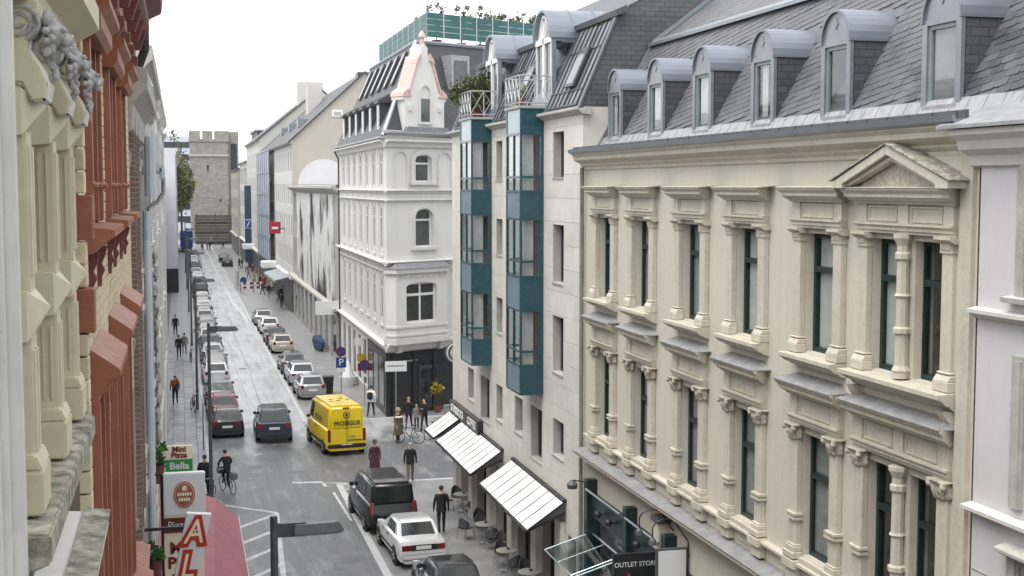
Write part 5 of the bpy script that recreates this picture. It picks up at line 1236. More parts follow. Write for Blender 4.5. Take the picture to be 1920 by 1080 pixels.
# opened white casement near the camera
m = MB(); m.fbox(FL, 5.70, 5.78, -.3, .215, 9.5, 15.2); m.fbox(FL, 5.62, 5.70, -.3, .165, 9.5, 15.2); m.fbox(FL, 5.55, 5.62, -.3, .14, 9.5, 15.2); m.build('window_jamb', 'white_frame', L0, bevel=.01)
def cream_pil(y, w=.24):
    p = MB(); p.fbox(FL, y, y + w, 0, .21, 11.56, 13.5)
    for dd, ww in ((.222, .03), (.226, .10)): p.fbox(FL, y + ww, y + w - ww, 0, dd, 11.82, 12.28); p.fbox(FL, y + ww, y + w - ww, 0, dd, 12.60, 13.18)
    for o_ in (.035, .075, .125, .165): p.fbox(FL, y - .012, y + .02, o_ , o_ + .022, 11.86, 12.26); p.fbox(FL, y - .012, y + .02, o_, o_ + .022, 12.60, 13.18)
    sh = p.build('pilaster', 'cream', L0, bevel=.008)
    b = MB(); b.fbox(FL, y - .06, y + w + .06, 0, .25, 11.552, 11.75); b.prof(FL, [(0, 11.75), (.25, 11.75), (.22, 11.82), (0, 11.82)], y - .05, y + w + .05); b.build('base', 'cream', sh, bevel=.01)
    for z0, z1, out in ((12.30, 12.56, .285), (13.20, 13.44, .29)):
        zc = (z0 + z1) / 2; g = MB()
        P = [FL.p(y - .07, .02, z0), FL.p(y + w + .07, .02, z0), FL.p(y + w + .07, .02, z1), FL.p(y - .07, .02, z1)]
        Q = [FL.p(y - .04, .20, z0 + .02), FL.p(y + w + .04, .20, z0 + .02), FL.p(y + w + .04, .20, z1 - .02), FL.p(y - .04, .20, z1 - .02)]
        g.prism(P, Q); ap = FL.p(y + w / 2, out, zc + .03)
        g.add(Q + [ap], [(0, 1, 4), (1, 2, 4), (2, 3, 4), (3, 0, 4)]); g.build('diamond_boss', 'cream', sh)
    # scrolled console: S profile with grooves, carved grey head on top
    c = MB(); pr = [(.0, 13.44), (.20, 13.44), (.24, 13.36), (.29, 13.37), (.305, 13.44), (.27, 13.52), (.225, 13.59), (.235, 13.67), (.27, 13.74), (.27, 13.80), (0, 13.80)]
    c.prof(FL, pr, y - .02, y + w + .02); c.build('console', 'cream', sh, bevel=.01, smooth=True)
    gr = MB()
    for o in (.04, .11, .18): gr.prof(FL, [(d + .012, z) for d, z in pr[1:8]] + [(d, z) for d, z in reversed(pr[1:8])], y + o, y + o + .03)
    gr.build('console_fillets', 'cream_white', sh)
    # spiral scroll on the flank of the console
    v = MB(); cx_, cz_ = .20, 13.70
    v.lathe(FL.p(y - .015, cx_, cz_), [(.075, 0), (.082, .01), (.082, w + .02), (.075, w + .03)], 20, 'y')
    sp_ = []
    for i in range(30):
        a_ = i * .42; rr_ = .078 - .0022 * i; sp_.append(FL.p(y - .02, cx_ + rr_ * math.cos(a_), cz_ + rr_ * math.sin(a_)))
    v.path(sp_, .011, 6); v.build('volute', 'grey_stone', sh, smooth=True)
    # carved lion mask looking out over the street
    h = MB(); hx, hy, hz = FL.p(y + w / 2, .36, 13.66); G = random.Random(int(y * 31))
    h.blob((hx - .02, hy, hz), (.060, .075, .080), 1, 16, 12, .03); h.blob((hx + .045, hy, hz - .025), (.042, .048, .036), 2, 14, 10, .04); h.blob((hx + .035, hy, hz - .075), (.030, .040, .022), 3, 12, 8, .04)
    h.blob((hx + .078, hy, hz - .005), (.016, .024, .016), 4, 10, 6, .03)
    for s_ in (-1, 1):
        h.blob((hx + .035, hy + s_ * .035, hz + .030), (.022, .026, .016), 5, 10, 6, .05); h.blob((hx - .02, hy + s_ * .065, hz + .065), (.018, .024, .028), 6, 10, 6, .06); h.blob((hx + .045, hy + s_ * .038, hz - .038), (.026, .024, .026), 7, 10, 6, .05)
    for k in range(22):
        a_ = 2 * math.pi * k / 11 + G.uniform(-.12, .12); rr_ = .085 if k < 11 else .11; L_ = G.uniform(.035, .05)
        c_ = (hx - (.03 if k < 11 else .06), hy + rr_ * math.cos(a_), hz + rr_ * math.sin(a_) * 1.05 - .01)
        h.blob(c_, (.026, .018 + L_ * .5 * abs(math.cos(a_)), .018 + L_ * .5 * abs(math.sin(a_))), 30 + k, 9, 6, .08)
    for k in range(7): h.blob((hx - .03 + G.uniform(-.02, .02), hy + G.uniform(-.05, .05), hz - .13 - k * .018), (.022, .024, .03), 60 + k, 9, 6, .1)
    h.v = [(hx - .06 + (a_ - hx + .06) * .74, hy + (b_ - hy) * .80, hz + (c_ - hz) * .80) for a_, b_, c_ in h.v]
    carve(h, 'carved_head', 'grey_stone', sh, .0045)
for y in (6.15, 7.42, 8.62): cream_pil(y)
m = MB(); m.prof(FL, [(0, 13.8), (.24, 13.8), (.24, 13.9), (.38, 13.98), (.38, 14.12), (.30, 14.14), (.30, 14.5), (.42, 14.6), (.42, 14.8), (0, 14.8)], 6.0, 8.95); m.build('entablature', 'cream', L0)
m = MB(); m.prof(FL, [(.30, 14.14), (.36, 14.15), (.36, 14.22), (.30, 14.24)], 6.0, 8.95); m.build('dentil_band', 'grey_stone', L0)
m = MB(); m.prof(FL, [(0, 11.3), (.08, 11.3), (.2, 11.36), (.30, 11.40), (.30, 11.53), (.0, 11.55)], 5.84, 8.9); m.build('window_ledge', 'mossy_stone', L0, bevel=.012)
m = MB(); m.prof(FL, [(.06, 11.0), (.15, 11.05), (.2, 11.3), (.06, 11.3)], 5.95, 6.15); m.build('ledge_bracket', 'mossy_stone', L0)
for y0, y1, z, d1 in ((4.5, 8.35, 11.02, .40), (4.0, 6.55, 10.78, .36)):
    h = MB(); h.prof(FL, [(.06, z - .4), (d1 - .12, z - .3), (d1 - .08, z - .12), (d1, z - .08), (d1, z), (.06, z + .03)], y0, y1); hd = h.build('window_hood', 'cream_white', L0, bevel=.01)
    m = MB(); m.prof(FL, [(d1 - .14, z + .008), (d1 + .01, z - .004), (d1 + .01, z + .012), (d1 - .14, z + .03)], y0, y1 + .01); m.build('hood_cover', 'mossy_stone', hd)
# ================================================================== red and yellow brick house
L1 = thing('terracotta_brick_house', 'yellow brick house with red terracotta pilasters, hoods and cornice', 'building', (-5, 14, 0))
FRd = Fr((-.64, 0), (0, 1), (1, 0))          # d = X + .64
Y0, Y1 = 8.96, 18.6
cells = [(9.85, 11.25), (12.5, 13.9), (15.0, 16.4)]
ops = [(a + .25, b - .2, 12.72, 14.1) for a, b in cells] + [(a + .2, b - .2, 8.7, 11.4) for a, b in cells] + [(a + .2, b - .2, 4.6, 7.4) for a, b in cells]
m = MB(); wall(m, FRd, Y0, Y1, .05, 15.0, ops, -.02, .3); m.quad(FRd.p(Y0, -.02, 0), FRd.p(Y0, -.6, 0), FRd.p(Y0, -.6, 15), FRd.p(Y0, -.02, 15)); m.quad(FRd.p(Y1, -.02, 0), FRd.p(Y1, -6, 0), FRd.p(Y1, -6, 15), FRd.p(Y1, -.02, 15))
bw = m.build('wall', 'brick_joint', L1)
# bricks as pieces: the near ones singly, the others joined
n_single = 0; rest = MB(); z = 10.3; row = 0; br = []
while z < 14.95:
    y = Y0 + .17 - (.14 if row % 2 else 0)
    while y < Y1:
        a0, a1 = max(Y0 + .17, y), min(Y1, y + .27)
        if a1 - a0 > .06 and not any(o[0] - .12 < (a0 + a1) / 2 < o[1] + .12 and o[2] - .1 < z + .04 < o[3] + .1 for o in ops): br.append((a0 + .006, a1 - .006, z))
        y += .28
    z += .095; row += 1
vis = [b for b in br if 11.75 < b[2] < 12.7]; oth = [b for b in br if not (11.75 < b[2] < 12.7)]
vis.sort(key=lambda b: b[0])
for i, (a0, a1, z) in enumerate(vis + oth):
    if i < 180: MB().fbox(FRd, a0, a1, -.02, random.uniform(0, .004), z, z + .083).build('brick', 'yellow_brick', bw)
    else: rest.fbox(FRd, a0, a1, -.02, random.uniform(0, .004), z, z + .083)
rest.build('brick', 'yellow_brick', bw)['kind'] = 'stuff'
# projecting brick quoin with terracotta blocks at the near corner
z = 9.2
while z < 14.9:
    blk = (12.0 < z < 12.3) or (12.62 < z < 12.85) or (13.38 < z < 13.6)
    h = .30 if blk else .15
    MB().fbox(FRd, Y0 + .005, Y0 + .165, -.1, .10 if blk else .055, z, z + h - .012).build('quoin_block' if blk else 'quoin_brick', 'terracotta' if blk else 'yellow_brick', L1, bevel=.006, seg=1); z += h
for i, (a, b) in enumerate(cells):
    for s, (u0, u1) in enumerate(((a, a + .17), (a + .20, a + .34), (b - .34, b - .20), (b - .17, b))):
        out = .055 if s in (0, 3) else .03
        p = MB(); p.fbox(FRd, u0, u1, -.05, out, 12.72, 14.05); p.lathe(FRd.p((u0 + u1) / 2, out - .02, 13.0), [(.04, -.03), (.07, 0), (.04, .03)], 8)
        p.build('pilaster', 'terracotta', L1, bevel=.01)
        MB().fbox(FRd, u0, u1, -.05, out + .01, 8.4, 11.45).build('pilaster', 'terracotta', L1, bevel=.012)
    window(FRd, L1, a + .25, b - .2, 12.72, 14.1, -.14, 'white_frame', 'pane_dark', 1, [13.5], .06); window(FRd, L1, a + .2, b - .2, 8.7, 11.4, -.14, 'white_frame', 'pane_dark', 1, [10.6], .06)
    m = MB(); m.prof(FRd, [(0, 12.52), (.05, 12.52), (.08, 12.57), (.12, 12.58), (.16, 12.63), (.2, 12.64), (.2, 12.69), (0, 12.71)], a - .1, b + .1); m.build('window_sill', 'terracotta', L1)
    m = MB(); m.prof(FRd, [(0, 14.05), (.10, 14.05), (.14, 14.1), (.14, 14.2), (.2, 14.25), (.2, 14.3), (0, 14.32)], a - .08, b + .08, .3, .3); m.build('capital_band', 'terracotta', L1)
    for y in (a - .02, b - .1):
        k = MB(); k.prof(FRd, [(0, 14.3), (.12, 14.3), (.2, 14.42), (.2, 14.5), (0, 14.52)], y, y + .14); k.build('corbel', 'dark_terracotta', L1)
    # lower hood
    h = MB(); h.prof(FRd, [(0, 11.42), (.05, 11.42), (.06, 11.5), (.12, 11.52), (.14, 11.6), (.21, 11.62), (.21, 11.69), (0, 11.84)], a + .02, b + .1); h.build('window_hood', 'terracotta', L1, bevel=.008)
    for y in (a + .15, b - .2):
        k = MB(); k.prof(FRd, [(0, 12.2), (.03, 12.2), (.035, 12.28), (.06, 12.33), (.035, 12.38), (.06, 12.44), (.08, 12.52), (0, 12.52)], y, y + .09); k.build('sill_bracket', 'dark_terracotta', L1)
    h = MB(); h.prof(FRd, [(0, 8.05), (.10, 8.05), (.14, 8.12), (.24, 8.2), (.26, 8.3), (0, 8.42)], a - .1, b + .2); h.build('lower_sill', 'terracotta', L1, bevel=.008)
m = MB(); m.prof(FRd, [(0, 14.52), (.06, 14.52), (.06, 14.62), (.12, 14.66), (.12, 14.82), (.18, 14.86), (.18, 14.95), (0, 15.0)], Y0, Y1); m.build('frieze', 'terracotta', L1)
m = MB(); m.prof(FRd, [(0, 14.96), (.24, 14.99), (.30, 15.05), (.30, 15.2), (.46, 15.28), (.48, 15.45), (.48, 15.7), (0, 15.75)], Y0, Y1); m.build('cornice', 'dark_terracotta', L1, bevel=.01)
for i in range(9): MB().prof(FRd, [(.12, 14.72), (.2, 14.72), (.28, 14.95), (.12, 14.97)], 9.3 + i * 1.05, 9.45 + i * 1.05).build('modillion', 'dark_terracotta', L1)
m = MB(); m.prof(FRd, [(-.1, 8.0), (.16, 8.02), (.18, 8.1), (-.1, 8.2)], Y0, Y1); m.prof(FRd, [(-.1, 4.0), (.12, 4.0), (.16, 4.1), (-.1, 4.2)], Y0, Y1); m.build('string_course', 'terracotta', L1)
m = MB(); m.path([(-.40, 18.3, 15.2), (-.40, 18.5, 14.8), (-.62, 19.1, 14.3)], .06, 8); m.build('rainwater_pipe', 'dark_frame', L1, smooth=True)
# ================================================================== further houses on the left
def lhouse(name, label, X, y0, y1, top, mat, trim, cornice, dc, pil, floors, n, w=1.0, frame='white_frame'):
    H = thing(name, label, 'building', (X - 5, (y0 + y1) / 2, 0)); f = Fr((X, 0), (0, 1), (1, 0)); step = (y1 - y0) / n
    op = [(y0 + step * (i + .5) - w / 2, y0 + step * (i + .5) + w / 2, a, b) for i in range(n) for a, b in floors]
    m = MB(); wall(m, f, y0, y1, .05, top, op, 0, .2); m.quad(f.p(y0, 0, 0), f.p(y0, -8, 0), f.p(y0, -8, top), f.p(y0, 0, top)); m.quad(f.p(y1, 0, 0), f.p(y1, -8, 0), f.p(y1, -8, top), f.p(y1, 0, top)); m.build('wall', mat, H)
    for q in op:
        window(f, H, *q, -.12, frame, 'pane_far', 1, None, .07)
        k = MB(); k.fbox(f, q[0] - .14, q[0], 0, pil * .5, q[2] - .1, q[3] + .05); k.fbox(f, q[1], q[1] + .14, 0, pil * .5, q[2] - .1, q[3] + .05); k.prof(f, [(0, q[3] + .05), (pil * .6, q[3] + .05), (pil, q[3] + .2), (pil, q[3] + .26), (0, q[3] + .3)], q[0] - .2, q[1] + .2); k.prof(f, [(0, q[2] - .25), (pil * .8, q[2] - .2), (pil, q[2] - .1), (0, q[2] - .06)], q[0] - .2, q[1] + .2); k.build('window_surround', trim, H)
    m = MB(); m.prof(f, [(0, top - .9), (dc * .3, top - .85), (dc * .35, top - .5), (dc * .8, top - .35), (dc, top - .3), (dc, top - .05), (0, top + .05)], y0 - .1, y1 + .1); m.build('cornice', cornice, H)
    for z in (4.2,): m = MB(); m.prof(f, [(0, z), (pil, z + .05), (pil, z + .2), (0, z + .25)], y0, y1); m.build('string_course', trim, H)
    return H, f
LB, fb = lhouse('brown_brick_house', 'narrow brown brick house next to the terracotta one', -.68, 18.7, 25.5, 14.6, 'brown_brick', 'stone_grey', 'stone_grey', .30, .06, [(11.6, 13.2), (8.4, 10.6), (5.0, 7.4)], 3)
for y in (19.2, 20.0, 21.2): MB().fbox(fb, y, y + .12, 0, .10, 8.0, 14.0).build('brick_strip', 'brown_brick', LB)
LG, fg = lhouse('grey_plastered_house', 'grey plastered house with heavy stone cornice and pale drainpipe', -.74, 25.6, 36.5, 15.6, 'lilac_wall', 'stone_grey', 'stone_grey', .32, .08, [(11.6, 13.6), (8.0, 10.6), (5.0, 7.2)], 4)
for i in range(14): MB().prof(fg, [(0, 14.55), (.12, 14.6), (.2, 14.78), (0, 14.8)], 25.9 + i * .78, 26.2 + i * .78).build('modillion', 'stone_grey', LG)
LW, fw = lhouse('tall_white_house', 'tall white house with smooth giant pilasters and garland ornament', -.80, 36.6, 73, 16.4, 'white_wall', 'white_trim', 'white_trim', .26, .06, [(12, 14.6), (8.2, 11), (4.8, 7.2)], 9)
for y in (44.5, 56.5, 71.8):
    m = MB(); m.fbox(fw, y, y + 1.1, 0, .09, .1, 15.4); s = m.build('giant_pilaster', 'white_wall', LW, bevel=.01)
    m = MB(); m.prof(fw, [(0, 15.3), (.1, 15.3), (.14, 15.4), (.24, 15.55), (.24, 15.7), (0, 15.72)], y - .1, y + 1.2, .3, .3); m.build('capital', 'white_trim', s)
for k in range(12):
    m = MB(); m.blob(fw.p(41.5, .06, 11.0 - k * .55), (.10, .3, .26), 60 + k, 9, 6, .35); m.build('garland', 'stone_grey', LW, smooth=True)
m = MB(); m.path([(-.62, 27.2, 15.2), (-.50, 27.2, 14.9), (-.62, 27.2, 14.4), (-.62, 27.2, 13.2)], .07, 8); m.path([(-.62, 27.2, 12.5), (-.62, 27.2, .1)], .075, 8); m.build('drainpipe', 'pipe_blue', LG, smooth=True)
m = MB(); m.path([(-.5, 25.4, 13.9), (-.5, 25.4, 12.8)], .10, 8); m.path([(-.58, 24.9, 12.0), (-.58, 24.9, .1)], .06, 8); m.build('drainpipe', 'pipe_blue', LB, smooth=True)
t = thing('bracket_floodlight', 'pale grey bracket with a hooked pipe arm on the left house fronts', 'lamp', (-.6, 30, 13))
m = MB(); m.box(-.74, -.34, 29.7, 30.1, 13.25, 13.5); m.box(-.40, -.28, 29.7, 30.1, 13.1, 13.42); m.build('housing', 'pipe_blue', t, bevel=.05); m = MB(); m.path([(-.32, 29.9, 13.2), (-.32, 29.9, 12.85), (-.45, 29.9, 12.65), (-.62, 29.9, 12.55), (-.70, 29.9, 12.2)], .045, 8); m.build('arm', 'steel', t, smooth=True)
LP, fp = lhouse('lilac_house', 'distant pale lilac house with a dark shop band at street level', -.35, 166, 285, 17.5, 'far_lilac', 'far_white', 'far_white', .3, .1, [(13, 15.5), (9, 11.5), (5, 7.5)], 16)
MB().box(-8, -.2, 165.6, 165.95, .05, 3.0).build('shop_band', 'black_shop', LP)
LR, fr_ = lhouse('recessed_house', 'grey house standing back behind the tall white one', -2.2, 73.2, 165, 13.5, 'far_grey', 'far_white', 'far_white', .3, .1, [(9, 11.5), (5, 7.5)], 14)

# ================================================================== the street carries on behind the viewpoint
lhouse('rear_left_house', 'long cream house front lining the street behind the carved cream house', -.95, -70, 2.9, 15.5, 'far_beige', 'far_cream', 'far_cream', .3, .08, [(12, 14.2), (8.4, 10.8), (4.8, 7.2)], 22)
house('rear_right_house', 'long grey house front facing it across the street behind the white house', 11.0, -70, 5.8, 15.5, 19, 6, 'far_grey', 'slate_far', [(12, 14.2), (8.4, 10.8), (4.8, 7.2)], 20, 'pane_far', 1.3, 12)
t = thing('rear_end_house', 'plain stone house closing the street behind the viewpoint', 'building', (5, -75, 0))
m = MB(); fe = Fr((-8, -71), (1, 0), (0, 1)); ops_ = [(1.5 + 2.6 * i, 2.8 + 2.6 * i, z, z + 2.2) for i in range(9) for z in (1, 4.8, 8.4, 12)]
wall(m, fe, 0, 26, 0, 16.5, ops_, 0, .2); m.build('wall', 'far_beige', t)
for q in ops_: window(fe, t, *q, -.1, 'white_frame', 'pane_far', 1, None, .08)
# ================================================================== vehicles (local: +Y forward, X across, wheels on z=0)
def loft(rows, caps=True):
    """rows of half sections [(x,z)...] at y -> closed mirrored body"""
    mb = MB(); n = len(rows[0][1]); full = []
    for y, pts in rows:
        ring = [(x, y, z) for x, z in pts] + [(-x, y, z) for x, z in reversed(pts)]
        full.append(ring)
    k = len(full[0]); v = [p for r in full for p in r]; f = []
    for i in range(len(full) - 1):
        for j in range(k): f.append((i * k + j, i * k + (j + 1) % k, (i + 1) * k + (j + 1) % k, (i + 1) * k + j))
    f.append(tuple(range(k))); f.append(tuple((len(full) - 1) * k + j for j in range(k)))
    return mb.add(v, f)
WHEEL = {}
def wheel_mesh(r, w):
    key = (r, w)
    if key not in WHEEL:
        t = MB().lathe((0, 0, 0), [(r * .62, -w / 2), (r * .93, -w / 2), (r, -w / 2 + .03), (r, w / 2 - .03), (r * .93, w / 2), (r * .62, w / 2)], 20, 'x').mesh('tyre', 'rubber', smooth=True)
        q = MB(); q.lathe((0, 0, 0), [(r * .63, -w / 2 + .02), (r * .60, -w / 2 + .005), (r * .2, -w / 2 + .02), (r * .2, w / 2 - .02), (r * .60, w / 2 - .005), (r * .63, w / 2 - .02)], 16, 'x')
        for i in range(5):
            a = 2 * math.pi * i / 5
            for s in (-1, 1): q.tube((s * (w / 2 - .004), 0, 0), (s * (w / 2 - .004), r * .58 * math.cos(a), r * .58 * math.sin(a)), .03, 5)
        WHEEL[key] = (t, q.mesh('rim', 'rim'))
    return WHEEL[key]
def make_car(S, name, label, paint, cat='car', group=None):
    L, W, H = S['L'], S['W'], S['H']; hl, hw = L / 2, W / 2; zb = S['belt']; gc = S.get('clear', .2)
    root = thing(name, label, cat, (0, 0, 0), 0, group)
    rows = []
    for y, zt, k in S['line']:                       # y, top of lower body, width factor
        w = hw * k; zt0 = zt
        rows.append((y, [(w * .80, gc), (w * .96, gc + .08), (w, gc + .30), (w * .995, (gc + zt) / 2 + .08), (w * .955, zt - .05), (w * .86, zt), (w * .4, zt + .02)]))
    body = loft(rows).build('body', paint, root, local=True, smooth=True)
    yr0, yr1, yf1, yf0 = S['cab']; wb, wr = hw * .88, hw * S.get('roofw', .70)
    cb = MB(); zc = zb - .04
    cb.add([(-wb, yr0, zc), (wb, yr0, zc), (wb, yf0, zc), (-wb, yf0, zc), (-wr, yr1, H), (wr, yr1, H), (wr, yf1, H - .02), (-wr, yf1, H - .02)], [(3, 2, 1, 0), (4, 5, 6, 7), (0, 1, 5, 4), (1, 2, 6, 5), (2, 3, 7, 6), (3, 0, 4, 7)])
    roof = cb.build('cabin', paint, root, local=True, smooth=True, bevel=S.get('cb', .09), seg=3)
    def panel(nm, A, B, C, D, u0, u1, v0, v1, mat='car_glass', off=.012, par=root):
        A, B, C, D = map(Vector, (A, B, C, D)); n = (B - A).cross(D - A).normalized()
        cen = (A + B + C + D) / 4
        if n.dot(cen - Vector((0, (yr0 + yf0) / 2, (zb + H) / 2 - .2))) < 0: n = -n
        def P(u, v): return (A.lerp(B, u)).lerp(D.lerp(C, u), v)
        q = [P(u0, v0), P(u1, v0), P(u1, v1), P(u0, v1)]
        return MB().prism([tuple(p - n * .02) for p in q], [tuple(p + n * off) for p in q]).build(nm, mat, par, local=True, bevel=.008, seg=1)
    if S.get('rearwin', True): panel('rear_window', (-wb, yr0, zc), (wb, yr0, zc), (wr, yr1, H), (-wr, yr1, H), .09, .91, .14, .86)
    panel('windscreen', (-wb, yf0, zc), (wb, yf0, zc), (wr, yf1, H - .02), (-wr, yf1, H - .02), .07, .93, .10, .90)
    for s in (-1, 1):
        A, B, C, D = (s * wb, yr0, zc), (s * wb, yf0, zc), (s * wr, yf1, H - .02), (s * wr, yr1, H)
        for u0, u1 in S['side']: panel('side_window', A, B, C, D, u0, u1, .16, .82)
    r = S.get('wheel', .31); tm, rmm = wheel_mesh(r, .2)
    for yy in S['axles']:
        for s in (-1, 1):
            a = MB().lathe((s * (hw - .03), yy, r), [(r + .06, -.01), (r + .06, .035 * 1)], 18, 'x').build('wheel_arch', 'trim_black', root, local=True)
            if s < 0: a.data.transform(Matrix.Translation((-.025, 0, 0)))
            w = link('wheel', tm, root, (s * (hw - .085), yy, r)); link('rim', rmm, w)
    zl = S.get('lampz', zb - .22); lh = S.get('lamph', .16); lw = S.get('lampw', .26)
    k0 = S['line'][0][2]; yb = -hl; zbt = S['line'][0][1]
    for s in (-1, 1):
        xo = s * (hw * k0 - lw / 2 - .03)
        MB().box(xo - lw / 2, xo + lw / 2, yb - .012, yb + .06, zl - lh / 2, zl + lh / 2).build('tail_light', 'tail_red', root, local=True, bevel=.015, seg=1)
        MB().box(xo - .11, xo + .11, hl - .05, hl + .012, .58, .72).build('headlight', 'lamp_clear', root, local=True, bevel=.02, seg=1)
        mz = zb + .06; MB().box(s * (hw - .03) - .10, s * (hw - .03) + .10, yf0 - .55, yf0 - .42, mz - .06, mz + .10).build('mirror', paint if S.get('mp', 1) else 'trim_black', root, local=True, bevel=.04)
    if S.get('blackband'): MB().box(-hw * k0 + .32, hw * k0 - .32, yb - .008, yb + .03, zl - lh / 2, zl + lh / 2).build('tail_panel', 'trim_black', root, local=True)
    pz = S.get('platez', zl - .02)
    MB().box(-.26, .26, yb - .02, yb + .02, pz - .06, pz + .06).build('number_plate', 'plate_white', root, local=True)
    bz = gc + .12; MB().box(-hw * k0 * .99, hw * k0 * .99, yb - .05, yb + .12, bz, bz + .2).build('bumper', S.get('bump', paint), root, local=True, bevel=.05)
    MB().box(-hw * .86, hw * .86, hl - .12, hl + .04, gc + .1, gc + .3).build('bumper', S.get('bump', paint), root, local=True, bevel=.05)
    for s in (-1, 1):
        MB().box(s * (hw + .002) - .008, s * (hw + .002) + .008, -hl * .55, hl * .5, gc + .22, gc + .30).build('side_strip', 'trim_black', root, local=True)
        for yy in S.get('seams', ((yr0 + yf0) / 2, (yr0 + yf0) / 2 + .9)):
            MB().box(s * hw * .985 - .006, s * hw * .985 + .006, yy - .008, yy + .008, gc + .2, zb - .06).build('door_seam', 'trim_black', root, local=True)
        MB().box(s * (hw * .97) - .02, s * (hw * .97) + .02, (yr0 + yf0) / 2 + .1, (yr0 + yf0) / 2 + .26, zb - .17, zb - .13).build('door_handle', 'trim_black', root, local=True)
    return root
HATCH = dict(L=4.0, W=1.70, H=1.44, belt=.92, line=[(-2.0, .86, .90), (-1.9, .95, .97), (-1.2, .94, 1), (0, .93, 1), (.75, .91, 1), (1.3, .84, .98), (1.8, .74, .92), (2.0, .62, .82)], cab=(-1.93, -1.50, .15, .98), axles=(-1.22, 1.25), side=((.12, .36), (.39, .72)), lampz=.82, lamph=.24, lampw=.2, platez=.62)
SEDAN = dict(L=4.35, W=1.70, H=1.40, belt=.92, line=[(-2.175, .84, .92), (-2.1, .97, .97), (-1.5, .97, 1), (0, .94, 1), (.85, .92, 1), (1.4, .86, .98), (1.95, .74, .93), (2.175, .62, .85)], cab=(-1.52, -.95, .30, 1.02), axles=(-1.32, 1.30), side=((.20, .42), (.45, .76)), lampz=.74, lamph=.20, lampw=.30, platez=.74, blackband=1, roofw=.74)
SUVS = dict(L=4.45, W=1.82, H=1.68, belt=1.06, line=[(-2.22, 1.0, .93), (-2.1, 1.09, .98), (-1.2, 1.08, 1), (0, 1.07, 1), (.95, 1.05, 1), (1.5, .99, .98), (2.0, .90, .94), (2.22, .72, .86)], cab=(-2.12, -1.80, .35, 1.12), axles=(-1.35, 1.35), side=((.08, .28), (.31, .52), (.55, .80)), wheel=.35, clear=.26, lampz=.92, lamph=.26, platez=.78, roofw=.76)
ESTATE = dict(L=4.6, W=1.74, H=1.46, belt=.94, line=[(-2.3, .86, .92), (-2.2, .97, .98), (-1.4, .96, 1), (0, .95, 1), (1.0, .93, 1), (1.6, .86, .98), (2.1, .75, .92), (2.3, .62, .84)], cab=(-2.2, -1.75, .25, 1.15), axles=(-1.4, 1.4), side=((.08, .28), (.31, .52), (.55, .78)), lampz=.8, platez=.7)
PANELV = dict(L=5.25, W=1.99, H=2.42, belt=1.25, line=[(-2.62, 1.28, .97), (-2.55, 1.30, 1), (0, 1.30, 1), (1.3, 1.27, 1), (1.9, 1.18, .98), (2.4, 1.05, .93), (2.62, .8, .86)], cab=(-2.60, -2.52, 1.35, 2.15), axles=(-1.75, 1.62), side=((.76, .92),), wheel=.34, clear=.26, lampz=1.0, lamph=.62, lampw=.15, platez=.50, roofw=.84, rearwin=False, mp=0, bump='trim_black', cb=.14, seams=(.2, 1.1))
MPV = dict(L=4.75, W=1.90, H=1.92, belt=1.12, line=[(-2.37, 1.12, .95), (-2.3, 1.15, 1), (0, 1.14, 1), (1.25, 1.10, 1), (1.8, 1.02, .98), (2.2, .90, .93), (2.37, .7, .86)], cab=(-2.36, -2.22, .75, 1.75), axles=(-1.5, 1.5), side=((.05, .30), (.33, .58), (.64, .84)), wheel=.33, clear=.24, lampz=.98, lamph=.5, lampw=.15, platez=.58, roofw=.80, bump='trim_black', cb=.12, mp=0)
PROTO = {}
def car(spec_name, name, label, paint, x, y, rz=0, cat='car', group=None, z=0):
    S = globals()[spec_name]; key = spec_name
    if key not in PROTO:
        r = make_car(S, name, label, 'paint_' + paint, cat, group); PROTO[key] = (r, 'paint_' + paint); r.name = name
    else:
        src, p0 = PROTO[key]; r = copy_tree(src)
        r['label'] = label; r['category'] = cat
        if 'group' in r: del r['group']
        if group: r['group'] = group
        r.name = name
        for o in [r] + list(r.children_recursive):
            if o.type == 'MESH':
                for sl in o.material_slots:
                    if sl.material and sl.material.name == p0: sl.link = 'OBJECT'; sl.material = MATS['paint_' + paint]
    r.location = (x, y, z); r.rotation_euler[2] = R(rz); return r
PZ = .025
# moving traffic
car('SUVS', 'off_roader', 'dark navy off-roader driving up the wet lane beside the yellow van', 'navy', 4.52, 69.7, -1.2)
van = car('PANELV', 'panel_van', 'bright yellow panel van with dark company lettering on its back', 'yellow', 7.35, 66.2, 6.5, 'van')
text('lettering', 'PROSEGUR', .30, 'trim_black', van, (.02, -2.655, 1.58), (1, 0, 0), (0, 0, 1), .88, True, .004, .008)
m = MB(); m.torus((0, -2.60, 1.98), .15, .018, 20, 5, 'y'); m.box(-.05, .05, -2.615, -2.59, 1.93, 2.03); m.build('round_emblem', 'trim_black', van, local=True)
m = MB(); m.prism([(-.04, -2.655, 1.36), (.04, -2.655, 1.36), (0, -2.655, 1.28)], [(-.04, -2.64, 1.36), (.04, -2.64, 1.36), (0, -2.64, 1.28)]); m.build('arrow_mark', 'trim_black', van, local=True)
MB().box(.10, .40, -2.655, -2.63, .93, .98).build('badge', 'steel', van, local=True); MB().box(.05, .75, -2.65, -2.63, .74, .78).build('door_line', 'trim_black', van, local=True)
MB().box(-.008, .008, -2.645, -2.62, .45, 2.1).build('door_gap', 'trim_black', van, local=True); MB().box(-.16, .16, -2.56, -2.50, 2.28, 2.34).build('brake_light', 'tail_red', van, local=True)
text('lettering', 'PROSEGUR', .36, 'trim_black', van, (-.945, -.6, 1.60), (0, -1, 0), (.17, 0, 1), .9)
m = MB(); 
for i, (a, b) in enumerate(((-.35, -.4), (.2, -.2), (.45, -.6), (-.1, -.9), (-.5, -1.1))): MB().box(a, a + .18, b, b + .12, 2.41, 2.425).build('roof_figure', 'trim_black', van, local=True)
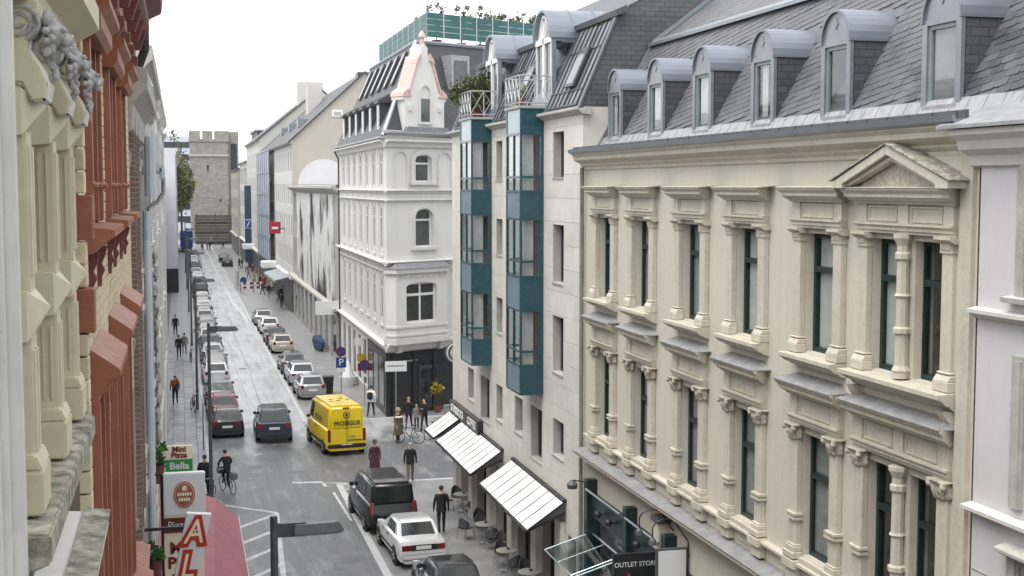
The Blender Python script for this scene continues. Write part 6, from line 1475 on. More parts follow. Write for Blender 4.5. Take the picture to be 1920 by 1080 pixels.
for s in (-1, 1): MB().box(s * .99 - .012, s * .99 + .012, -2.4, 2.0, .45, .60).build('side_strip', 'trim_black', van, local=True)
# right side parking strip
car('SEDAN', 'parked_car', 'dark green saloon parked behind the white saloon', 'dkgrey', 8.0, 40.3, 2, z=PZ)
car('SEDAN', 'parked_car', 'white saloon with a dark tail light band parked behind the black minivan', 'white', 7.72, 46.0, 3.2, z=PZ)
car('MPV', 'minivan', 'black minivan with tinted rear window parked beside the white kerb strip', 'dkgrey', 7.42, 50.9, 3.0, 'van', z=PZ)
car('HATCH', 'parked_car', 'silver hatchback parked nearest the black litter bin', 'silver', 7.62, 82.6, 1.5, z=PZ)
car('ESTATE', 'parked_car', 'silver estate car parked in front of the silver hatchback', 'ltgrey', 7.55, 88.6, 1.5, z=PZ)
car('HATCH', 'parked_car', 'dark grey hatchback parked in front of the silver estate', 'grey', 7.45, 93.8, 1, z=PZ)
car('HATCH', 'parked_car', 'beige hatchback parked across from the motorcycle', 'beige', 7.57, 105.7, 1, z=PZ)
car('SEDAN', 'parked_car', 'black saloon parked between the beige and the white hatchback', 'black', 7.5, 111.0, 1, z=PZ)
car('HATCH', 'parked_car', 'white hatchback parked ahead of the black saloon', 'white', 7.5, 119.5, 1, z=PZ)
car('ESTATE', 'parked_car', 'grey estate parked first behind the barrier', 'silver', 7.43, 127.0, 1, z=PZ)
car('SEDAN', 'parked_car', 'black saloon parked just beyond the red and white barrier', 'black', 7.4, 220.5, 0, z=PZ)
car('ESTATE', 'parked_car', 'black estate parked ahead of the black saloon near the tower', 'black', 7.3, 233, 0, z=PZ)
# left kerb row
LEFT = [('HATCH', 'black', 71.4, 'black hatchback at the tail of the row along the left kerb'), ('HATCH', 'red', 76.3, 'dark red hatchback in the left row'), ('ESTATE', 'grey', 81.8, 'dark grey estate parked ahead of the red hatchback'), ('HATCH', 'white', 90.2, 'white hatchback parked ahead of the dark grey estate'),
        ('ESTATE', 'grey', 95.6, None), ('HATCH', 'silver', 101.0, None), ('SEDAN', 'black', 106.6, None), ('HATCH', 'white', 112.0, None), ('ESTATE', 'black', 117.6, None), ('HATCH', 'grey', 122.9, None), ('SEDAN', 'silver', 128.4, None), ('HATCH', 'black', 133.8, None), ('HATCH', 'white', 139.2, None), ('ESTATE', 'black', 145, None), ('HATCH', 'silver', 150.5, None), ('SUVS', 'black', 160.5, 'black off-roader parked in the left row by the far pole'),
        ('MPV', 'dkgrey', 167, 'dark minivan parked ahead of the black off-roader'), ('HATCH', 'white', 178, None), ('ESTATE', 'silver', 186, None), ('HATCH', 'white', 195, None), ('SUVS', 'grey', 206, None), ('ESTATE', 'black', 218, None), ('HATCH', 'silver', 230, None), ('SUVS', 'black', 243, None)]
for sp, pc, y, lab in LEFT:
    kind = {'HATCH': 'hatchback', 'ESTATE': 'estate car', 'SEDAN': 'saloon', 'SUVS': 'off-roader', 'MPV': 'minivan'}[sp]
    far = y > 150
    lab = lab or ('%s %s parked %s along the left kerb' % ({'silver': 'silver', 'ltgrey': 'light grey', 'white': 'white', 'grey': 'dark grey', 'black': 'black'}[pc], kind, 'near the tower end' if far else 'in the middle of the row'))
    car(sp, 'parked_car', lab, pc, 2.2 + random.uniform(-.06, .06), y, random.uniform(-1, 1), 'car', 'cars parked along the left kerb')
t = thing('blue_lorry', 'blue box lorry standing at the far end of the left kerb', 'lorry', (1.2, 268, 0))
MB().box(.1, 2.5, 268, 273, 1.0, 4.1).build('box_body', 'blue_sign', t, bevel=.05); MB().box(.3, 2.3, 273.1, 274.9, .6, 2.8).build('cab', 'blue_sign', t, bevel=.1)
for y in (269.3, 274):
    for x in (.5, 2.1): MB().lathe((x, y, .45), [(.45, -.14), (.45, .14)], 14, 'x').build('wheel', 'rubber', t)
MB().box(.3, 2.3, 267.9, 268, .6, 1.0).build('tail_bar', 'trim_black', t)
# covered motorcycle
t = thing('motorcycle', 'dark blue covered motorcycle standing against the mural house', 'motorcycle', (10.5, 105, PZ), R(12))
m = MB(); m.add([], []); 
rows = [(-1.05, [(.10, .25), (.16, .5), (.14, .75), (.05, .8)]), (-.6, [(.2, .15), (.26, .6), (.22, .95), (.06, 1.02)]), (0, [(.24, .12), (.32, .6), (.24, .9), (.08, .96)]), (.45, [(.24, .12), (.42, .75), (.36, 1.12), (.08, 1.22)]), (.8, [(.14, .2), (.24, .6), (.2, .95), (.05, 1.05)]), (1.05, [(.08, .25), (.12, .5), (.1, .65), (.04, .7)])]
loft(rows).build('cover', 'cloth_blue', t, local=True, smooth=True)
for y in (-.75, .75): MB().torus((0, y, .3), .25, .055, 18, 6, 'x').build('wheel', 'rubber', t, local=True)
# bicycles
def bicycle(label, loc, rz, lean=0, mat='black_metal', basket=False, group=None):
    t = thing('bicycle', label, 'bicycle', loc, rz, group); t.rotation_euler = (0, R(lean), rz)
    for y in (-.53, .53):
        w = MB().torus((0, y, .34), .32, .018, 24, 6, 'x').build('wheel', 'rubber', t, local=True)
        s = MB()
        for k in range(8): s.tube((0, y, .34), (0, y + .31 * math.cos(k * math.pi / 4), .34 + .31 * math.sin(k * math.pi / 4)), .003, 4)
        s.build('spokes', 'steel', w, local=True)
    f = MB(); bb, st, hd, ra, fa = (0, -.08, .30), (0, -.22, .80), (0, .36, .82), (0, -.53, .34), (0, .53, .34)
    for a, b in ((bb, st), (st, hd), (bb, hd), (ra, bb), (ra, st), (hd, fa), (hd, (0, .33, .95))): f.tube(a, b, .018, 6)
    f.build('frame', mat, t, local=True)
    MB().path([(-.28, .22, .98), (-.2, .32, 1.0), (0, .34, .97), (.2, .32, 1.0), (.28, .22, .98)], .014).build('handlebar', 'steel', t, local=True)
    m = MB(); m.tube(st, (0, -.25, .92), .014); m.build('seat_post', 'steel', t, local=True)
    loft([(-.40, [(.09, .92), (.1, .95), (.03, .97)]), (-.25, [(.07, .92), (.08, .95), (.03, .97)]), (-.10, [(.015, .93), (.02, .95), (.01, .96)])]).build('saddle', 'trim_black', t, local=True)
    m = MB(); m.tube((-.1, bb[1], bb[2]), (.1, bb[1], bb[2]), .015); m.tube((.1, bb[1], bb[2]), (.1, bb[1] + .08, bb[2] - .15), .012); m.tube((-.1, bb[1], bb[2]), (-.1, bb[1] - .08, bb[2] + .15), .012); m.build('cranks', 'steel', t, local=True)
    for s, dy, dz in ((1, .08, -.15), (-1, -.08, .15)): MB().box(s * .15 - .05, s * .15 + .05, bb[1] + dy - .035, bb[1] + dy + .035, bb[2] + dz - .012, bb[2] + dz + .012).build('pedal', 'trim_black', t, local=True)
    if basket:
        b = MB(); b.box(-.17, .17, .45, .47, .78, 1.0); b.box(-.17, .17, .72, .74, .78, 1.0); b.box(-.17, -.15, .47, .72, .78, 1.0); b.box(.15, .17, .47, .72, .78, 1.0); b.box(-.17, .17, .45, .74, .76, .78); b.build('basket', 'dark_metal', t, local=True)
        MB().box(-.13, .13, -.78, -.45, .70, .98).build('rear_bag', 'cloth_grey', t, local=True, bevel=.04)
    return t
bicycle('black bicycle leaning by the lamp post on the left footway', (.55, 77.9, .1), R(10), 6)
bicycle('bicycle parked at the foot of the next lamp post beside the dark figure', (1.0, 54.6, .1), R(-14), 5)
bicycle('bicycle with thin wheels held by the woman in the brown coat', (11.05, 65.9, 0), R(60), 3)
bicycle('bicycle lying against the wall by the dark shop door', (12.6, 66.6, .02), R(-60), 8)
bicycle('bicycle standing at the railing on the left footway further up', (.6, 100, .1), R(5), 5)
# ================================================================== people
def skin(verts, edges, radii, name):
    me = bpy.data.meshes.new(name); me.from_pydata(verts, edges, [])
    ob = bpy.data.objects.new(name, me)
    md = ob.modifiers.new('s', 'SKIN'); md.use_smooth_shade = True
    for i, r in enumerate(radii):
        sv = me.skin_vertices[0].data[i]; sv.radius = r if hasattr(r, '__len__') else (r, r); sv.use_root = (i == 0)
    sb = ob.modifiers.new('d', 'SUBSURF'); sb.levels = 1; sb.render_levels = 1
    out = eval_mesh(ob); bpy.data.meshes.remove(me); return out
def person(label, loc, face, h=1.75, top='black', legs='black', shoes='black', hair='dark', stride=.25, arms=(0, 0), sit=None, long_coat=0, hat=None, bald=False, lean=0, group=None, bag=None, extra=None):
    """face: heading in degrees (0 = up the street); one continuous skinned body"""
    k = h / 1.75; V = []; E = []; Rr = []; tagl = []
    def v(p, r, g): V.append((p[0] * k, p[1] * k, p[2] * k)); Rr.append(tuple(x * k for x in r) if hasattr(r, '__len__') else r * k); tagl.append(g); return len(V) - 1
    def e(a, b): E.append((a, b))
    L_ = lean
    pel = v((0, 0, .95), (.155, .115), 'legs'); sp = v((0, .02 + L_ * .25, 1.17), (.14, .105), 'top'); ch = v((0, .02 + L_ * .5, 1.36), (.165, .115), 'top'); nk = v((0, .03 + L_ * .62, 1.50), .058, 'skin'); hd = v((0, .05 + L_ * .7, 1.63), (.078, .092), 'skin'); ht = v((0, .04 + L_ * .7, 1.71), (.062, .075), 'skin')
    nose = v((0, .145 + L_ * .7, 1.615), .014, 'skin')
    e(pel, sp); e(sp, ch); e(ch, nk); e(nk, hd); e(hd, ht); e(hd, nose)
    for s, a in ((-1, arms[0]), (1, arms[1])):
        sh = v((s * .19, .02 + L_ * .5, 1.41), .068, 'top'); y0 = .02 + L_ * .5
        if isinstance(a, tuple): el_, wr_ = a
        else: el_, wr_ = (s * .25, y0 - .02 + a * .5, 1.14), (s * .26, y0 + .05 + a, .90 + abs(a) * .25)
        el = v(el_, .05, 'top'); wr = v(wr_, .034, 'top'); d = (Vector(wr_) - Vector(el_)).normalized(); hn = v(tuple(Vector(wr_) + d * .07), (.036, .022), 'skin')
        e(ch, sh); e(sh, el); e(el, wr); e(wr, hn); o = d.orthogonal().normalized(); u = Vector((0, 1, 0)) - d * d.y
        u = u.normalized() if u.length > .1 else o; nn = d.cross(u)
        for i, (off, ln) in enumerate(((-.03, .06), (-.01, .075), (.01, .07), (.03, .055))):
            a1 = v(tuple(Vector(wr_) + d * .115 + u * off), .010, 'skin'); a2 = v(tuple(Vector(wr_) + d * (.115 + ln * .8) + u * off + nn * s * -.025), .009, 'skin'); e(hn, a1); e(a1, a2)
        th = v(tuple(Vector(wr_) + d * .075 + u * .05), .010, 'skin'); e(hn, th)
    for s in (-1, 1):
        st = stride * s; hp = v((s * .095, 0, .90), .095, 'legs')
        if sit: kn_, an_ = sit[0 if s < 0 else 1]
        else: kn_, an_ = (s * .10, st * .5 + .03, .50), (s * .10, st - (.05 if st < 0 else 0), .09 + (.05 if st < -.05 else 0))
        kn = v(kn_, .066, 'legs'); an = v(an_, .043, 'legs'); to = v((an_[0] + s * .02, an_[1] + .15, an_[2] - .045), (.042, .032), 'shoes'); hl = v((an_[0], an_[1] - .03, an_[2] - .04), .036, 'shoes')
        e(pel, hp); e(hp, kn); e(kn, an); e(an, to); e(an, hl)
    me = skin(V, E, Rr, 'person')
    mats = {'skin': 'skin', 'top': 'cloth_' + top, 'legs': 'cloth_' + legs, 'shoes': 'cloth_' + shoes}; order = list(mats)
    for g in order: me.materials.append(MATS[mats[g]])
    segs = [(Vector(V[a]), Vector(V[b]), tagl[b] if tagl[a] != 'skin' or tagl[b] == 'skin' else tagl[a], a, b) for a, b in E]
    for p in me.polygons:
        best = None; c = p.center
        for A, B, g, a, b in segs:
            d = B - A; tt = max(0, min(1, (c - A).dot(d) / max(1e-9, d.length_squared))); q = (A + d * tt - c).length
            gg = tagl[a] if tt < (.86 if tagl[a] == 'top' and tagl[b] == 'skin' else .5) else tagl[b]
            if best is None or q < best[0]: best = (q, gg)
        g = best[1]
        if g == 'legs' and c.z > .98 * k: g = 'top'
        p.material_index = order.index(g)
    root = link('person', me); tag(root, label, 'person', group); root.location = loc; root.rotation_euler[2] = R(-face)
    hc = (0, (.035 + L_ * .7) * k, 1.69 * k)
    if not bald:
        m = MB(); m.blob(hc, (.088 * k, .10 * k, .085 * k), 1, 12, 8, .05)
        if hair == 'fair' or hair == 'long': m.blob((hc[0], hc[1] - .05, hc[2] - .12), (.085 * k, .06 * k, .14 * k), 2, 10, 6, .08)
        m.build('hair', 'hair_' + ('fair' if hair == 'fair' else 'grey' if hair == 'grey' else 'dark'), root, local=True, smooth=True)
    if hat:
        m = MB(); m.lathe((hc[0], hc[1], hc[2] + .02), [(.15 * k, -.0), (.15 * k, .02), (.10 * k, .03), (.095 * k, .11), (.05 * k, .13)], 14); m.build('hat', 'cloth_' + hat, root, local=True, smooth=True)
    if long_coat:
        m = MB(); zb = long_coat; rows = []
        for z, a, b in ((1.40, .20, .14), (1.2, .19, .145), (1.0, .20, .16), (.75, .235, .20), (zb, .27, .235)):
            rows.append([(a * k * math.cos(t) * (1 + .05 * math.sin(5 * t)), (b * math.sin(t) + .02 + L_ * max(0, z - .95)) * k, z * k) for t in [2 * math.pi * i / 16 for i in range(16)]])
        vv = [p for r in rows for p in r]; ff = [(i * 16 + j, i * 16 + (j + 1) % 16, (i + 1) * 16 + (j + 1) % 16, (i + 1) * 16 + j) for i in range(4) for j in range(16)]
        m.add(vv, ff); m.build('coat', 'cloth_' + top, root, local=True, smooth=True)
    elif top:
        m = MB(); rows = []
        for z, a, b in ((1.40, .195, .135), (1.2, .172, .13), (1.0, .18, .145), (.86, .19, .155)):
            rows.append([(a * k * math.cos(t), (b * math.sin(t) + .02 + L_ * max(0, z - .95)) * k, z * k) for t in [2 * math.pi * i / 14 for i in range(14)]])
        vv = [p for r in rows for p in r]; ff = [(i * 14 + j, i * 14 + (j + 1) % 14, (i + 1) * 14 + (j + 1) % 14, (i + 1) * 14 + j) for i in range(3) for j in range(14)]
        if not sit: m.add(vv, ff); m.build('jacket', 'cloth_' + top, root, local=True, smooth=True)
    if bag == 'back':
        MB().box(-.15 * k, .15 * k, -.30 * k, -.10 * k, 1.02 * k, 1.42 * k).build('backpack', 'cloth_black', root, local=True, bevel=.05)
    if bag == 'collar':
        MB().torus((0, (.02 + L_ * .5) * k, 1.36 * k), .19 * k, .05 * k, 16, 6, 'z').build('shawl', 'cloth_white', root, local=True, smooth=True)
    if bag == 'bouquet':
        foliage((.0, .28, 1.45), (.25, .22, .28), 260, .09, 4, .8).build('bouquet', 'cloth_orange', root, local=True)
    return root
P_ = .025
person('man in a black suit walking up the pavement past the white saloon', (9.28, 48.1, P_), 4, 1.82, 'black', 'black', 'black', 'dark', .16, (.05, -.02))
person('man in a dark jacket and taupe trousers near the minivan front', (9.6, 56.9, P_), 185, 1.78, 'black', 'taupe', 'black', 'grey', .12)
person('woman in a long plum coat and dark hat stepping past the minivan', (8.25, 58.4, 0), 178, 1.66, 'plum', 'black', 'black', 'dark', .1, long_coat=.35, hat='brown')
person('woman in a brown coat with white shawl and pale hat holding a bicycle', (10.55, 66.2, 0), 160, 1.72, 'brown', 'black', 'black', 'fair', .08, ((-.3, .1, 1.15), ((-.32, .3, 1.0))) and (0, .2), long_coat=.45, hat='tan', bag='collar')
person('woman in a black coat with light hair by the dark shop', (11.75, 70.0, 0), 200, 1.70, 'black', 'black', 'black', 'fair', .3, (.1, -.1))
person('child in a grey top between two adults at the dark shop', (12.1, 69.6, 0), 190, 1.35, 'grey', 'charcoal', 'black', 'fair', .15)
person('bald man in black reading a paper at the dark shop door', (12.4, 68.9, 0), 220, 1.80, 'black', 'black', 'black', 'dark', .12, (((-.26, .1, 1.15), (-.12, .32, 1.22)), 0), bald=True)
person('person in a white jacket with a black shoulder bag striding past the corner house', (10.25, 73.9, P_), 20, 1.76, 'white', 'black', 'black', 'dark', .38, (.15, -.15), bag='back', lean=.12)
person('dark figure in black walking on the left footway beside the lamp post', (.82, 55.3, .1), 5, 1.9, 'black', 'black', 'black', 'dark', .3, (.1, -.1), long_coat=.8, bag='back')
person('person in dark clothes carrying an orange bouquet beside the tall white house', (-.42, 80.5, .1), 185, 1.72, 'charcoal', 'black', 'black', 'dark', .1, (.3, .3), bag='bouquet')
person('man in dark clothes walking alone far up the left footway', (-.5, 118, .1), 5, 1.78, 'black', 'black', 'black', 'dark', .2)
person('broad man in a black jacket and dark trousers on the left footway', (-.2, 101.8, .1), 180, 1.80, 'black', 'charcoal', 'black', 'dark', .25, (.1, .1))
person('slim person in grey beside the broad man on the left footway', (.2, 104, .1), 5, 1.70, 'grey', 'grey', 'black', 'dark', .2)
# cyclist
cy = bicycle('city bicycle with front basket and rear bag ridden across the junction', (1.78, 57.0, 0), R(22), 0, 'black_metal', True)
person('cyclist in black riding the bicycle with a basket', (1.78, 57.0, 0), -22, 1.75, 'black', 'black', 'black', 'dark', 0, (((-.30, .22, 1.22), (-.25, .33, 1.05)), ((.30, .22, 1.22), (.25, .33, 1.05))), (((-.12, .22, .72), (-.12, .0, .46)), ((.12, .28, .60), (.12, .08, .20))), lean=.25).location = (1.78, 57.0, .06)
# far groups
GR = [(9.9, 156, 'black', 'grey'), (10.6, 150, 'charcoal', 'jean'), (11.0, 151, 'black', 'black'), (9.3, 176, 'tan', 'taupe'), (9.9, 172, 'black', 'black'), (10.2, 170, 'red', 'charcoal'), (10.5, 166, 'grey', 'jean'), (9.6, 182, 'cream', 'tan'), (10.7, 162, 'cream', 'jean'), (9.0, 212, 'black', 'black'), (9.5, 214, 'charcoal', 'black'),
      (4.3, 270, 'black', 'black'), (5.3, 274, 'charcoal', 'jean'), (5.9, 276, 'black', 'charcoal'), (8.6, 278, 'black', 'black'), (6.8, 300, 'grey', 'black'), (10.3, 142, 'charcoal', 'jean'), (9.4, 160, 'charcoal', 'charcoal'), (10.0, 178, 'tan', 'jean'), (10.4, 184, 'black', 'grey'), (9.3, 190, 'grey', 'charcoal'), (10.2, 196, 'red', 'black'), (9.6, 202, 'cream', 'black')]
COLN = {'black': 'black', 'charcoal': 'charcoal', 'tan': 'tan', 'red': 'red', 'grey': 'grey', 'cream': 'cream'}
for i, (x, y, a, b) in enumerate(GR):
    where = 'near the far barrier' if y < 200 else ('by the blue pylon' if y < 230 else 'crossing in front of the tower')
    person('pedestrian in a %s top and %s trousers %s' % (COLN[a], {'jean': 'blue', 'taupe': 'brown', 'tan': 'tan', 'grey': 'grey', 'black': 'black', 'charcoal': 'charcoal'}[b], where), (x, y, P_), (i * 67) % 360, 1.68 + .03 * (i % 5), a, b, 'black', 'dark' if i % 3 else 'fair', .1 + .06 * (i % 3), group='pedestrians far up the street')
# ================================================================== street furniture
def street_lamp(y, x, lab):
    t = thing('street_lamp', lab, 'street lamp', (x, y, .1), 0, 'street lamps along the left footway')
    m = MB(); m.tube((0, 0, 0), (0, 0, 1.2), .09, 10, .085); m.tube((0, 0, 1.2), (0, 0, 7.7), .075, 10, .06); m.build('pole', 'dark_metal', t, local=True, smooth=True)
    m = MB(); m.box(-.05, .5, -.04, .04, 7.50, 7.58); m.box(0, .36, -.05, .05, 7.36, 7.50); m.build('arm', 'dark_metal', t, local=True)
    P = [(.30, -.20, 7.40), (1.0, -.15, 7.40), (1.12, -.05, 7.40), (1.12, .05, 7.40), (1.0, .15, 7.40), (.30, .20, 7.40)]
    m = MB(); m.prism(P, [(.3 + (q[0] - .3) * .86 + .02, q[1] * .7, 7.56) for q in P]); m.build('lamp_head', 'dark_metal', t, local=True, bevel=.02)
    m = MB(); m.prism([(q[0] * .95 + .03, q[1] * .8, 7.375) for q in P], [(q[0] * .95 + .03, q[1] * .8, 7.398) for q in P]); m.build('diffuser', 'lamp_clear', t, local=True)
for y, x, lab in ((21.0, 1.36, 'dark grey street lamp with flat head beside the hatched road zone'), (51.6, 1.0, 'dark street lamp post beside the dark walking figure'), (78.5, .82, 'dark street lamp with the black bicycle leaning at its foot')): street_lamp(y, x, lab)
for y in (110, 140, 171, 203): street_lamp(y, .8, 'slim dark street lamp further up the left kerb')
def signpost(name, label, x, y, h, parts, cat='sign', z=.025):
    t = thing(name, label, cat, (x, y, z)); MB().tube((0, 0, 0), (0, 0, h), .03, 8).build('post', 'steel' if z < .05 else 'dark_metal', t, local=True)
    for p in parts: p(t)
    return t
def disc(z, r, mat, rim, yo=-.05):
    def f(t):
        MB().lathe((0, yo, z), [(r, -.012), (r, .012)], 20, 'y').build('sign_disc', rim, t, local=True); MB().lathe((0, yo - .014, z), [(r * .74, -.006), (r * .74, .006)], 20, 'y').build('sign_face', mat, t, local=True)
        MB().prism([(-r * .62, yo - .024, z + r * .5), (-r * .5, yo - .024, z + r * .62), (r * .62, yo - .024, z - r * .5), (r * .5, yo - .024, z - r * .62)], [(-r * .62, yo - .018, z + r * .5), (-r * .5, yo - .018, z + r * .62), (r * .62, yo - .018, z - r * .5), (r * .5, yo - .018, z - r * .62)]).build('sign_bar', rim, t, local=True)
    return f
def plate(z, w, h, mat, txt=None, tm='sign_white', sz=.3):
    def f(t):
        MB().box(-w / 2, w / 2, -.06, -.035, z - h / 2, z + h / 2).build('plate', mat, t, local=True)
        if txt: text('lettering', txt, sz, tm, t, (0, -.066, z), (1, 0, 0), (0, 0, 1))
    return f
signpost('parking_sign', 'post with a round no stopping sign above a blue P plate', 9.36, 80.4, 3.1, [disc(2.95, .3, 'blue_sign', 'tail_red'), plate(2.28, .62, .62, 'blue_sign', 'P', 'sign_white', .62), plate(1.82, .5, .22, 'sign_white')])
signpost('no_stopping_sign', 'post with a single purple-blue no stopping disc by the white corner house', 10.4, 77.6, 2.75, [disc(2.45, .33, 'blue_sign', 'tail_red'), plate(1.85, .36, .2, 'sign_white')])
for i, (x, y, h) in enumerate(((.95, 66.2, 2.3), (.95, 95, 3.0), (.9, 125, 3.0))):
    signpost('kerb_post', ('thin dark post on the left kerb by the black hatchback', 'thin dark sign post on the left kerb near the white hatchback', 'thin dark sign post far along the left kerb')[i], x, y, h, [plate(h - .2, .3, .3, 'steel')] if i else [], 'post', .1)
signpost('board_sign', 'long white street board on a post at the junction', 11.0, 60.6 + 9, 3.7, [plate(3.45, 1.15, .55, 'sign_white'), plate(3.47, .9, .05, 'stone_sill')], 'sign', .0)
t = thing('litter_bin', 'black square wheeled bin beside the silver hatchback', 'bin', (8.85, 83.0, .025))
MB().prism([(-.26, -.28, .06), (.26, -.28, .06), (.26, .28, .06), (-.26, .28, .06)], [(-.31, -.34, 1.05), (.31, -.34, 1.05), (.31, .34, 1.05), (-.31, .34, 1.05)]).build('body', 'trim_black', t, local=True, bevel=.02); MB().box(-.33, .33, -.37, .37, 1.05, 1.13).build('lid', 'dark_metal', t, local=True, bevel=.02)
for s in (-1, 1): MB().lathe((s * .22, .3, .1), [(.1, -.03), (.1, .03)], 12, 'x').build('wheel', 'rubber', t, local=True)
t = thing('planter', 'white round planter under a white cloth by the corner house shops', 'planter', (10.5, 86.2, .025))
MB().lathe((0, 0, 0), [(.42, 0), (.55, .45), (.58, .6), (.5, .6), (.48, .5)], 18).build('tub', 'sign_white', t, local=True, smooth=True); MB().lathe((0, .1, .55), [(.42, 0), (.3, .4), (.12, .9), (.02, 1.1)], 9).build('cloth', 'sign_white', t, local=True)
t = thing('advert_column', 'grey pillar shaped advertising board leaning by the corner of the stone clad house', 'advert', (12.9, 63.5, .0))
MB().box(-.5, .5, -.1, .1, .1, 2.3).build('board', 'grey_frame', t, local=True, bevel=.02); MB().box(-.42, .42, -.11, -.1, .3, 2.1).build('poster', 'curtain_grey', t, local=True); MB().box(-.55, .55, -.2, .2, 0, .1).build('foot', 'dark_metal', t, local=True)
potted('yellow_plant', 'yellow leaved potted plant standing at the dark shop door', (14.2, 74.6, .03), (.55, .45, .4), 300, .2, 'leaf_yellow', 90, pot=.25, h=1.2)
t = thing('street_barrier', 'red and white barrier boards across the parking strip', 'barrier', (8.6, 165, .025))
for z in (.45, .95):
    for i in range(8): MB().box(-1.6 + i * .4, -1.2 + i * .4, -.03, .03, z, z + .28).build('board', 'tail_red' if i % 2 else 'sign_white', t, local=True)
for x in (-1.5, 0, 1.5): MB().box(x - .04, x + .04, -.2, .2, 0, 1.25).build('foot', 'dark_metal', t, local=True)
t = thing('works_post', 'grey tapered bollard with a blue arrow sign beside the barrier', 'bollard', (7.0, 172, .025))
MB().lathe((0, 0, 0), [(.4, 0), (.4, .1), (.25, .15), (.18, 2.2)], 10).build('bollard', 'stone_grey', t, local=True); MB().lathe((.75, 0, 1.0), [(.42, -.03), (.42, .03)], 16, 'y').build('arrow_disc', 'blue_sign', t, local=True)
for i, (x, y) in enumerate(((10.75, 51.2), (10.55, 46.4), (10.5, 42.8), (10.6, 40.2))):
    t = thing('cafe_table', 'round grey cafe table %s' % ('beside the far pair of chairs', 'below the middle of the long awning', 'between the two long awnings', 'at the end next to the beige house')[i], 'table', (x, y, .025), 0, 'round cafe tables')
    MB().lathe((0, 0, .72), [(.36, 0), (.38, .01), (.38, .03), (.36, .035)], 20).build('table_top', 'stone_sill', t, local=True); MB().tube((0, 0, .03), (0, 0, .72), .03, 8).build('leg', 'steel', t, local=True)
    b = MB()
    for k in range(4): b.tube((0, 0, .04), (.28 * math.cos(k * 1.57 + .6), .28 * math.sin(k * 1.57 + .6), .02), .02, 6)
    b.build('foot', 'steel', t, local=True); MB().lathe((.05, .05, .755), [(.05, 0), (.05, .05), (.03, .05)], 10).build('ashtray', 'trim_black', t, local=True)
def chair(x, y, rz, lab):
    t = thing('cafe_chair', lab, 'chair', (x, y, .025), R(rz), 'wicker cafe chairs')
    MB().box(-.22, .22, -.22, .22, .42, .46).build('seat', 'bark', t, local=True, bevel=.015)
    m = MB(); A = [(.24 * math.cos(a), -.02 - .24 * math.sin(a)) for a in [math.pi * i / 8 for i in range(9)]]
    for i in range(8): m.prism([(A[i][0], A[i][1], .48), (A[i + 1][0], A[i + 1][1], .48), (A[i + 1][0] * .9, A[i + 1][1] * .9, .48), (A[i][0] * .9, A[i][1] * .9, .48)], [(A[i][0], A[i][1], .88 - .25 * abs(i - 3.5) / 4), (A[i + 1][0], A[i + 1][1], .88 - .25 * abs(i - 2.5) / 4), (A[i + 1][0] * .9, A[i + 1][1] * .9, .88 - .25 * abs(i - 2.5) / 4), (A[i][0] * .9, A[i][1] * .9, .88 - .25 * abs(i - 3.5) / 4)])
    m.build('backrest', 'dark_metal', t, local=True)
    for sx in (-1, 1):
        for sy in (-1, 1): MB().tube((sx * .2, sy * .2, .43), (sx * .22, sy * .22, 0), .016, 6).build('leg', 'steel', t, local=True)
CH = [(10.15, 51.6, -70), (10.7, 52.1, 180), (10.95, 50.4, 20), (10.0, 47.2, -60), (10.6, 47.2, 180), (10.6, 45.6, 0), (10.75, 48.2, 170), (10.75, 44.7, 160), (10.5, 43.6, 180), (10.55, 42.0, 0), (10.75, 41.2, 180), (10.75, 39.5, 10)]
for i, (x, y, rz) in enumerate(CH): chair(x, y, rz, 'dark wicker cafe chair with curved back at a table under the %s awning' % ('middle' if y > 44.2 else 'last'))
# ================================================================== shop signs and awning on the left
t = thing('vertical_sign', 'tall white sign with double lined red capitals ALC leaning out from the left front', 'sign', (.1, 21.9, 5.2))
F22 = Fr((0, 22.0), (1, 0), (0, -1)); sl_ = .21
def sx(z): return (z - 7.68) * sl_
P = [(.03, 7.68), (.42, 7.64), (.42 + sx(4.6), 4.6), (.03 + sx(4.6), 4.6)]
MB().ext(F22, P, -.14, 0).build('panel', 'sign_white', t, bevel=.01)
up = Vector((sl_, 0, 1)).normalized()
for i, ch in enumerate('ALCAZ'):
    zc = 7.36 - i * .56; xc = .225 + sx(zc)
    text('lettering', ch, .58, 'sign_red', t, (xc, 21.988, zc), (1, 0, 0), up, .80, False, .004, .07); text('lettering_line', ch, .58, 'sign_cream', t, (xc, 21.979, zc), (1, 0, 0), up, .80, False, .001, .0)
MB().box(-.66, .0, 22.08, 22.13, 7.4, 7.45).build('bracket', 'black_metal', t)
t = thing('beer_sign', 'white box sign with a round red emblem on a black bracket', 'sign', (0, 26, 6.7))
MB().box(-.39, .39, 25.9, 26.1, 6.70, 7.52).build('box', 'sign_white', t, bevel=.02)
def oval(nm, rx_, rz_, y, zc, mat):
    MB().prism([(rx_ * math.cos(k * math.pi / 14), y, zc + rz_ * math.sin(k * math.pi / 14)) for k in range(28)], [(rx_ * math.cos(k * math.pi / 14), y + .01, zc + rz_ * math.sin(k * math.pi / 14)) for k in range(28)]).build(nm, mat, t)
oval('emblem_ring', .215, .27, 25.885, 7.11, 'sign_cream'); oval('emblem_edge', .20, .255, 25.878, 7.11, 'emblem_red'); oval('emblem_line', .175, .23, 25.873, 7.11, 'sign_cream'); oval('emblem', .168, .222, 25.868, 7.11, 'emblem_red')
oval('emblem_crest', .05, .05, 25.862, 7.24, 'sign_cream')
for k in range(6): MB().box(-.13 + k * .045, -.095 + k * .045, 25.860, 25.868, 7.09 + .008 * (k % 2), 7.15).build('emblem_mark', 'sign_cream', t)
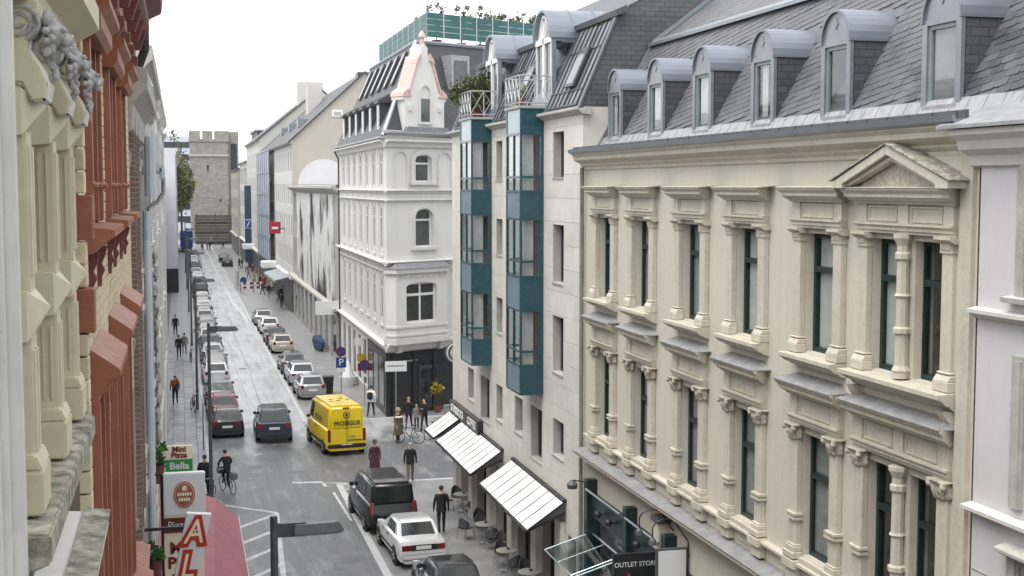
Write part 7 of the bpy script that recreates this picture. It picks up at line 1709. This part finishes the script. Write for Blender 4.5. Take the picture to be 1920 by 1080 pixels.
for k in range(5): MB().box(-.11 + k * .045, -.075 + k * .045, 25.860, 25.868, 6.99, 7.045 + .006 * (k % 2)).build('emblem_mark', 'sign_cream', t)
m = MB(); m.path([(-.72, 26, 7.5), (-.42, 26, 7.5), (-.42, 26, 4.6)], .03); m.build('bracket', 'black_metal', t)
t = thing('pizzeria_sign', 'cream pizzeria sign board below the round emblem box', 'sign', (-.1, 27, 6))
MB().box(-.42, .36, 26.9, 27.0, 4.9, 6.72).build('board', 'sign_cream', t)
m = MB(); MB().box(-.41, .35, 26.885, 26.9, 6.12, 6.42).build('band', 'sign_brown', t)
text('lettering', 'Pizzeria', .22, 'sign_white', t, (-.03, 26.878, 6.27), (1, 0, 0), (0, 0, 1), .9, False); text('lettering', 'ITAL.', .2, 'sign_brown', t, (-.03, 26.893, 6.56), (1, 0, 0), (0, 0, 1), 1, False)
for s_, z in (('Mini', 5.8), ('Pizza', 5.5), ('1 50', 5.15)): text('lettering', s_, .32, 'sign_brown', t, (-.03, 26.893, z), (1, 0, 0), (0, 0, 1), 1, False, .004, .012)
t = thing('mini_pizza_sign', 'cream and green sign reading Mini Pizza above Bella', 'sign', (-.1, 30, 6.9))
MB().box(-.39, .19, 29.95, 30.05, 6.98, 7.28).build('board', 'sign_cream', t); MB().box(-.39, .19, 29.945, 30.05, 6.68, 6.98).build('board', 'sign_green', t)
for s_, z, mt_, sz in (('Mini', 7.2, 'sign_brown', .15), ('Pizza', 7.07, 'sign_brown', .15), ('Bella', 6.83, 'sign_white', .19)): text('lettering', s_, sz * 1.1, mt_, t, (-.1, 29.94, z), (1, 0, 0), (0, 0, 1), 1.05, False, .004, .006)
MB().box(-.72, -.39, 29.98, 30.02, 7.0, 7.05).build('bracket', 'black_metal', t)
t = thing('pink_awning', 'faded pink awning sloping over the left footway behind the ALC sign', 'awning', (.5, 35, 3))
P = [(.45, 25.5, 3.95), (1.55, 25.5, 3.0), (1.57, 40.6, 3.0), (.9, 40.6, 3.6)]
m = MB(); n = 16
for i in range(n):
    a = [Vector(P[0]).lerp(Vector(P[3]), i / n), Vector(P[1]).lerp(Vector(P[2]), i / n), Vector(P[1]).lerp(Vector(P[2]), (i + 1) / n), Vector(P[0]).lerp(Vector(P[3]), (i + 1) / n)]
    m.quad(*[tuple(q) for q in a])
    mid = [a[0].lerp(a[1], .5), a[3].lerp(a[2], .5)]
m.quad(P[1], P[2], (1.57, 40.6, 2.75), (1.55, 25.5, 2.75)); m.quad((-.74, 25.5, 4.2), P[0], P[3], (-.74, 40.6, 4.2)); m.build('cloth', 'awning_pink', t)
m = MB(); m.path([P[0], P[1], P[2], P[3]], .025); m.build('frame', 'steel', t); m = MB(); m.path([P[1], (-.7, 25.5, 2.9)], .02); m.path([P[2], (-.7, 40.6, 2.9)], .02); m.build('arm', 'steel', t)
potted('window_box', 'small green plant on a sill beside the pizza signs', (-.52, 24.3, 6.0), (.2, .3, .3), 220, .1, 'leaf_green', 77, pot=.12, h=.25)
potted('window_box', 'small green plant on a higher sill left of the Mini Pizza sign', (-.5, 27.5, 7.0), (.15, .3, .35), 200, .1, 'leaf_green', 78, pot=.12, h=.25)

bpy.data.scenes.remove(TMP)
# ================================================================== thin damp air over the street
m = bpy.data.materials.new('haze_air'); m.use_nodes = True; tn = m.node_tree; tn.nodes.clear()
vo = tn.nodes.new('ShaderNodeVolumePrincipled'); vo.inputs['Color'].default_value = (.9, .93, .97, 1); vo.inputs['Density'].default_value = .00014; vo.inputs['Anisotropy'].default_value = .2
ou = tn.nodes.new('ShaderNodeOutputMaterial'); tn.links.new(vo.outputs[0], ou.inputs['Volume']); MATS['haze_air'] = m
o = MB().box(-620, 920, -120, 1520, -1.0, 32).build('haze', 'haze_air'); o['kind'] = 'stuff'
